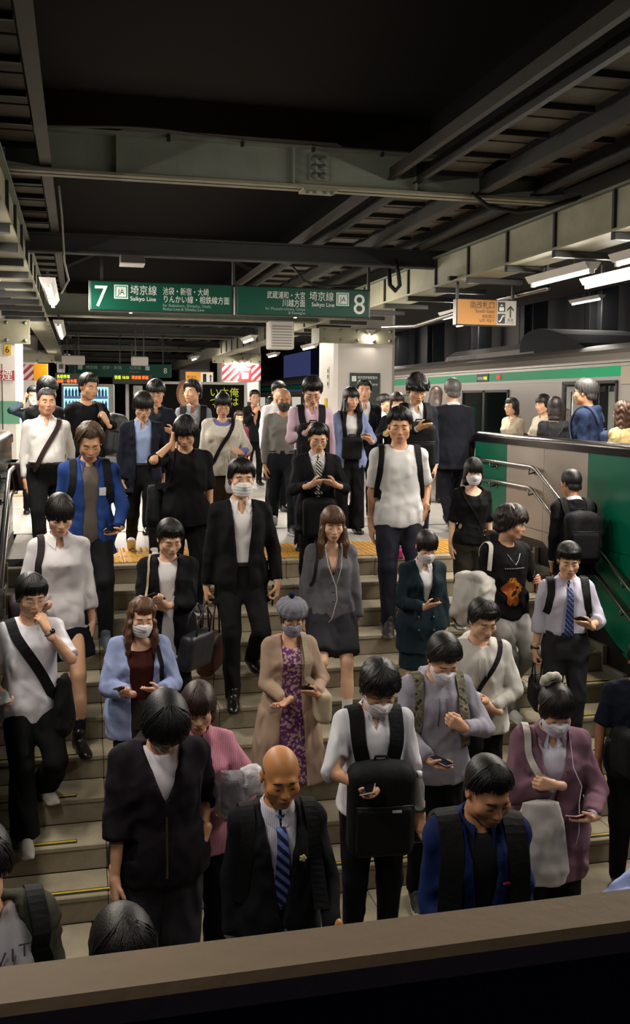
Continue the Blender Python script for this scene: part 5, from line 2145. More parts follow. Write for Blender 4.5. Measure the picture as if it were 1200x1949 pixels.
    def backpack(s, label, front=False, color='#101012', size=(.30, .16, .44), z=.20, straps=True, sw=.055, strapcol=None, group='backpacks worn by commuters', bag=True, pocket=True, sx=.105, strap_end=.20, m=None):
        root = s.worn('backpack', label, 'backpack', group)
        mt = m or mat('nylon', color, .72, bump=.3, bscale=35, spec=.18)
        sg = -1 if front else 1
        p, _ = s.hit('f' if front else 'b', 0, z+.05)
        y0 = s.T.loc(*p)[1]
        yc = y0+sg*(size[1]/2+.004)
        if bag:
            S = Sdf()
            S.u(rbox((0, yc, z), size, min(size)*.38, s.T), .01)
            S.u(ell((0, yc, z+size[2]*.36), (size[0]*.45, size[1]*.45, size[2]*.17), s.T), .03)
            V, Q = S.mesh(.014, 1)
            V = ripple(V, Q, .004, s.seed+3, .12)
            o = npmesh('bag_body', V, Q, [mt])
            bb = link(bpy.data.objects.new('bag_body', o), root)
            if pocket:
                S = Sdf()
                S.u(rbox((0, yc+sg*size[1]*.48, z-size[2]*.16), (size[0]*.82, .05, size[2]*.52), .022, s.T), .005)
                V, Q = S.mesh(.012, 1)
                link(bpy.data.objects.new('pocket', npmesh('pocket', V, Q, [mt])), bb)
                b = MB()
                zz = z+size[2]*.12
                b.tube([s.T.w((x*size[0]*.42, yc+sg*(size[1]*.5+.022-.01*abs(x)), zz)) for x in (-1, -.5, 0, .5, 1)], .0035, 5)
                b.obj('zipper', mat('zipper', '#2a2a2c', .4, metal=.4), bb)
            b = MB()
            b.tube([s.T.w((x, yc-sg*.02, z+size[2]*.5+hh)) for x, hh in ((-.04, -.01), (-.03, .03), (.03, .03), (.04, -.01))], .008, 6)
            b.obj('grab_handle', mt, bb)
        if straps:
            ps = []
            a, bk = ('b', 'f') if front else ('f', 'b')
            for x in (-1, 1):
                if front:
                    ps.append([('f', x*sx*.75, z+size[2]*.42), ('f', x*sx*.95, .36), ('f', x*sx, .42), ('t', x*sx, -.03), ('t', x*sx, .03), ('b', x*sx, .40), ('b', x*sx*1.1, .25)])
                else:
                    ps.append([('f', x*(sx+.035), strap_end), ('f', x*(sx+.012), .30), ('f', x*sx, .39), ('f', x*sx, .42), ('t', x*sx, -.02), ('t', x*sx, .04), ('b', x*sx, .42), ('b', x*sx*.8, .36)])
            s.strapset(root, mat('webbing', strapcol, .85, spec=.12) if strapcol else mt, sw, ps, 'shoulder_strap', .012)
        return root

    def crossbag(s, label, side, color='#0e0e10', w=.035, bag=(.26, .09, .30), at=(.17, -.02, -.10), strapcol=None, name='shoulder_bag', cat='bag', shape='box', m=None, group='bags carried by commuters', bagon=True, back=True, topx=.11):
        """A bag on a strap that runs from the opposite shoulder across the chest; side +1: bag on the wearer's left."""
        root = s.worn(name, label, cat, group)
        mt = m or mat('bag_cloth', color, .75, bump=.3, bscale=30, spec=.18)
        x0 = -side*topx
        pts = [('f', side*.12, .02), ('f', side*.07, .14), ('f', 0, .27), ('f', x0*.7, .39), ('f', x0, .43), ('t', x0*1.05, -.02), ('t', x0*1.05, .035)]
        if back:
            pts += [('b', x0*.9, .40), ('b', 0, .27), ('b', side*.08, .12)]
        P, N = s.path(pts)
        e = s.T.w((at[0]*side, at[1]-.03, at[2]+bag[2]*.45))
        P = np.concatenate([[e], P])
        N = np.concatenate([[N[0]], N])
        b = MB()
        s.ribbon(b, P, N, w, .005)
        b.obj('strap', mat('webbing', strapcol, .85, spec=.12) if strapcol else mt, root)
        if bagon:
            s.bagbody(root, mt, Frame(s.P.w((at[0]*side, at[1], at[2])), s.P.R @ Rz(side*1.2)), bag, shape)
        return root

    def sidebag(s, label, side, color='#0e0e10', w=.03, bag=(.12, .26, .28), at=(.25, .03, -.02), strapcol=None, topx=.12, name='shoulder_bag', shape='box', bagon=True, m=None, spread=.035):
        """A bag hanging under the shoulder that carries its strap."""
        root = s.worn(name, label, 'bag', 'bags carried by commuters')
        mt = m or mat('bag_cloth', color, .75, bump=.3, bscale=30, spec=.18)
        P, N = s.path([('b', side*(topx+.02), .34), ('b', side*topx, .41), ('t', side*topx, .035), ('t', side*topx, -.02), ('f', side*(topx+.004), .41), ('f', side*(topx+spread*.5), .32), ('f', side*(topx+spread), .22)])
        e = s.T.w((at[0]*side, at[1]-.04, at[2]+bag[2]*.45))
        P = np.concatenate([P, [P[-1]*.5+e*.5+s.T.d((side*.012, -.01, 0)), e]])
        N = np.concatenate([N, [N[-1], N[-1]]])
        b = MB()
        s.ribbon(b, P, N, w, .005)
        b.obj('strap', mat('webbing', strapcol, .85, spec=.12) if strapcol else mt, root)
        if bagon:
            s.bagbody(root, mt, Frame(s.P.w((at[0]*side, at[1], at[2])), s.P.R), bag, shape)
        return root

    def bagbody(s, root, mt, fr, bag, shape='box'):
        S = Sdf()
        if shape in ('box', 'soft'):
            S.u(rbox((0, 0, 0), bag, min(bag)*(.35 if shape == 'box' else .49), fr), .01)
        else:
            S.u(loft([(-bag[2]*.5, bag[0]*.50, bag[1]*.5, 0), (-bag[2]*.3, bag[0]*.56, bag[1]*.62, 0), (bag[2]*.2, bag[0]*.45, bag[1]*.42, 0), (bag[2]*.5, bag[0]*.34, bag[1]*.22, 0)], fr, 0), .01)
        V, Q = S.mesh(.013, 1)
        V = ripple(V, Q, .005 if shape == 'box' else .009 if shape == 'sack' else .030, s.seed+9, .12)
        link(bpy.data.objects.new('bag_body', npmesh('bag_body', V, Q, [mt])), root)

    def handbag(s, i, label, color='#141416', bag=(.36, .12, .27), drop=.20, name='handbag', m=None, shape='box', group='bags carried by commuters', rz=1.57, hcol=None):
        """A bag hanging by its handles from hand i."""
        root = s.worn(name, label, 'bag', group)
        mt = m or mat('bag_leather', color, .5, bump=.15, bscale=40, spec=.3)
        g = s.hf[i].w((0, .10, .03))
        fr = Frame(g+A(0, 0, -drop-bag[2]/2), Rz(rz))
        s.bagbody(root, mt, fr, bag, shape)
        hm = mat('bag_handle', hcol, .5) if hcol else mt
        for y in (-1, 1):
            b = MB()
            pts = [fr.w((x*bag[0]*.24, y*bag[1]*.3, bag[2]*.47+zz)) for x, zz in ((-1, 0), (-.8, drop*.6), (-.35, drop*.95))]+[g+A(0, 0, .004)]+[fr.w((x*bag[0]*.24, y*bag[1]*.3, bag[2]*.47+zz)) for x, zz in ((.35, drop*.95), (.8, drop*.6), (1, 0))]
            b.tube(pts, .007, 6)
            b.obj('handle', hm, root)
        return root

    def phone(s, i, label, color='#111214', name='smartphone', size=(.072, .150, .009), at=(.004, .088, .030), tilt=0.0, screen='#0a0c10', lit=0.0, cat='phone'):
        f = s.hf[i]
        root = s.worn(name, label, cat, 'phones in the hands of commuters')
        sgn = 1
        b = MB()
        Rm = f.R
        M = Matrix([list(Rm[r])+[f.w(A(at[0]*(1 if i == 0 else 1)*sgn, at[1], at[2]))[r]] for r in range(3)]+[[0, 0, 0, 1]]) @ Matrix.Rotation(tilt, 4, 'Z')
        b.box((0, 0, 0), size, 0, M=M, bev=.004)
        b.obj('case', mat('phone_case', color, .3), root)
        b = MB()
        b.box((0, 0, size[2]/2), (size[0]*.9, size[1]*.94, .001), 0, M=M)
        b.obj('screen', mat('phone_screen', screen, .08, emit=lit), root)
        b = MB()
        for q in (0, 1):
            b.tube([M @ Vector((-.02+q*.0, size[1]*.38-q*.02, -size[2]/2)), M @ Vector((-.02, size[1]*.38-q*.02, -size[2]/2-.002))], .007, 8)
        b.obj('camera_lens', mat('lens', '#050506', .1), root)
        return root


def hash_(t):
    return sum(ord(c)*(i+3) for i, c in enumerate(t)) % 997
# ---------------------------------------------------------------- the crowd


def step(n, off=.15):
    return (YT-n*TR+off, -n*RI)


def land(y):
    return (y, ZL)


def plat(y):
    return (y, 0.0)


GS = 'commuters coming down the stairs'
GL = 'commuters on the landing'
GP = 'commuters on the platform'
BLK, BLK2, NAVY, CHAR, WHT = '#0c0c0d', '#141416', '#171a26', '#242428', '#d6d2d0'
HB, HD, HBR, HBR2 = '#0b0908', '#14100e', '#3a2416', '#5a3c26'
SUITOPEN = [(-.22, .035), (.06, .004), (.10, .004), (.50, .075)]


def suit(p, col, shirt='#d8d6d6', tie=None, vz=.10, open_=None, ease=.030, hem=-.20, amp=.005, shirtm=None, gap=None, sr=.022, trou=None, sl=1.94, m=None):
    p.garment('shirt', shirt, neck='shirt', collar=(.10 if tie else .34) if gap is None else gap, ease=.008, amp=.002, hem=.06, tuck=True, sleeve=2.0, sr=.006, m=shirtm)
    jk = p.garment('jacket', col, ease=ease, hem=hem, neck='v', lap=True, sr=sr, open_=open_ or [(-.22, .05), (vz-.07, .003), (vz, .003), (.50, .078)], button=vz, sleeve=sl, amp=amp, m=m)
    p.trousers(trou or col)
    if tie is not None:
        p.tie(tie)
    if open_ is None:
        for z in (vz-.02, vz-.12):
            h, n = p.hit('f', .014, z)
            MB().tube([h+n*.001, h+n*.006], .009, 8).obj('button', mat('button_dark', '#3a4248', .25), jk)


# 1 --- white T-shirt and black sling bag, far left
p = Person('young man in white T-shirt with black sling bag, hand at his chin', (60, 1098), step(7, .05), .22, stance='stepR', nod=.22, turn=.10, lean=.03,
           R=('phone', dict(t=(.20, -.24, 1.02), hd=(.05, -.9, -.1), pn=(.2, 0, 1))), L=('chin', {}), group=GS, eyes=(.15,))
p.body(fine=True)
p.garment('t_shirt', '#d2cfd6', neck='round', sleeve=.92, ease=.026, hem=-.14, sr=.020, boxy=.01, amp=.006)
p.trousers('#0e0e10', flare=.040, thigh=.015)
p.shoes('sneaker', '#a8a29a', '#b5b0a8')
p.hair(HB, top=.026, side=.016, front=.050, temple=.0, part=.35, fringe=.012, rough=1.3)
p.glasses('#8a7f70')
p.wrist(1, '#5a5a5e')
p.crossbag('black sling bag hanging across the white T-shirt man', 1, '#0d0d0f', w=.065, bag=(.34, .12, .36), at=(.20, -.06, -.06), shape='sack')
p.phone(0, 'silver phone held low by the man in white T-shirt', '#8d8d92', screen='#9aa0a4')

# 2 --- white blouse
p = Person('young woman in white blouse and short navy skirt with bangs', (115, 945), step(5, .15), .12, 'f', 'stepL', nod=.42, lean=.06, head='f',
           R=('phone', dict(t=(.10, -.23, 1.02), hd=(.2, -.85, .15), pn=(.3, .2, .9))), L=('hang', {}), group=GS)
p.body(legs=1)
p.garment('blouse', '#cbc6c8', neck='shirt', collar=.30, ease=.018, hem=-.15, sleeve=1.62, sr=.016, cuff=.050, boxy=.006, amp=.006)
p.skirt('#12131c', length=.30, flare=.05)
p.shoes('leather', '#1a1512')
p.socks('#20202a')
p.hair(HD, front=.000, side=.010, top=.014, temple=-.035, ear=-.02, back=-.06, bun=((0, .12, -.02), (.035, .05, .05)), fringe=.006, part=-.25)
b_ = p.sidebag('dark brown shoulder bag with grey plush charm of the girl in white blouse', -1, '#2a2124', w=.045, bag=(.14, .30, .26), at=(.25, .02, -.02), topx=.115)
v_, q_ = Sdf().u(ell(p.P.w((-.40, -.03, .08)), (.045, .045, .06)), .01).u(ell(p.P.w((-.38, -.04, .15)), (.035, .035, .035)), .02).u(ell(p.P.w((-.43, -.05, .02)), (.022, .022, .04)), .02).u(ell(p.P.w((-.37, -.06, .02)), (.022, .022, .04)), .02).mesh(.010, 1)
link(bpy.data.objects.new('plush_charm', npmesh('plush_charm', v_, q_, [cloth('#6f6a6c')])), b_)
p.phone(0, 'phone in a pale flip case held by the girl in white blouse', '#b8b0a8')

# 3 --- older man in blue shirt
p = Person('older man with greying hair in open blue shirt and rucksack straps', (172, 812), step(2, .12), .08, stance='stepL', nod=.48, lean=.10, skin='#bf8f6e', head='o',
           L=('phone', dict(t=(.19, -.26, .96), hd=(-.5, -.7, -.1), pn=(.1, .2, .95))), R=('hang', {}), group=GS)
p.body()
p.garment('undershirt', '#5d534d', neck='round', ease=.012, hem=-.17,  sleeve=.5, amp=.003)
p.garment('shirt', '#27407a', ease=.030, hem=-.20, neck='v', open_=[(-.24, .06), (.2, .045), (.42, .06), (.52, .07)], sleeve=1.92, sr=.024, amp=.009, collar=.45)
p.trousers('#19191c', thigh=.006)
p.shoes('sneaker', '#4a5560', '#77777a')
p.hair('#4a3a28', top=.028, side=.026, front=.088, temple=.005, ear=-.02, rough=1.5, wave=.003)
p.backpack('black rucksack on the back of the man in blue shirt', size=(.28, .14, .40), color='#141416', sx=.12, sw=.05)
b_ = MB()
pt, nn = p.path([('f', .085, .33), ('f', .085, .27)], 4, .010)
p.ribbon(b_, pt, nn, .05, .002)
b_.obj('white_sticker', mat('paper', '#c9c6c8', .7), p.root)
p.phone(1, 'dark phone held by the man in blue shirt', '#14161c')

# 4 --- big man in white shirt
p = Person('stout grey-haired man in white shirt with brown strap bag', (88, 740), plat(9.75), .10, stance='walkR', nod=.05, turn=.12, lean=.0, wide=1.16, belly=.10, head='w', skin='#c48e70',
           R='hang', L='back', group=GP, eyes='open')
p.body()
p.garment('shirt', '#cfcac6', neck='shirt', collar=.30, ease=.016, hem=.05, tuck=True, sr=.020, amp=.006, sleeve=1.95)
p.trousers('#131315', thigh=.015)
p.belt()
p.shoes()
p.hair('#4a4644', top=.012, side=.007, front=.070, temple=.02, ear=.01, rough=.6)
p.crossbag('brown leather strap bag across the stout man in white shirt', -1, '#2b1f1b', w=.045, bag=(.10, .25, .28), at=(.24, .08, -.06))

# 5, 6 --- behind him
p = Person('man in black T-shirt behind the stout man in white shirt', (92, 722), plat(11.6), .3, nod=.25, turn=.3, h=.019, hs=1.1, group=GP)
p.body(fine=True)
p.garment('t_shirt', '#131314', sleeve=.9, ease=.022)
p.trousers(BLK)
p.shoes()
p.hair(HB, top=.036, side=.024, front=.045, rough=1.5)
p = Person('masked man with phone at his ear beside the left column', (64, 736), plat(13.6), .1, nod=.1, h=.019, R=('ear', {}), group=GP, eyes='open')
p.body()
p.garment('shirt', '#26303a', sleeve=1.9)
p.trousers(BLK)
p.shoes()
p.hair(HB, front=.06)
p.mask('#cfcbc8')
p.phone(0, 'black phone at the ear of the masked man by the column', '#111214', size=(.07, .14, .009))

# 7 --- black sweater with backpack on one shoulder
p = Person('man in black sweater with backpack on one shoulder looking aside', (170, 713), plat(10.9), .35, nod=.18, turn=.25, skin='#bd9172', group=GP, R='hang', L='strap')
p.body()
p.garment('sweater', '#101012', neck='round', ease=.026, hem=-.12, sr=.022)
p.trousers(BLK)
p.shoes()
p.hair('#16110e', top=.022, side=.014, front=.066, temple=.02, part=.3, rough=1.2)
r_ = p.worn('backpack', 'big black backpack at the side of the man in black sweater', 'backpack', 'backpacks worn by commuters')
mt_ = mat('nylon', '#111114', .55, bump=.3, bscale=35)
f_ = Frame(p.T.w((.29, -.03, .17)), Rz(.5) @ Ry(.12))
v_, q_ = Sdf().u(rbox((0, 0, 0), (.30, .22, .46), .09, f_), .01).u(rbox((0, -.10, -.08), (.24, .08, .24), .035, f_), .01).mesh(.014, 1)
link(bpy.data.objects.new('bag_body', npmesh('bag_body', v_, q_, [mt_])), r_)
p.strapset(r_, mt_, .055, [[('f', .15, .22), ('f', .13, .32), ('f', .12, .40), ('t', .115, -.02), ('t', .115, .05), ('b', .12, .36)]], 'shoulder_strap', .012)

# 8, 9 --- navy blazer, glasses man behind
p = Person('bespectacled man in navy blazer and pale blue shirt', (273, 750), plat(9.65), .05, stance='walkL', nod=.38, lean=.06, group=GP, R='hang', L='back', sex='m')
p.body()
suit(p, '#1a1d28', '#8f9fc4', open_=[(-.22, .10), (.10, .07), (.50, .085)], gap=.28, trou='#121214', ease=.026)
p.belt()
p.shoes('sneaker', '#c9c5bc', '#d8d4cc')
p.hair('#17110d', top=.026, side=.020, front=.022, temple=-.01, ear=-.03, fringe=.010, rough=1.2)
p.glasses('#6a5a4a')
p = Person('man with black glasses in dark navy shirt looking down at a phone', (297, 727), plat(11.3), -.05, nod=.30, lean=.04, h=.017, group=GP, L=('phone', dict(t=(.17, -.24, 1.17))), R='hang', hs=1.08)
p.body(fine=True)
p.garment('shirt', '#1b1e28', neck='shirt', collar=.3, sleeve=.9, ease=.022)
p.trousers(BLK)
p.shoes()
p.hair(HB, top=.034, side=.022, front=.045, fringe=.008, rough=1.5)
p.glasses('#0e0e10', .024, .017)
p.phone(1, 'black phone held by the man with black glasses', '#111214')

# 10 --- grey T-shirt looking aside
p = Person('man in grey polo with crossed black straps looking aside', (368, 726), plat(12.0), -.15, nod=-.02, turn=-.6, h=.017, group=GP, eyes='open', hs=1.08)
p.body(fine=True)
p.garment('polo', '#77777c', neck='shirt', collar=.3, sleeve=.9, ease=.02)
p.trousers(BLK2)
p.shoes()
p.hair(HD, top=.028, side=.020, front=.058, temple=.0, fringe=.006, rough=1.3)
p.backpack('black bag worn on the chest of the man in grey polo', True, '#101013', (.26, .12, .30), .10, sx=.12, sw=.07)

# 11 --- black T-shirt on the phone
p = Person('man in black T-shirt talking with phone at his ear', (352, 798), step(2, .12), -.05, nod=.45, turn=-.15, lean=.06, stance='stand', skin='#b98c6b', wide=1.08, group=GS,
           R=('ear', dict(t=(.12, -.12, 1.50), hd=(-.1, .15, .95))), L=('hang', dict(hand='grip')))
p.body(fine=True)
p.garment('t_shirt', '#0f0f11', neck='round', sleeve=.98, ease=.030, hem=-.14, sr=.024, boxy=.012)
p.trousers('#101012', thigh=.01)
p.shoes('sneaker', '#151515', '#bdbab4')
p.hair(HB, top=.030, side=.024, front=.040, temple=-.02, ear=-.04, fringe=.014, rough=1.6)
p.sidebag('black leather bag at the side of the man in black T-shirt', -1, '#111113', w=.05, bag=(.16, .26, .36), at=(.26, .05, .02), topx=.125, shape='sack')
p.phone(0, 'phone held to the ear of the man in black T-shirt', '#15171c')
p.phone(1, 'black phone hanging in the hand of the man in black T-shirt', '#0e0f12')

# 12 --- white sweatshirt
p = Person('woman in oversized white sweatshirt with black sling strap and glasses', (425, 750), plat(10.1), -.05, 'f', nod=.32, head='f', wide=1.15, group=GP,
           R='hang', L=('phone', dict(t=(.19, -.24, 1.08), hd=(-.6, -.3, .2), pn=(-.1, .9, -.2), hand='grip')))
p.body(legs=1)
p.garment('collar_shirt', '#6f6fa8', neck='round', ease=.012, hem=.0, sleeve=2.0, sr=.022, cuff=.05, amp=.003)
p.garment('sweatshirt', '#c9c3b6', neck='wide', ease=.036, hem=-.10, sleeve=1.80, sr=.034, boxy=.03, amp=.007)
p.skirt('#2f241e', length=.74, flare=.06, pleat=(26, .05))
p.shoes('leather', '#161412')
p.hair(HD, front=.030, top=.014, side=.010, temple=-.02, ear=-.02, bun=((0, .06, .115), (.035, .035, .03)))
p.glasses('#5a4a40')
p.crossbag('black sling bag of the woman in white sweatshirt', -1, '#121214', w=.04, bag=(.10, .24, .26), at=(.26, -.02, -.02))
p.handbag(1, 'thin white plastic bag hanging from the woman in sweatshirt', bag=(.26, .14, .34), drop=.12, name='plastic_bag', m=mat('thin_plastic', '#b9b3b4', .35, bump=.6, bscale=18, alpha=.75), shape='sack', group='plastic bags')

# 13, 14 --- far figures
p = Person('distant man in black raising a red phone with both hands', (485, 743), plat(17.5), .05, nod=.05, h=.02, group=GP, R=('phone', dict(t=(.06, -.30, 1.34), hd=(-.5, -.1, .7), pn=(0, .95, .1))), L=('phone', dict(t=(.10, -.28, 1.34), hd=(-.5, -.1, .7), pn=(0, .95, .1))))
p.body()
p.garment('jacket', '#151518', neck='v', ease=.03)
p.trousers(BLK)
p.shoes()
p.hair(HB)
p.glasses('#222222')
p.phone(0, 'red phone raised by the distant man in black', '#8f2a2a', tilt=.9)
p = Person('small distant woman whose face shows left of the teal post', (455, 783), plat(15.0), .0, 'f', head='f', nod=.1, h=.022, group=GP, eyes='open')
p.body()
p.garment('sweater', '#5a2a34', ease=.03)
p.trousers(BLK)
p.shoes()
p.hair(HBR, drape=(.2, .09, .0), front=.05)

# 15 --- grey sweater, dark mask
p = Person('bald man in grey sweater with dark face mask walking', (541, 740), plat(11.2), -.12, nod=.22, stance='walkL', lean=.06, skin='#9a6f4c', wide=1.05, group=GP, R='hang', L='back')
p.body()
p.garment('sweater', '#6b6966', neck='round', ease=.020, hem=.04, tuck=True, sr=.024, sleeve=1.95)
p.trousers('#14171d', thigh=.012)
p.belt('#0c0c0c')
p.shoes('sneaker', '#17171a', '#b9b6b0')
p.mask('#2b2726')
# 16, 17
p = Person('dark-haired man in white shirt behind the bald man', (531, 728), plat(13.2), .2, h=.02, group=GP, nod=.1)
p.body()
p.garment('shirt', '#c8c4c4', neck='shirt', collar=.2)
p.trousers(BLK)
p.shoes()
p.hair(HB, top=.026)
p = Person('distant man in white shirt seen from behind left of the bald man', (514, 757), plat(18.5), PI, h=.022, group=GP)
p.body()
p.garment('shirt', '#cfcbcb', neck='shirt', collar=.2)
p.trousers(BLK)
p.shoes()
p.hair(HB)
p.crossbag('thin black strap bag on the distant man in white shirt', 1, '#111111', bag=(.2, .08, .24))

# 18 --- pink shirt
p = Person('tall man in pale pink shirt looking down over a chest bag', (596, 722), plat(9.75), -.12, nod=.55, lean=.04, group=GP, wide=1.06, hs=1.08,
           R=('phone', dict(t=(.06, -.30, 1.20))), L='hang')
p.body()
p.garment('shirt', '#c5a9b8', neck='shirt', collar=.30, ease=.018, hem=.05, tuck=True, sr=.020, amp=.006, sleeve=1.95)
p.trousers('#16161a')
p.belt()
p.shoes()
p.hair(HB, top=.026, side=.016, front=.056, temple=.0, rough=1.2)
p.glasses('#5a4438')
p.backpack('black backpack worn on the chest of the man in pink shirt', True, '#101013', (.32, .17, .46), .12, sx=.10, sw=.065)
p.phone(0, 'black phone above the chest bag of the man in pink shirt', '#101114')

# 19 --- suit with both hands on a phone
p = Person('man in dark suit and striped tie typing with both hands', (607, 808), step(2, .18), -.10, nod=.34, lean=.04, group=GS,
           R=('phone', dict(t=(.10, -.31, 1.18), hd=(-.75, -.2, .3))), L=('phone', dict(t=(.13, -.31, 1.18), hd=(-.75, -.2, .3))))
p.body()
suit(p, '#131316', '#cdc9ca', pat_mat('diagonal', '#151518', '#b8b4ae', scale=14), vz=.16)
p.shoes()
p.hair(HB, top=.018, side=.012, front=.064, part=.4)
p.glasses('#3a3230')
p.backpack('flat black bag hanging on the chest of the typing man in suit', True, '#0e0e10', (.30, .12, .36), -.06, straps=False, pocket=False)
p.phone(0, 'wide black phone held in both hands by the man in suit', '#0c0d10', at=(-.03, .105, .034), tilt=.0)

# 20, 21
p = Person('woman with straight black hair in blue cardigan over black dungarees', (670, 738), plat(10.9), -.05, 'f', nod=.18, turn=.15, head='f', group=GP, eyes=(.1,),
           L=('phone', dict(t=(.20, -.24, 1.12))), R='hang')
p.body()
p.garment('white_top', '#c6c4c6', neck='round', ease=.012, hem=.05, tuck=True, sleeve=.5, amp=.002)
p.garment('cardigan', '#7681a8', ease=.028, hem=-.14, neck='v', open_=[(-.2, .085), (.50, .075)], sleeve=1.95, sr=.024)
p.trousers('#121214', flare=.05, thigh=.02, rise=.24)
p.shoes('leather', '#151210')
p.hair(HB, front=.030, top=.016, side=.012, drape=(.30, .098, .0, True), rough=.7)
p.earbud((-1,))
p.backpack('black strap bag on the woman in blue cardigan', True, '#111113', (.24, .08, .26), .10, sx=.10, sw=.05, pocket=False)
p.phone(1, 'pale phone held by the woman in blue cardigan', '#b7aeb0')
p = Person('man in navy suit standing behind the woman in blue cardigan', (694, 724), plat(12.3), -.15, nod=.02, h=.018, group=GP, eyes='open', turn=-.1)
p.body()
suit(p, '#191b26', gap=.3)
p.shoes()
p.hair('#15110f', top=.024, side=.014, front=.06, part=-.3, rough=1.2)

# 22-24
p = Person('young man in white shirt turned sideways before the right column', (731, 752), plat(14.5), .9, nod=.0, h=.02, group=GP, eyes='open')
p.body()
p.garment('shirt', '#c4c2c4', neck='shirt', collar=.2)
p.trousers(BLK)
p.shoes()
p.hair('#15110f', top=.026, side=.02, front=.045, rough=1.3)
p = Person('masked woman in black with bright bracelet holding a phone', (757, 748), plat(11.8), -.2, 'f', head='f', nod=.12, h=.018, group=GP, R=('phone', dict(t=(.16, -.22, 1.20))), eyes='open')
p.body()
p.garment('sweater', '#121214', neck='round', ease=.03, sleeve=1.9)
p.trousers(BLK)
p.shoes()
p.hair('#2c1a12', front=.03, drape=(.16, .09, .0), fringe=.006)
p.mask()
p.phone(0, 'dark phone held by the masked woman in black', '#15161a')
b_ = MB()
b_.tube([p.wr[0]+(A(math.cos(q), 0, math.sin(q)))*.034 for q in np.linspace(0, 2*PI, 12, endpoint=False)], .010, 6, closed=True)
b_.obj('bracelet', mat('bracelet', '#9aa83a', .5), p.root)

# 25 --- curly hair
p = Person('curly-haired man in dark navy suit with backpack on his chest', (797, 718), plat(9.55), -.12, nod=.42, lean=.04, group=GP, skin='#bf9472',
           R=('phone', dict(t=(.04, -.30, 1.22))), L='hang')
p.body()
suit(p, '#1a1f2a', '#c9c7ca', gap=.3)
p.shoes()
p.hair(HB, top=.040, side=.026, front=.040, temple=.015, fringe=.016, rough=2.6, wave=.005)
p.earbud((-1,))
p.backpack('glossy black backpack on the chest of the curly-haired man', True, '#0c0c0e', (.32, .18, .46), .12, sx=.11, sw=.06)
p.phone(0, 'black phone of the curly-haired man', '#101114')

# 26 --- white T-shirt
p = Person('man in white T-shirt and dark jeans with rucksack straps, thumb in pocket', (762, 778), step(2, .16), -.22, stance='stepR', nod=.24, turn=-.08, lean=.0, group=GS, skin='#bd8e6e',
           R='hang', L=('pocket', {}), head='o')
p.body(fine=True)
p.garment('t_shirt', '#cfcccb', neck='round', sleeve=.88, ease=.026, hem=-.10, sr=.020, amp=.006)
p.trousers('#1b1b24', thigh=.008)
p.shoes('sneaker', '#0f0e0e', '#55524e')
p.hair('#14100e', top=.022, side=.014, front=.062, part=-.2, rough=1.2)
p.wrist(1, '#101012')
p.backpack('black rucksack with thin straps on the man in white T-shirt', size=(.28, .14, .40), sx=.135, sw=.042, strap_end=.12)

# 27, 28
p = Person('grey-haired man in dark suit seen from behind', (863, 722), plat(11.1), PI-.1, stance='walkR', nod=.0, group=GP, wide=1.08, skin='#b98a6c')
p.body()
suit(p, '#16171e', '#c9c8cc')
p.shoes()
p.hair('#4e4c4a', top=.018, side=.012, front=.06, rough=.8)
p = Person('brown-haired woman turned away left of the grey-haired man', (832, 738), plat(14.0), PI-.6, 'f', head='f', h=.02, group=GP)
p.body()
p.garment('blouse', '#8a8486', ease=.03)
p.trousers(BLK)
p.shoes()
p.hair('#2c1c16', front=.05, drape=(.25, .10, .0))

# 29 --- black top, white mask, bob
p = Person('woman with black bob and white mask in black scoop-neck top', (903, 874), step(3, .16), -.12, 'f', nod=.20, turn=-.1, head='f', group=GS, R='hang', L='hang', skin='#cfa88e')
p.body(fine=True)
p.garment('top', '#121213', neck='wide', ease=.022, hem=-.06, sleeve=1.0, sr=.020)
p.trousers('#2b2822', flare=.02, thigh=.015)
p.shoes('sneaker', '#131313', '#c9c6c0')
p.hair(HB, front=.012, top=.018, side=.016, temple=-.05, ear=-.06, drape=(.15, .096, -.005, False), fringe=.006, rough=.6)
p.mask('#d2cdd0')
b_ = p.crossbag('small black bag with gold ring on the woman with black bob', 1, '#121213', w=.02, bag=(.12, .20, .18), at=(.22, -.02, -.02))
_m = MB().tube([p.T.w((.10+.022*math.cos(q), -.16, .07+.028*math.sin(q))) for q in np.linspace(0, 2*PI, 12, endpoint=False)], .004, 6, closed=True)
_m.obj('gold_ring', mat('gold', '#a8802a', .3, metal=1), b_)

# 30 --- graphic T-shirt
p = Person('man in black T-shirt with flame print carrying a white tote', (975, 967), step(5, .10), .12, stance='stepR', nod=.12, turn=.75, lean=.04, group=GS, skin='#b98c70', eyes='open',
           R='hang', L=('phone', dict(t=(.16, -.26, 1.10), hd=(-.3, -.3, .8), pn=(-.8, .5, .2))))
p.body(fine=True)
p.garment('t_shirt', '#121113', neck='round', sleeve=.95, ease=.032, hem=-.10, sr=.026, boxy=.016)
p.trousers('#8d8a86', flare=.03, thigh=.02)
p.shoes('sneaker', '#b9b5ae', '#c9c5be')
p.hair('#20130c', top=.036, side=.030, front=.040, temple=-.02, ear=-.05, fringe=.012, rough=2.0, wave=.003)
b_ = MB()
fm = pat_mat('blotch', '#8a3c14', '#140d0a', '#b5761e', scale=16)
pts = []
vs, fs = [], []
for i in range(15):
    for j in range(7):
        t_ = i/14
        hw = .100*math.sin(PI*(.06+.86*t_))**.7*(.78+.22*math.sin(11*t_+1))
        h_, n_ = p.hit('f', -.015+hw*(j/3-1), .02+.23*t_)
        vs.append(h_+nrm(n_)*.006)
for i in range(14):
    for j in range(6):
        fs.append((i*7+j, i*7+j+1, i*7+8+j, i*7+7+j))
MB().add(vs, fs, 0, True).obj('flame_print', fm, p.root)
b_ = MB()
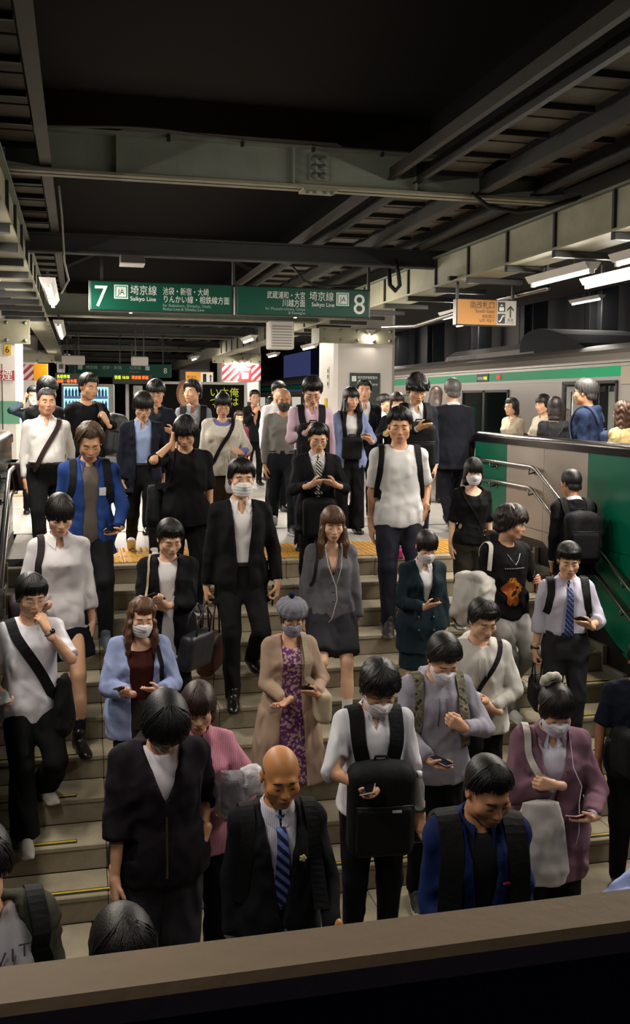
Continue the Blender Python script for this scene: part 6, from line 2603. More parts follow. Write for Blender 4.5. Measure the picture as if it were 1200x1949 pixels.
for k in range(13):
    h_, n_ = p.hit('f', -.085+.0142*k, .325)
    b_.tube([h_+n_*.003, h_+n_*.007], .0045, 5)
b_.obj('chest_lettering', mat('print_white', '#a8a4a8', .6), p.root)['kind'] = 'stuff'
b_ = MB()
b_.tube([p.hit(*q)[0]+A(0, -.008, 0) for q in (('f', -.06, .44), ('f', -.03, .39), ('f', 0, .355), ('f', .03, .39), ('f', .06, .44))], .0025, 5)
b_.obj('necklace', mat('silver', '#9a96a0', .3, metal=1), p.root)
b_ = p.worn('tote_bag', 'white canvas tote on the shoulder of the man with flame print', 'bag', 'bags carried by commuters')
mt_ = cloth('#c6c1ba')
p.bagbody(b_, mt_, Frame(p.T.w((-.27, .06, .05)), p.T.R @ Rz(.25) @ Ry(.16)), (.20, .38, .44), 'soft')
p.strapset(b_, mt_, .035, [[('r', -.05, .30), ('f', -.185, .38), ('t', -.165, -.03), ('t', -.165, .05), ('b', -.18, .33)]], 'strap', .006)
p.phone(1, 'phone held upright by the man with flame print', '#1a1a1e')

# 31 --- climbing man seen from behind
p = Person('man in black suit climbing the stairs with black backpack', (1088, 895), step(4, .20), PI-.15, stance='upR', nod=.12, turn=.25, lean=.10, group='commuters going up the stairs', R='hang', L='hang', skin='#a87a5c')
p.body()
suit(p, '#121215', '#c4c4c8')
p.shoes()
p.hair('#0d0c0c', top=.014, side=.010, front=.06, rough=.6)
p.glasses('#2a2a2a')
p.backpack('black nylon backpack on the man climbing the stairs', False, '#0f0f11', (.33, .20, .48), .16, sx=.11, sw=.055)

# 32 --- dark teal suit
p = Person('young woman in long dark teal double-breasted jacket and mask', (816, 1015), step(6, .16), -.05, 'f', nod=.48, head='f', group=GS, lean=.04,
           R=('phone', dict(t=(.06, -.27, 1.10))), L='hang')
p.body(legs=1)
p.garment('shirt', '#c9c7ca', neck='shirt', collar=.30, ease=.010, amp=.002, hem=.05, tuck=True, sr=.008)
p.garment('jacket', '#18242b', ease=.034, hem=-.27, neck='v', lap=True, sr=.026, open_=[(.13, .002), (.50, .072)], button=.13, sleeve=1.95, boxy=.012)
p.skirt('#18242b', length=.42, flare=.01, pleat=(4, .005))
p.shoes('leather')
p.hair('#15110f', front=.028, top=.016, side=.012, temple=-.05, ear=-.05, back=-.06, bun=((0, .115, -.03), (.03, .035, .05)))
p.mask('#c6c0c2')
b_ = MB()
for x in (-.075, .055):
    for z in (.06, -.05):
        h_, n_ = p.hit('f', x, z)
        b_.tube([h_+n_*.002, h_+n_*.009], .011, 8)
b_.obj('buttons', mat('button_dark', '#3a4248', .25), p.root)['kind'] = 'stuff'
p.phone(0, 'dark phone held by the woman in teal jacket', '#1b1f28')

# 33 --- lavender shirt and plaid tie
p = Person('man in pale lavender shirt and blue plaid tie with watch', (1085, 1038), step(7, .12), -.30, stance='stand', nod=.26, turn=-.05, lean=.03, group=GS, wide=1.06, skin='#c09678',
           L=('phone', dict(t=(.13, -.26, 1.11))), R=('carry', {}))
p.body(fine=True)
p.garment('shirt', '#b3afc0', neck='shirt', collar=.12, ease=.020, hem=.05, tuck=True, sleeve=1.42, sr=.026, cuff=.055, amp=.008)
p.tie(pat_mat('plaid', '#1f2a56', '#8087a8', '#2c3f7a', scale=11), z1=.02, w=.085)
p.trousers('#2b2a2e', thigh=.01)
p.belt()
p.shoes()
p.hair('#0c0b0b', top=.030, side=.012, front=.052, temple=.02, ear=.01, fringe=.012, rough=1.5, part=.2)
p.earbud((-1,), '#101010')
p.wrist(0, '#0f0f12')
p.backpack('black rucksack on the man in lavender shirt', size=(.30, .15, .42), sx=.135, sw=.06, strap_end=.24)
p.phone(1, 'black phone held by the man with plaid tie', '#0d0e11')
p.handbag(0, 'black handbag hanging from the hand of the man with plaid tie', '#0f0f11', (.34, .12, .24), .14)

# 34 --- white hoodie
p = Person('man in off-white hoodie with black sling bag and phone', (925, 1148), step(9, .15), -.18, nod=.36, turn=.22, group=GS, skin='#c69c80',
           R=('phone', dict(t=(.03, -.27, 1.10), hd=(.55, -.6, .2), pn=(.1, .35, .9))), L=('elbow', dict(t=(.06, -.20, 1.02))))
p.body()
p.garment('hoodie', '#bdb9b3', neck='round', hood=True, ease=.034, hem=-.11, sleeve=1.96, sr=.032, boxy=.020, amp=.008)
p.trousers('#121214', thigh=.015, flare=.02)
p.shoes('sneaker', '#222222', '#c9c5be')
p.hair('#0e0c0b', top=.026, side=.018, front=.060, temple=.0, ear=-.02, part=.15, fringe=.014, rough=1.2)
b_ = MB()
for x in (-.022, .022):
    b_.tube([p.hit('f', x, .43)[0]+A(0, -.012, 0), p.hit('f', x*1.1, .36)[0]+A(0, -.010, 0), p.hit('f', x*1.15, .27)[0]+A(0, -.008, 0)], .004, 6)
b_.obj('drawstring', cloth('#a8a49e'), p.root)
p.crossbag('black crossbody bag of the man in off-white hoodie', -1, '#0f0f10', w=.030, bag=(.27, .10, .20), at=(.10, -.21, -.07), topx=.13)
p.phone(0, 'grey phone held flat by the man in off-white hoodie', '#6a6a68')

# 35 --- grey hoodie with camouflage straps
p = Person('masked man in lavender-grey hoodie with camouflage rucksack straps', (853, 1222), land(5.78), -.10, nod=.62, turn=.12, lean=.06, group=GL, hs=1.08,
           R=('phone', dict(t=(.10, -.28, 1.02), hd=(-.45, -.8, .0), pn=(0, .15, 1))), L=('strap', dict(t=(.10, -.24, 1.20), hd=(-.7, -.2, .4), pn=(-.2, .9, .2))))
p.body()
p.garment('hoodie', '#8f8c99', neck='round', hood=True, ease=.034, hem=-.12, sleeve=1.94, sr=.034, boxy=.020, amp=.008)
p.trousers('#0f0f11', thigh=.015)
p.shoes('sneaker', '#222222', '#c9c5be')
p.hair(HB, top=.026, side=.018, front=.060, temple=.0, ear=-.01, rough=.9)
p.mask('#d6d2dc')
b_ = MB()
for x in (-.02, .022):
    b_.tube([p.hit('f', x, .42)[0]+A(0, -.012, 0), p.hit('f', x*1.2, .36)[0]+A(0, -.010, 0), p.hit('f', x*1.25, .25)[0]+A(0, -.008, 0)], .004, 6)
b_.obj('drawstring', cloth('#55525a'), p.root)
p.backpack('camouflage rucksack on the man in lavender-grey hoodie', size=(.30, .15, .42), m=pat_mat('camo', '#5a5644', '#2c2a20', '#7d7862', scale=24), sx=.125, sw=.055, strap_end=.10)
p.phone(0, 'purple phone held flat by the man in lavender-grey hoodie', '#5b4a7a', screen='#14121c')

# 36 --- right edge, navy T-shirt
p = Person('man in navy T-shirt with black chest bag at the right edge', (1226, 1222), land(5.65), -.35, nod=.2, group=GL, skin='#8f6244', R=('hang', dict(t=(.27, -.10, .86))), L='hang', wide=1.12)
p.body(fine=True)
p.garment('t_shirt', '#141824', neck='round', sleeve=.85, ease=.028, hem=-.12, sr=.026)
p.trousers('#0d0d0f', thigh=.015)
p.shoes()
p.hair(HB)
b_ = p.crossbag('black chest bag with yellow tag at the right edge', -1, '#101115', w=.05, bag=(.24, .12, .30), at=(.12, -.24, .10), topx=.12)
f_ = Frame(p.P.w((-.10, -.31, .20)), p.P.R)
MB().box(tuple(f_.o), (.11, .02, .05), bev=.008).obj('yellow_tag', mat('tag_yellow', '#b89a14', .5), b_)

# 37 --- white shirt, backpack in front
p = Person('masked man in white shirt with big black backpack on his chest', (728, 1274), land(5.25), -.10, nod=.55, turn=.10, lean=.05, group=GL, hs=1.08, skin='#bd8f70',
           R=('phone', dict(t=(.07, -.32, 1.12), hd=(.25, -.85, .1), pn=(.25, .15, 1), pole=(.9, .25, -.4))), L=('hang', dict(t=(.27, -.05, .83), hand='hold', hd=(-.05, -.35, -.95), pn=(-.5, .85, -.1))))
p.body(fine=True)
p.garment('shirt', '#cbc9d0', neck='shirt', collar=.26, ease=.024, hem=-.06, sleeve=1.05, sr=.030, cuff=.062, amp=.007)
p.trousers('#101013', thigh=.010)
p.shoes()
p.hair(HB, top=.032, side=.022, front=.046, temple=-.01, ear=-.02, fringe=.012, rough=1.6, wave=.002)
p.mask('#d8d6de')
p.wrist(1, '#1c2420')
b_ = p.backpack('big black backpack with wide straps on the man in white shirt', True, '#0c0c0e', (.36, .19, .50), .05, sx=.105, sw=.080)
MB().box(tuple(p.T.w((.06, -.36, .09))), (.05, .004, .012)).obj('white_label', mat('print_white', '#a8a4a8', .6), b_)
t_ = thing('water_bottle', 'clear plastic bottle with white cap in the backpack side pocket', 'bottle')
t_.matrix_world = p.M @ Matrix.Translation(tuple(p.T.w((.215, -.20, .02))))
MB().lathe([(.028, 0), (.031, .02), (.031, .13), (.016, .17), (.014, .18)], 14).obj('bottle_body', mat('clear_plastic', '#9aa6a8', .1, alpha=.55), t_)
MB().lathe([(.017, .175), (.017, .205), (.001, .207)], 14).obj('cap', mat('white_cap', '#cfcfd2', .4), t_)
p.phone(0, 'rose gold phone in the raised hand of the man in white shirt', '#8f7a74')
p.phone(1, 'phone with bright coloured screen hanging in the other hand', '#15161a', screen='#5a7fb0', lit=.5)

# 38 --- mauve jacket
p = Person('masked woman in mauve jacket with white scrunchie and earphones', (1065, 1314), land(4.85), -.28, 'f', nod=.50, turn=.10, head='f', group=GL, lean=.05,
           R=('strap', dict(t=(.02, -.24, 1.22), hd=(.65, -.2, .15), pn=(.1, .9, -.2))), L=('phone', dict(t=(.17, -.27, 1.06), hd=(-.6, -.5, .1), pn=(-.1, .3, .95))))
p.body()
p.garment('blouse', '#b5b2c0', neck='shirt', collar=.28, ease=.014, hem=.05, tuck=True, sr=.010, amp=.003)
p.garment('jacket', '#705260', ease=.040, hem=-.30, neck='v', open_=[(-.32, .035), (.16, .01), (.42, .07), (.52, .09)], sleeve=1.92, sr=.040, boxy=.022, amp=.008, collar=.50, lap=False)
p.trousers('#0e0d0f', flare=.06, thigh=.03)
p.shoes('leather')
p.hair('#1c1310', front=.034, top=.016, side=.013, temple=-.07, ear=-.05, back=-.06, bun=((.0, .10, .085), (.03, .05, .04)))
p.mask('#c9c6d2')
S = Sdf()
for k in range(7):
    a_ = 2*PI*k/7
    S.u(ell(p.Hd.w(A(-.03+.040*math.cos(a_), .085+.010*math.cos(a_), .135+.028*math.sin(a_))), (.026, .024, .024)), .008)
v_, q_ = S.mesh(.007, 1)
p.part('scrunchie', v_, q_, cloth('#cdc6b8'))
b_ = MB()
b_.tube([p.Hd.w(A(.08, -.01, -.02)), p.Hd.w(A(.075, -.05, -.10)), p.T.w((.085, -.20, .38)), p.T.w((.12, -.25, .30)), p.T.w((.105, -.27, .22)), tuple(p.hf[1].w((.0, .09, .05))), tuple(p.hf[1].w((.01, .10, -.06))), p.T.w((.10, -.26, -.02))], .0024, 5)
b_.obj('earphone_cable', mat('white_cable', '#b9b3b6', .5), p.root)
b_ = MB()
for x, z in ((-.13, .30), (-.26, .22), (-.22, .17)):
    h_, n_ = p.hit('f', max(x, -.15), z)
    b_.tube([h_+n_*.002, h_+n_*.008], .010, 8)
b_.obj('buttons', mat('pearl', '#b5a89c', .3), p.root)['kind'] = 'stuff'
b_ = p.worn('tote_bag', 'white canvas tote on the shoulder of the woman in mauve', 'bag', 'bags carried by commuters')
mt_ = cloth('#bdb6b2')
p.bagbody(b_, mt_, Frame(p.T.w((-.09, -.25, -.02)), p.T.R @ Rz(.1)), (.30, .10, .46), 'sack')
p.strapset(b_, mt_, .036, [[('f', -.06, .26), ('f', -.10, .34), ('f', -.135, .40), ('t', -.14, -.02), ('t', -.14, .05)]], 'strap', .006)
p.phone(1, 'pink phone held by the woman in mauve jacket', '#b08088')

# 39 --- blue jacket
p = Person('middle-aged man in blue zip jacket with black yoke looking down', (940, 1457), land(3.82), -.12, nod=.40, turn=.22, lean=.10, group=GL, wide=1.04, head='w', skin='#ad7c5c', hs=1.06,
           R=('belly', dict(t=(.15, -.22, .97), hd=(-.5, -.6, -.3), pole=(.3, 1, -.3))), L=('belly', dict(t=(.16, -.22, .97), pole=(.3, 1, -.3))))
p.body()
p.garment('undershirt', '#17171c', neck='round', ease=.014, hem=.0, tuck=True, amp=.003)
p.garment('jacket', '#15234e', ease=.034, hem=-.16, neck='v', open_=[(-.18, .02), (.15, .03), (.40, .055), (.52, .07)], sleeve=1.95, sr=.024, boxy=.006, amp=.010, collar=.42)
p.trousers('#121215', thigh=.01)
p.shoes()
p.hair('#100d0c', top=.018, side=.010, front=.066, temple=.022, ear=.012, fringe=.004, rough=.7, part=-.25)
p.backpack('black rucksack on the man in blue jacket', size=(.32, .16, .44), color='#101012', sx=.13, sw=.095, strap_end=.02)
b_ = MB()
for x0, z0 in ((.075, .30), (.086, .302), (.098, .298), (.108, .30)):
    h_, n_ = p.hit('f', x0, z0)
    b_.tube([h_+n_*.003, h_+n_*.007], .007, 5)
b_.obj('red_emblem', mat('red_thread', '#b5232c', .6), p.root)['kind'] = 'stuff'
t_ = p.worn('camera_bag', 'black camera bag held at the belt of the man in blue', 'bag', 'bags carried by commuters')
p.bagbody(t_, mat('bag_cloth', '#121212', .7), Frame(p.P.w((-.02, -.27, .04))), (.26, .12, .18))

# 40 --- right edge, light blue sleeve
p = Person('person in light blue frilled blouse cut off by the right edge', (1308, 1545), land(3.75), -.3, 'f', nod=.2, head='f', group=GL, R=('shoulder', dict(t=(.22, -.20, 1.34), hd=(-.1, .1, .9))), L='hang')
p.body()
p.garment('blouse', '#8f9ac8', neck='round', ease=.04, hem=-.15, sleeve=1.85, sr=.045, cuff=.035, boxy=.02, amp=.008)
p.trousers(BLK)
p.shoes()
p.hair(HBR, drape=(.2, .09, .0))

# 41 --- bald man
p = Person('bald man in dark suit with blue striped tie and lapel pin', (537, 1426), land(4.28), -.02, nod=.26, turn=.05, lean=.04, stance='walkR', group=GL, head='o', skin='#b57c4e', lip='#8f5a4c', hs=1.06,
           R='hang', L=('belly', dict(t=(.20, -.24, .93), hd=(-.55, -.25, -.75), pn=(-.5, .8, .1), pole=(.5, 1, 0))), wide=1.0)
p.body()
suit(p, '#17161a', shirtm=pat_mat('striped', '#b9b5c2', '#7d7d96', scale=38), tie=pat_mat('diagonal', '#12143a', '#5a6ca8', scale=9), vz=.02, amp=.006)
p.shoes()
p.hair('#6a6058', top=.0, side=.003, front=.10, temple=.02, ear=.01, rough=.3, bald=(.085, .12, .095))
p.backpack('black rucksack on the bald man in suit', size=(.30, .15, .42), sx=.14, sw=.065, strap_end=.10)
h_, n_ = p.hit('f', .085, .33)
S = Sdf().u(ell(h_+n_*.012, (.008, .005, .008)), .002)
for k in range(5):
    S.u(ell(h_+n_*.012+A(math.cos(k*1.257)*.011, 0, math.sin(k*1.257)*.011), (.007, .004, .007)), .002)
v_, q_ = S.mesh(.003, 0)
p.part('lapel_pin', v_, q_, mat('pin_cream', '#c9bd8a', .4))

# 42 --- pink striped shirt
p = Person('woman with brown bob in pink striped shirt holding wrapped parcels', (378, 1307), land(5.30), -.02, 'f', nod=.30, turn=-.1, head='f', group=GL, skin='#c99a7c',
           R='hang', L=('belly', dict(t=(.17, -.26, 1.05), hd=(-.4, -.6, .1), pn=(-.2, .1, 1))))
p.body()
p.garment('shirt', '#b5687c', m=pat_mat('striped', '#bd7088', '#d6b2bc', scale=30), neck='shirt', collar=.30, ease=.026, hem=-.16, sleeve=1.9, sr=.026, amp=.006)
p.trousers('#12131e', flare=.02)
p.shoes('leather')
p.hair('#2a1710', front=.026, top=.020, side=.018, temple=-.05, ear=-.06, drape=(.10, .094, -.01, False), fringe=.010, rough=.8)
f_ = p.hf[1].w((0, .09, .05))
t_ = p.worn('wrapped_parcel', 'dark parcel in crinkled clear plastic held by the woman in pink', 'parcel', 'plastic bags')
S = Sdf().u(rbox(f_+A(.02, -.04, .10), (.15, .10, .26), .04), .01)
v_, q_ = S.mesh(.012, 1)
v_ = ripple(v_, q_, .012, 3, .07)
link(bpy.data.objects.new('clear_wrap', npmesh('clear_wrap', v_, q_, [mat('crinkled_plastic', '#8f8c94', .18, bump=.8, bscale=25, alpha=.55)], smooth=False)), t_)
v_, q_ = Sdf().u(rbox(f_+A(.02, -.035, .08), (.10, .06, .20), .03), .01).mesh(.012, 1)
link(bpy.data.objects.new('parcel_body', npmesh('parcel_body', v_, q_, [mat('dark_parcel', '#232126', .6)])), t_)
t_ = p.worn('plastic_bag', 'crumpled white plastic bag beside the woman in pink stripes', 'bag', 'plastic bags')
S = Sdf().u(ell(f_+A(.14, -.02, .17), (.075, .06, .085)), .02).u(ell(f_+A(.20, 0, .13), (.06, .05, .05)), .02).u(cone(f_+A(.02, 0, .0), f_+A(.14, 0, .13), .02, .05), .03)
v_, q_ = S.mesh(.010, 1)
v_ = ripple(v_, q_, .014, 8, .06)
link(bpy.data.objects.new('bag_body', npmesh('bag_body', v_, q_, [mat('white_plastic', '#c4bfc6', .35, bump=.6, bscale=22, alpha=.9)], smooth=False)), t_)

# 43 --- dark hoodie
p = Person('young man in dark zip hoodie and white T-shirt with bowed head', (320, 1345), land(4.92), .10, nod=.70, turn=.0, lean=.08, group=GL, hs=1.08, skin='#b78a6e', wide=1.08,
           R=('hang', dict(t=(.24, -.16, .86), hd=(.05, -.45, -.9))), L=('pocket', dict(t=(.20, -.08, .96))))
p.body(fine=True)
p.garment('t_shirt', '#c9c4cc', neck='round', ease=.014, hem=.05, tuck=True, sleeve=.6, amp=.003)
p.garment('hoodie', '#1d181e', ease=.044, hem=-.13, neck='v', open_=[(.20, -.02), (.27, .0), (.50, .085)], hood=True, sleeve=1.32, sr=.050, cuff=.062, boxy=.030, amp=.008)
p.trousers('#2b292e', flare=.05, thigh=.035)
p.shoes('sneaker', '#222222', '#c9c5be')
p.hair(HB, top=.032, side=.026, front=.020, temple=-.03, ear=-.05, back=-.08, fringe=.020, rough=1.6)
b_ = MB()
pt, nn = p.path([('f', 0, .22), ('f', 0, .12), ('f', 0, .02), ('f', 0, -.08)], 12, .006)
p.ribbon(b_, pt, nn, .010, .003)
b_.obj('zip', mat('zip_metal', '#6a625c', .4, metal=.8), p.root)

# 44 --- olive jacket, left edge
p = Person('person in olive jacket over printed white T-shirt at the left edge', (-42, 1592), land(3.45), .20, nod=.25, turn=-.2, side=-.06, group=GL, R='hang', L='hang', wide=1.12)
p.body(fine=True)
p.garment('t_shirt', '#b9b5bc', neck='round', ease=.020, hem=-.14, sleeve=.7, amp=.004)
p.garment('jacket', '#3a3a30', ease=.040, hem=-.18, neck='v', open_=[(-.2, .165), (.38, .165), (.50, .10)], sleeve=1.95, sr=.040, boxy=.016, amp=.010)
p.trousers('#17171a', thigh=.015)
p.shoes()
p.hair(HD, top=.03, side=.022, front=.04)
p.backpack('black rucksack on the person in olive jacket', size=(.30, .15, .42), sx=.165, sw=.06, strap_end=.18)
for k, ch in enumerate('VIT'):
    me = text_mesh(ch, .065, mat('print_grey', '#55545c', .7), 'CENTER')
    h_, n_ = p.hit('f', .030+.038*k, .385)
    o = bpy.data.objects.new('shirt_letter', me)
    nn = nrm(n_)
    o.matrix_world = Matrix.Translation(tuple(h_+nn*.012)) @ Matrix.Rotation(PI/2, 4, 'X')
    link(o, p.root)
vs, fs = [], []
for i in range(6):
    for j in range(6):
        h_, n_ = p.hit('f', .0+.028*j, .15+.035*i)
        vs.append(h_+nrm(n_)*.008)
for i in range(5):
    for j in range(5):
        fs.append((i*6+j, i*6+j+1, i*6+7+j, i*6+6+j))
MB().add(vs, fs, 0, True).obj('shirt_print', pat_mat('blotch', '#8a8a94', '#b4b0b8', None, 18), p.root)

# 45 --- only the hair shows
p = Person('dark-haired person of whom only the crown shows at the bottom edge', (235, 1752), land(3.02), .1, nod=.3, group=GL, hs=1.1)
p.body()
p.garment('sweater', '#1c1a1c', ease=.02)
p.trousers(BLK)
p.shoes()
p.hair('#120e0d', top=.022, side=.020, front=.03, temple=-.02, ear=-.04, rough=.7)

# 46 --- woman with beret
p = Person('elderly woman in grey beret, beige coat and purple floral dress', (557, 1146), step(8, .12), -.02, 'f', nod=.28, turn=.05, head='f', group=GS, skin='#bd9074', lean=.05,
           R=('phone', dict(t=(.07, -.28, 1.02), hd=(.65, -.6, -.15), pn=(.1, .3, .9), hand='relaxed')), L=('phone', dict(t=(.15, -.27, 1.06), hd=(-.55, -.4, .3))))
p.body()
p.trousers('#8f8672', flare=.03, thigh=.01)
flo = pat_mat('flower', '#5e2f62', '#ad928c', None, 36)
rows_ = [(-.60, .235, .165, -.01), (-.30, .205, .150, -.005), (-.05, .180, .128, .005)]+[r for r in p.rows if r[0] > .0 and r[0] < .48]
v_, q_ = Sdf().u(loft(rows_, p.T, .018, fold=(12, .03)), .01).cut(ell((0, -.04, .50), (.075, .09, .07), p.T), .01).mesh(.013, 1)
p.part('dress', v_, q_, flo, reg=True)
rows_ = [(-.62, .275, .19, .02), (-.30, .240, .170, .012), (-.05, .205, .142, .008)]+[r for r in p.rows if r[0] > .0]
p.garment('coat', '#a08775', ease=.034, hem=-.10, neck='v', open_=[(-.2, .080), (.50, .070)], sleeve=1.88, sr=.030, amp=.008)
c_ = loft(rows_, p.T, .028, z1=.02, fold=(11, .04))
w_ = region(lambda x, y, z: np.maximum(np.abs(x)-np.interp(z, [-.62, 0], [.12, .082]), y), p.T)
v_, q_ = Sdf().u(c_, .01).cut(w_, .004).mesh(.013, 2)
p.part('coat_skirt', v_, q_, cloth('#a08775'), reg=True)
p.shoes('sneaker', '#8a8378', '#a8a297')
p.hair('#5a524c', front=.05, top=.008, side=.012, temple=-.03, ear=-.04, back=-.07)
S = Sdf().u(ell((0, .012, .082), (.112, .122, .068), Frame((0, 0, 0), Rx(-.10))), .01).u(loft([(.038, .092, .108, .006), (.070, .100, .114, .010)], ID, 0), .02)
v_, q_ = S.mesh(.007, 1)
N_ = vnormals(v_, q_)
v_ = v_+N_*(.0025*np.sin(np.arctan2(v_[:, 0], v_[:, 1])*14+v_[:, 2]*30))[:, None]
p.part('beret', p.Hd.w(v_*p.hs), q_, mat('knit_grey', '#767681', .95, bump=.8, bscale=120))
v_, q_ = Sdf().u(ell((-.005, .03, .168), (.026, .026, .024)), .01).mesh(.006, 0)
v_ = ripple(v_, q_, .005, 4, .02)
p.part('pompom', p.Hd.w(v_*p.hs), q_, cloth('#191d3a'))
p.glasses('#5a4030', .024, .019)
p.mask('#7c7c88')
b_ = p.sidebag('cream canvas shoulder bag of the woman in grey beret', 1, '#a89b84', w=.045, bag=(.12, .28, .24), at=(.22, -.16, .01), topx=.10, spread=.01)
p.phone(1, 'black phone held by the woman in grey beret', '#0f1013')

# 47 --- grey cardigan
p = Person('long-haired woman in grey cardigan and dark shorts with white earphones', (635, 967), step(5, .20), -.08, 'f', stance='stepL', nod=.26, head='f', group=GS, R='hang', L='hang', skin='#cfa488', lean=.02)
p.body(legs=1)
p.garment('cardigan', '#5d5b60', neck='v', vz=.27, vw=.062, ease=.020, hem=-.08, sleeve=1.98, sr=.030, cuff=.052, amp=.005, flare=.012)
b_ = MB()
for z in (.22, .15, .08, .01):
    h_, n_ = p.hit('f', 0, z)
    b_.tube([h_+n_*.002, h_+n_*.007], .008, 8)
b_.obj('buttons', mat('button_grey', '#4a484c', .4), p.root)['kind'] = 'stuff'
p.trousers('#2c2b30', short=.86, flare=.030, thigh=.025, name='shorts')
p.shoes('sneaker', '#b9b5b0', '#c9c5be')
p.socks('#c9c5c0')
p.hair('#553a24', front=.036, top=.016, side=.012, temple=-.06, drape=(.32, .098, -.005, True), fringe=.006, rough=.8)
b_ = MB()
b_.tube([p.Hd.w(A(-.082, -.01, -.02)), p.Hd.w(A(-.075, -.05, -.11)), p.T.w((-.05, -.16, .36)), p.T.w((.01, -.17, .20)), p.T.w((.02, -.17, .10)), p.T.w((-.02, -.175, -.05)), p.P.w((-.11, -.17, -.14))], .0026, 5)
b_.tube([p.Hd.w(A(.082, -.01, -.02)), p.Hd.w(A(.075, -.06, -.12)), p.T.w((.05, -.16, .34)), p.T.w((.012, -.17, .20))], .0026, 5)
b_.obj('earphone_cable', mat('white_cable', '#c4bcb8', .5), p.root)
p.sidebag('thin dark strap bag of the woman in grey cardigan', -1, '#221e22', w=.022, bag=(.10, .2, .2), at=(.22, .08, -.02), topx=.115)

# 48 --- suit and mask in the middle
p = Person('tall masked man in black suit and open white collar with brown tote', (460, 876), step(4, .10), -.02, stance='stepR', nod=.10, turn=.05, lean=.0, group=GS, skin='#c69878', eyes='open',
           R='carry', L=('hang', dict(hand='grip', t=(.25, -.08, .86))))
p.body()
suit(p, '#131214', '#cfcbcb', open_=[(-.22, .055), (.08, .036), (.50, .074)], gap=.36, vz=.08)
p.belt()
p.shoes('leather')
p.hair('#120e0c', top=.022, side=.014, front=.054, temple=.012, rough=1.2)
p.mask('#d2cfce')
p.earbud((-1,), '#1a1a1a')
p.handbag(0, 'brown leather tote carried by the masked man in suit', '#40230f', (.38, .13, .26), .24, hcol='#2a1710', rz=1.2)
p.phone(1, 'black phone in the hanging hand of the masked man in suit', '#0e0f12')

# 49 --- black blazer
p = Person('man in black blazer over white T-shirt with dark handbag on his arm', (326, 995), step(6, .14), -.12, nod=.40, turn=.30, lean=.05, group=GS, skin='#c69c80',
           R=('phone', dict(t=(.02, -.27, 1.14), hd=(.45, -.6, .4), pn=(.1, .6, .75))), L=('elbow', dict(t=(-.06, -.22, 1.11), hd=(-.9, .0, .3))))
p.body(fine=True)
p.garment('t_shirt', '#c9c5c6', neck='round', ease=.014, hem=-.24, sleeve=.5, amp=.003)
p.garment('blazer', '#121114', ease=.034, hem=-.20, neck='v', lap=True, sr=.030, open_=[(-.22, .06), (.08, .035), (.50, .075)], sleeve=1.9, boxy=.014, button=.08)
p.trousers('#131215', thigh=.01)
p.shoes()
p.hair(HB, top=.024, side=.016, front=.058, temple=.0, ear=-.01, part=-.35, fringe=.012, rough=1.3)
b_ = p.worn('handbag', 'dark navy handbag hanging at the arm of the man in black blazer', 'bag', 'bags carried by commuters')
e_ = p.el[1]
mt_ = mat('bag_leather', '#1c1d24', .45, bump=.15, bscale=40)
f_ = Frame(e_+A(.05, -.03, -.34), Rz(1.0) @ Rx(.15))
p.bagbody(b_, mt_, f_, (.34, .13, .28))
for y in (-1, 1):
    MB().tube([f_.w((-.09, y*.04, .12)), f_.w((-.08, y*.045, .26)), f_.w((0, y*.04, .35)), f_.w((.08, y*.045, .26)), f_.w((.09, y*.04, .12))], .008, 6).obj('handle', mt_, b_)
b_ = p.sidebag('beige cord strap pouch of the man in black blazer', -1, '#a8977a', w=.016, bag=(.06, .18, .22), at=(.22, .08, -.02), topx=.13, spread=.03)
p.phone(0, 'black phone held by the man in black blazer', '#0f1013')

# 50 --- blue striped shirt
p = Person('long-haired masked woman in blue shirt over brown top holding a phone', (272, 1142), step(8, .15), .05, 'f', nod=.24, turn=.10, roll=.05, head='f', wide=1.12, group=GS, skin='#cfa186', lean=.04,
           R=('phone', dict(t=(.10, -.30, 1.12), hd=(.45, -.6, .3), pn=(.1, .5, .85))), L=('phone', dict(t=(.11, -.29, 1.12), hd=(-.75, -.25, .25), pn=(-.1, .5, .85))))
p.body(fine=True)
p.garment('tank_top', '#3c1c17', neck='wide', ease=.012, hem=.0, tuck=True, sleeve=.08, amp=.003)
p.garment('shirt', '#7f8fc2', m=pat_mat('striped', '#828eb6', '#9ca8ca', scale=60), ease=.036, hem=-.20, neck='v', open_=[(-.24, .075), (.2, .075), (.42, .10), (.52, .12)], sleeve=1.86, sr=.044, cuff=.05, boxy=.020, amp=.009)
p.trousers('#3a342e', thigh=.02, flare=.03)
p.shoes('leather')
p.hair('#523420', front=.058, top=.016, side=.016, temple=-.05, drape=(.30, .108, .0, True), rough=1.0, wave=.004, part=.1)
p.mask('#d4d1d4')
p.sidebag('black shoulder bag of the woman in blue shirt', 1, '#131318', w=.032, bag=(.10, .25, .24), at=(.25, .08, .04), topx=.115)
p.phone(0, 'bronze phone held with both hands by the woman in blue shirt', '#5a4038')

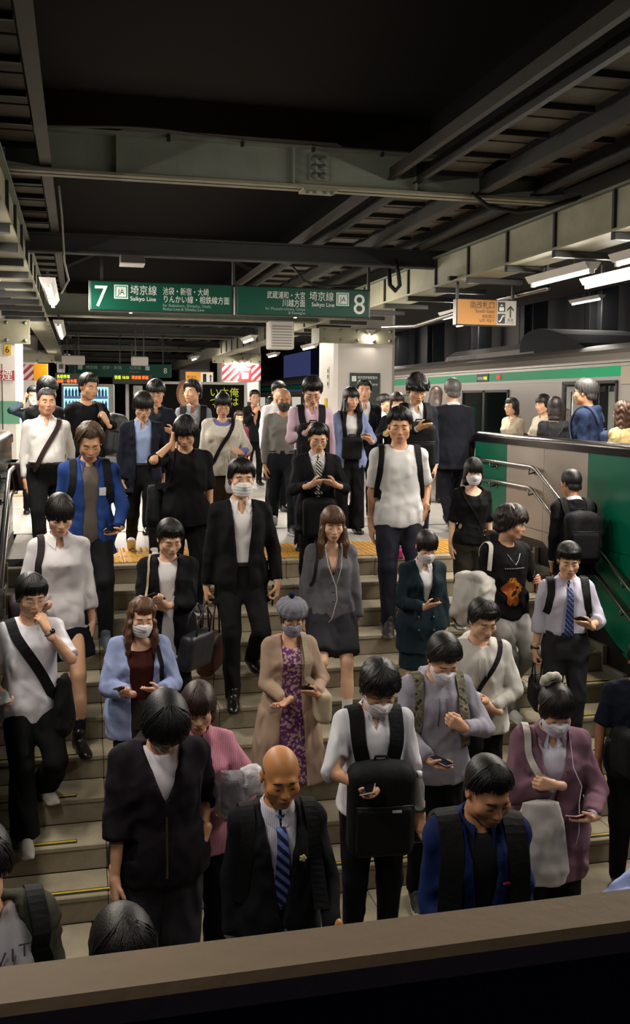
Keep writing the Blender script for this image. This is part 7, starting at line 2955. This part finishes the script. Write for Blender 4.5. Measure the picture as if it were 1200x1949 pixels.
# 51-54 --- people behind the right parapet
p = Person('woman in cream hooded coat and glasses in profile by the train', (975, 758), plat(12.6), -1.25, 'f', head='f', nod=.05, h=.018, group='people behind the right parapet', eyes='open')
p.body()
p.garment('coat', '#a89b86', hood=True, ease=.04, hem=-.3, sr=.03, sleeve=1.9)
p.trousers(BLK)
p.shoes()
p.hair('#1a1210', front=.05, top=.016, side=.014, drape=(.12, .09, .0))
p.glasses('#2a2220')
p = Person('woman in beige top in profile behind the black-dotted blouse', (1034, 752), plat(11.6), -1.2, 'f', head='f', nod=.12, h=.018, group='people behind the right parapet', R=('phone', {}))
p.body()
p.garment('top', '#b0a594', ease=.03, sleeve=1.9)
p.trousers(BLK)
p.shoes()
p.hair('#1c1412', front=.03, drape=(.10, .09, .0))
p.phone(0, 'phone held by the woman in beige top', '#111216')
p = Person('woman in black dotted blouse seen from behind by the train', (1058, 757), plat(10.4), PI-.5, 'f', head='f', nod=.1, h=.017, group='people behind the right parapet', skin='#cfa78c')
p.body()
p.garment('blouse', '#131316', m=pat_mat('dots', '#121215', '#3c3c42', None, 70), neck='wide', ease=.024, sleeve=1.2, sr=.024)
p.trousers(BLK)
p.shoes()
p.hair('#1a1110', front=.05, drape=(.16, .082, .0))
p.crossbag('thin chain strap bag on the woman in dotted blouse', 1, '#2a2a2a', w=.014, bag=(.1, .2, .2), at=(.25, 0, -.02))
p = Person('grey-haired man in navy rain jacket seen from behind at the parapet', (1117, 724), plat(9.4), PI+.75, nod=.0, group='people behind the right parapet', skin='#b98a6a', wide=1.05)
p.body()
p.garment('rain_jacket', '#1f2a42', hood=True, ease=.04, hem=-.2, sr=.034, sleeve=1.95, boxy=.02, amp=.009)
p.trousers(BLK)
p.shoes()
p.hair('#3a3836', top=.026, side=.018, front=.05, rough=1.6)
p.glasses('#3a3230')
p.backpack('navy straps of a bag over the rain jacket', size=(.26, .10, .30), color='#26304a', z=.12, sx=.12, sw=.05, pocket=False)
p = Person('woman with long wavy brown hair at the right edge of the platform', (1187, 766), plat(9.0), PI+.2, 'f', head='f', nod=.0, h=.017, group='people behind the right parapet')
p.body()
p.garment('top', '#a89468', ease=.03, sleeve=1.9)
p.trousers(BLK)
p.shoes()
p.hair('#3a2214', front=.05, top=.022, side=.020, drape=(.30, .11, .0), wave=.006, rough=1.3)

# 55 --- teal-free corner: passengers inside the train
for k, (u_, v_p, y_, fc, col, arm) in enumerate(((1030, 752, 18.6, .4, '#22242e', 'hang'), (1048, 748, 18.2, -.6, '#3d4a78', 'up'), (1064, 750, 17.7, 2.8, '#6a6058', 'hang'), (1013, 750, 19.3, 1.2, '#8a8a8e', 'hang'), (880, 752, 22.6, .6, '#3a2a2a', 'hang'))):
    lab = ('passenger in dark jacket inside the open train door', 'passenger in blue reaching up for a strap inside the train', 'passenger in brown at the right side of the train door', 'passenger in grey at the left side of the train door', 'passenger in maroon inside the farther train door')[k]
    p = Person(lab, (u_, v_p), plat(y_), fc, 'm' if k % 2 == 0 else 'f', head='m' if k % 2 == 0 else 'f', h=.022, group='passengers inside the train', eyes='open',
               R=('ear', dict(t=(.18, -.10, 1.86), hd=(0, 0, 1), hand='grip')) if arm == 'up' else 'hang')
    p.body()
    p.garment('jacket', col, ease=.03, sleeve=1.95)
    p.trousers(BLK)
    p.shoes()
    p.hair(HB if k != 2 else HBR, front=.05)

# 56 --- left edge of the platform
p = Person('person at the left edge holding out a phone past the wall', (-52, 742), plat(11.4), .9, nod=.3, h=.018, group=GP, stance='walkR', R='hang', L=('phone', dict(t=(.06, -.38, 1.16), hd=(0, -.9, .2), pn=(-.3, 0, 1))))
p.body()
p.garment('shirt', '#3a2a30', ease=.026, sleeve=1.7)
p.trousers(BLK)
p.shoes('leather')
p.hair(HB)
p.phone(1, 'black phone held out at the left edge of the picture', '#111216')
# small pink pouch on the step behind the woman in teal
t_ = tag(MB().box((0, 0, 0), (.16, .08, .12), bev=.03).obj('pouch', cloth('#a83a68'), loc=(3.02, 8.98, .06)), 'small pink pouch standing at the top of the stairs', 'pouch')
print('PEOPLE', NPERSON[0])
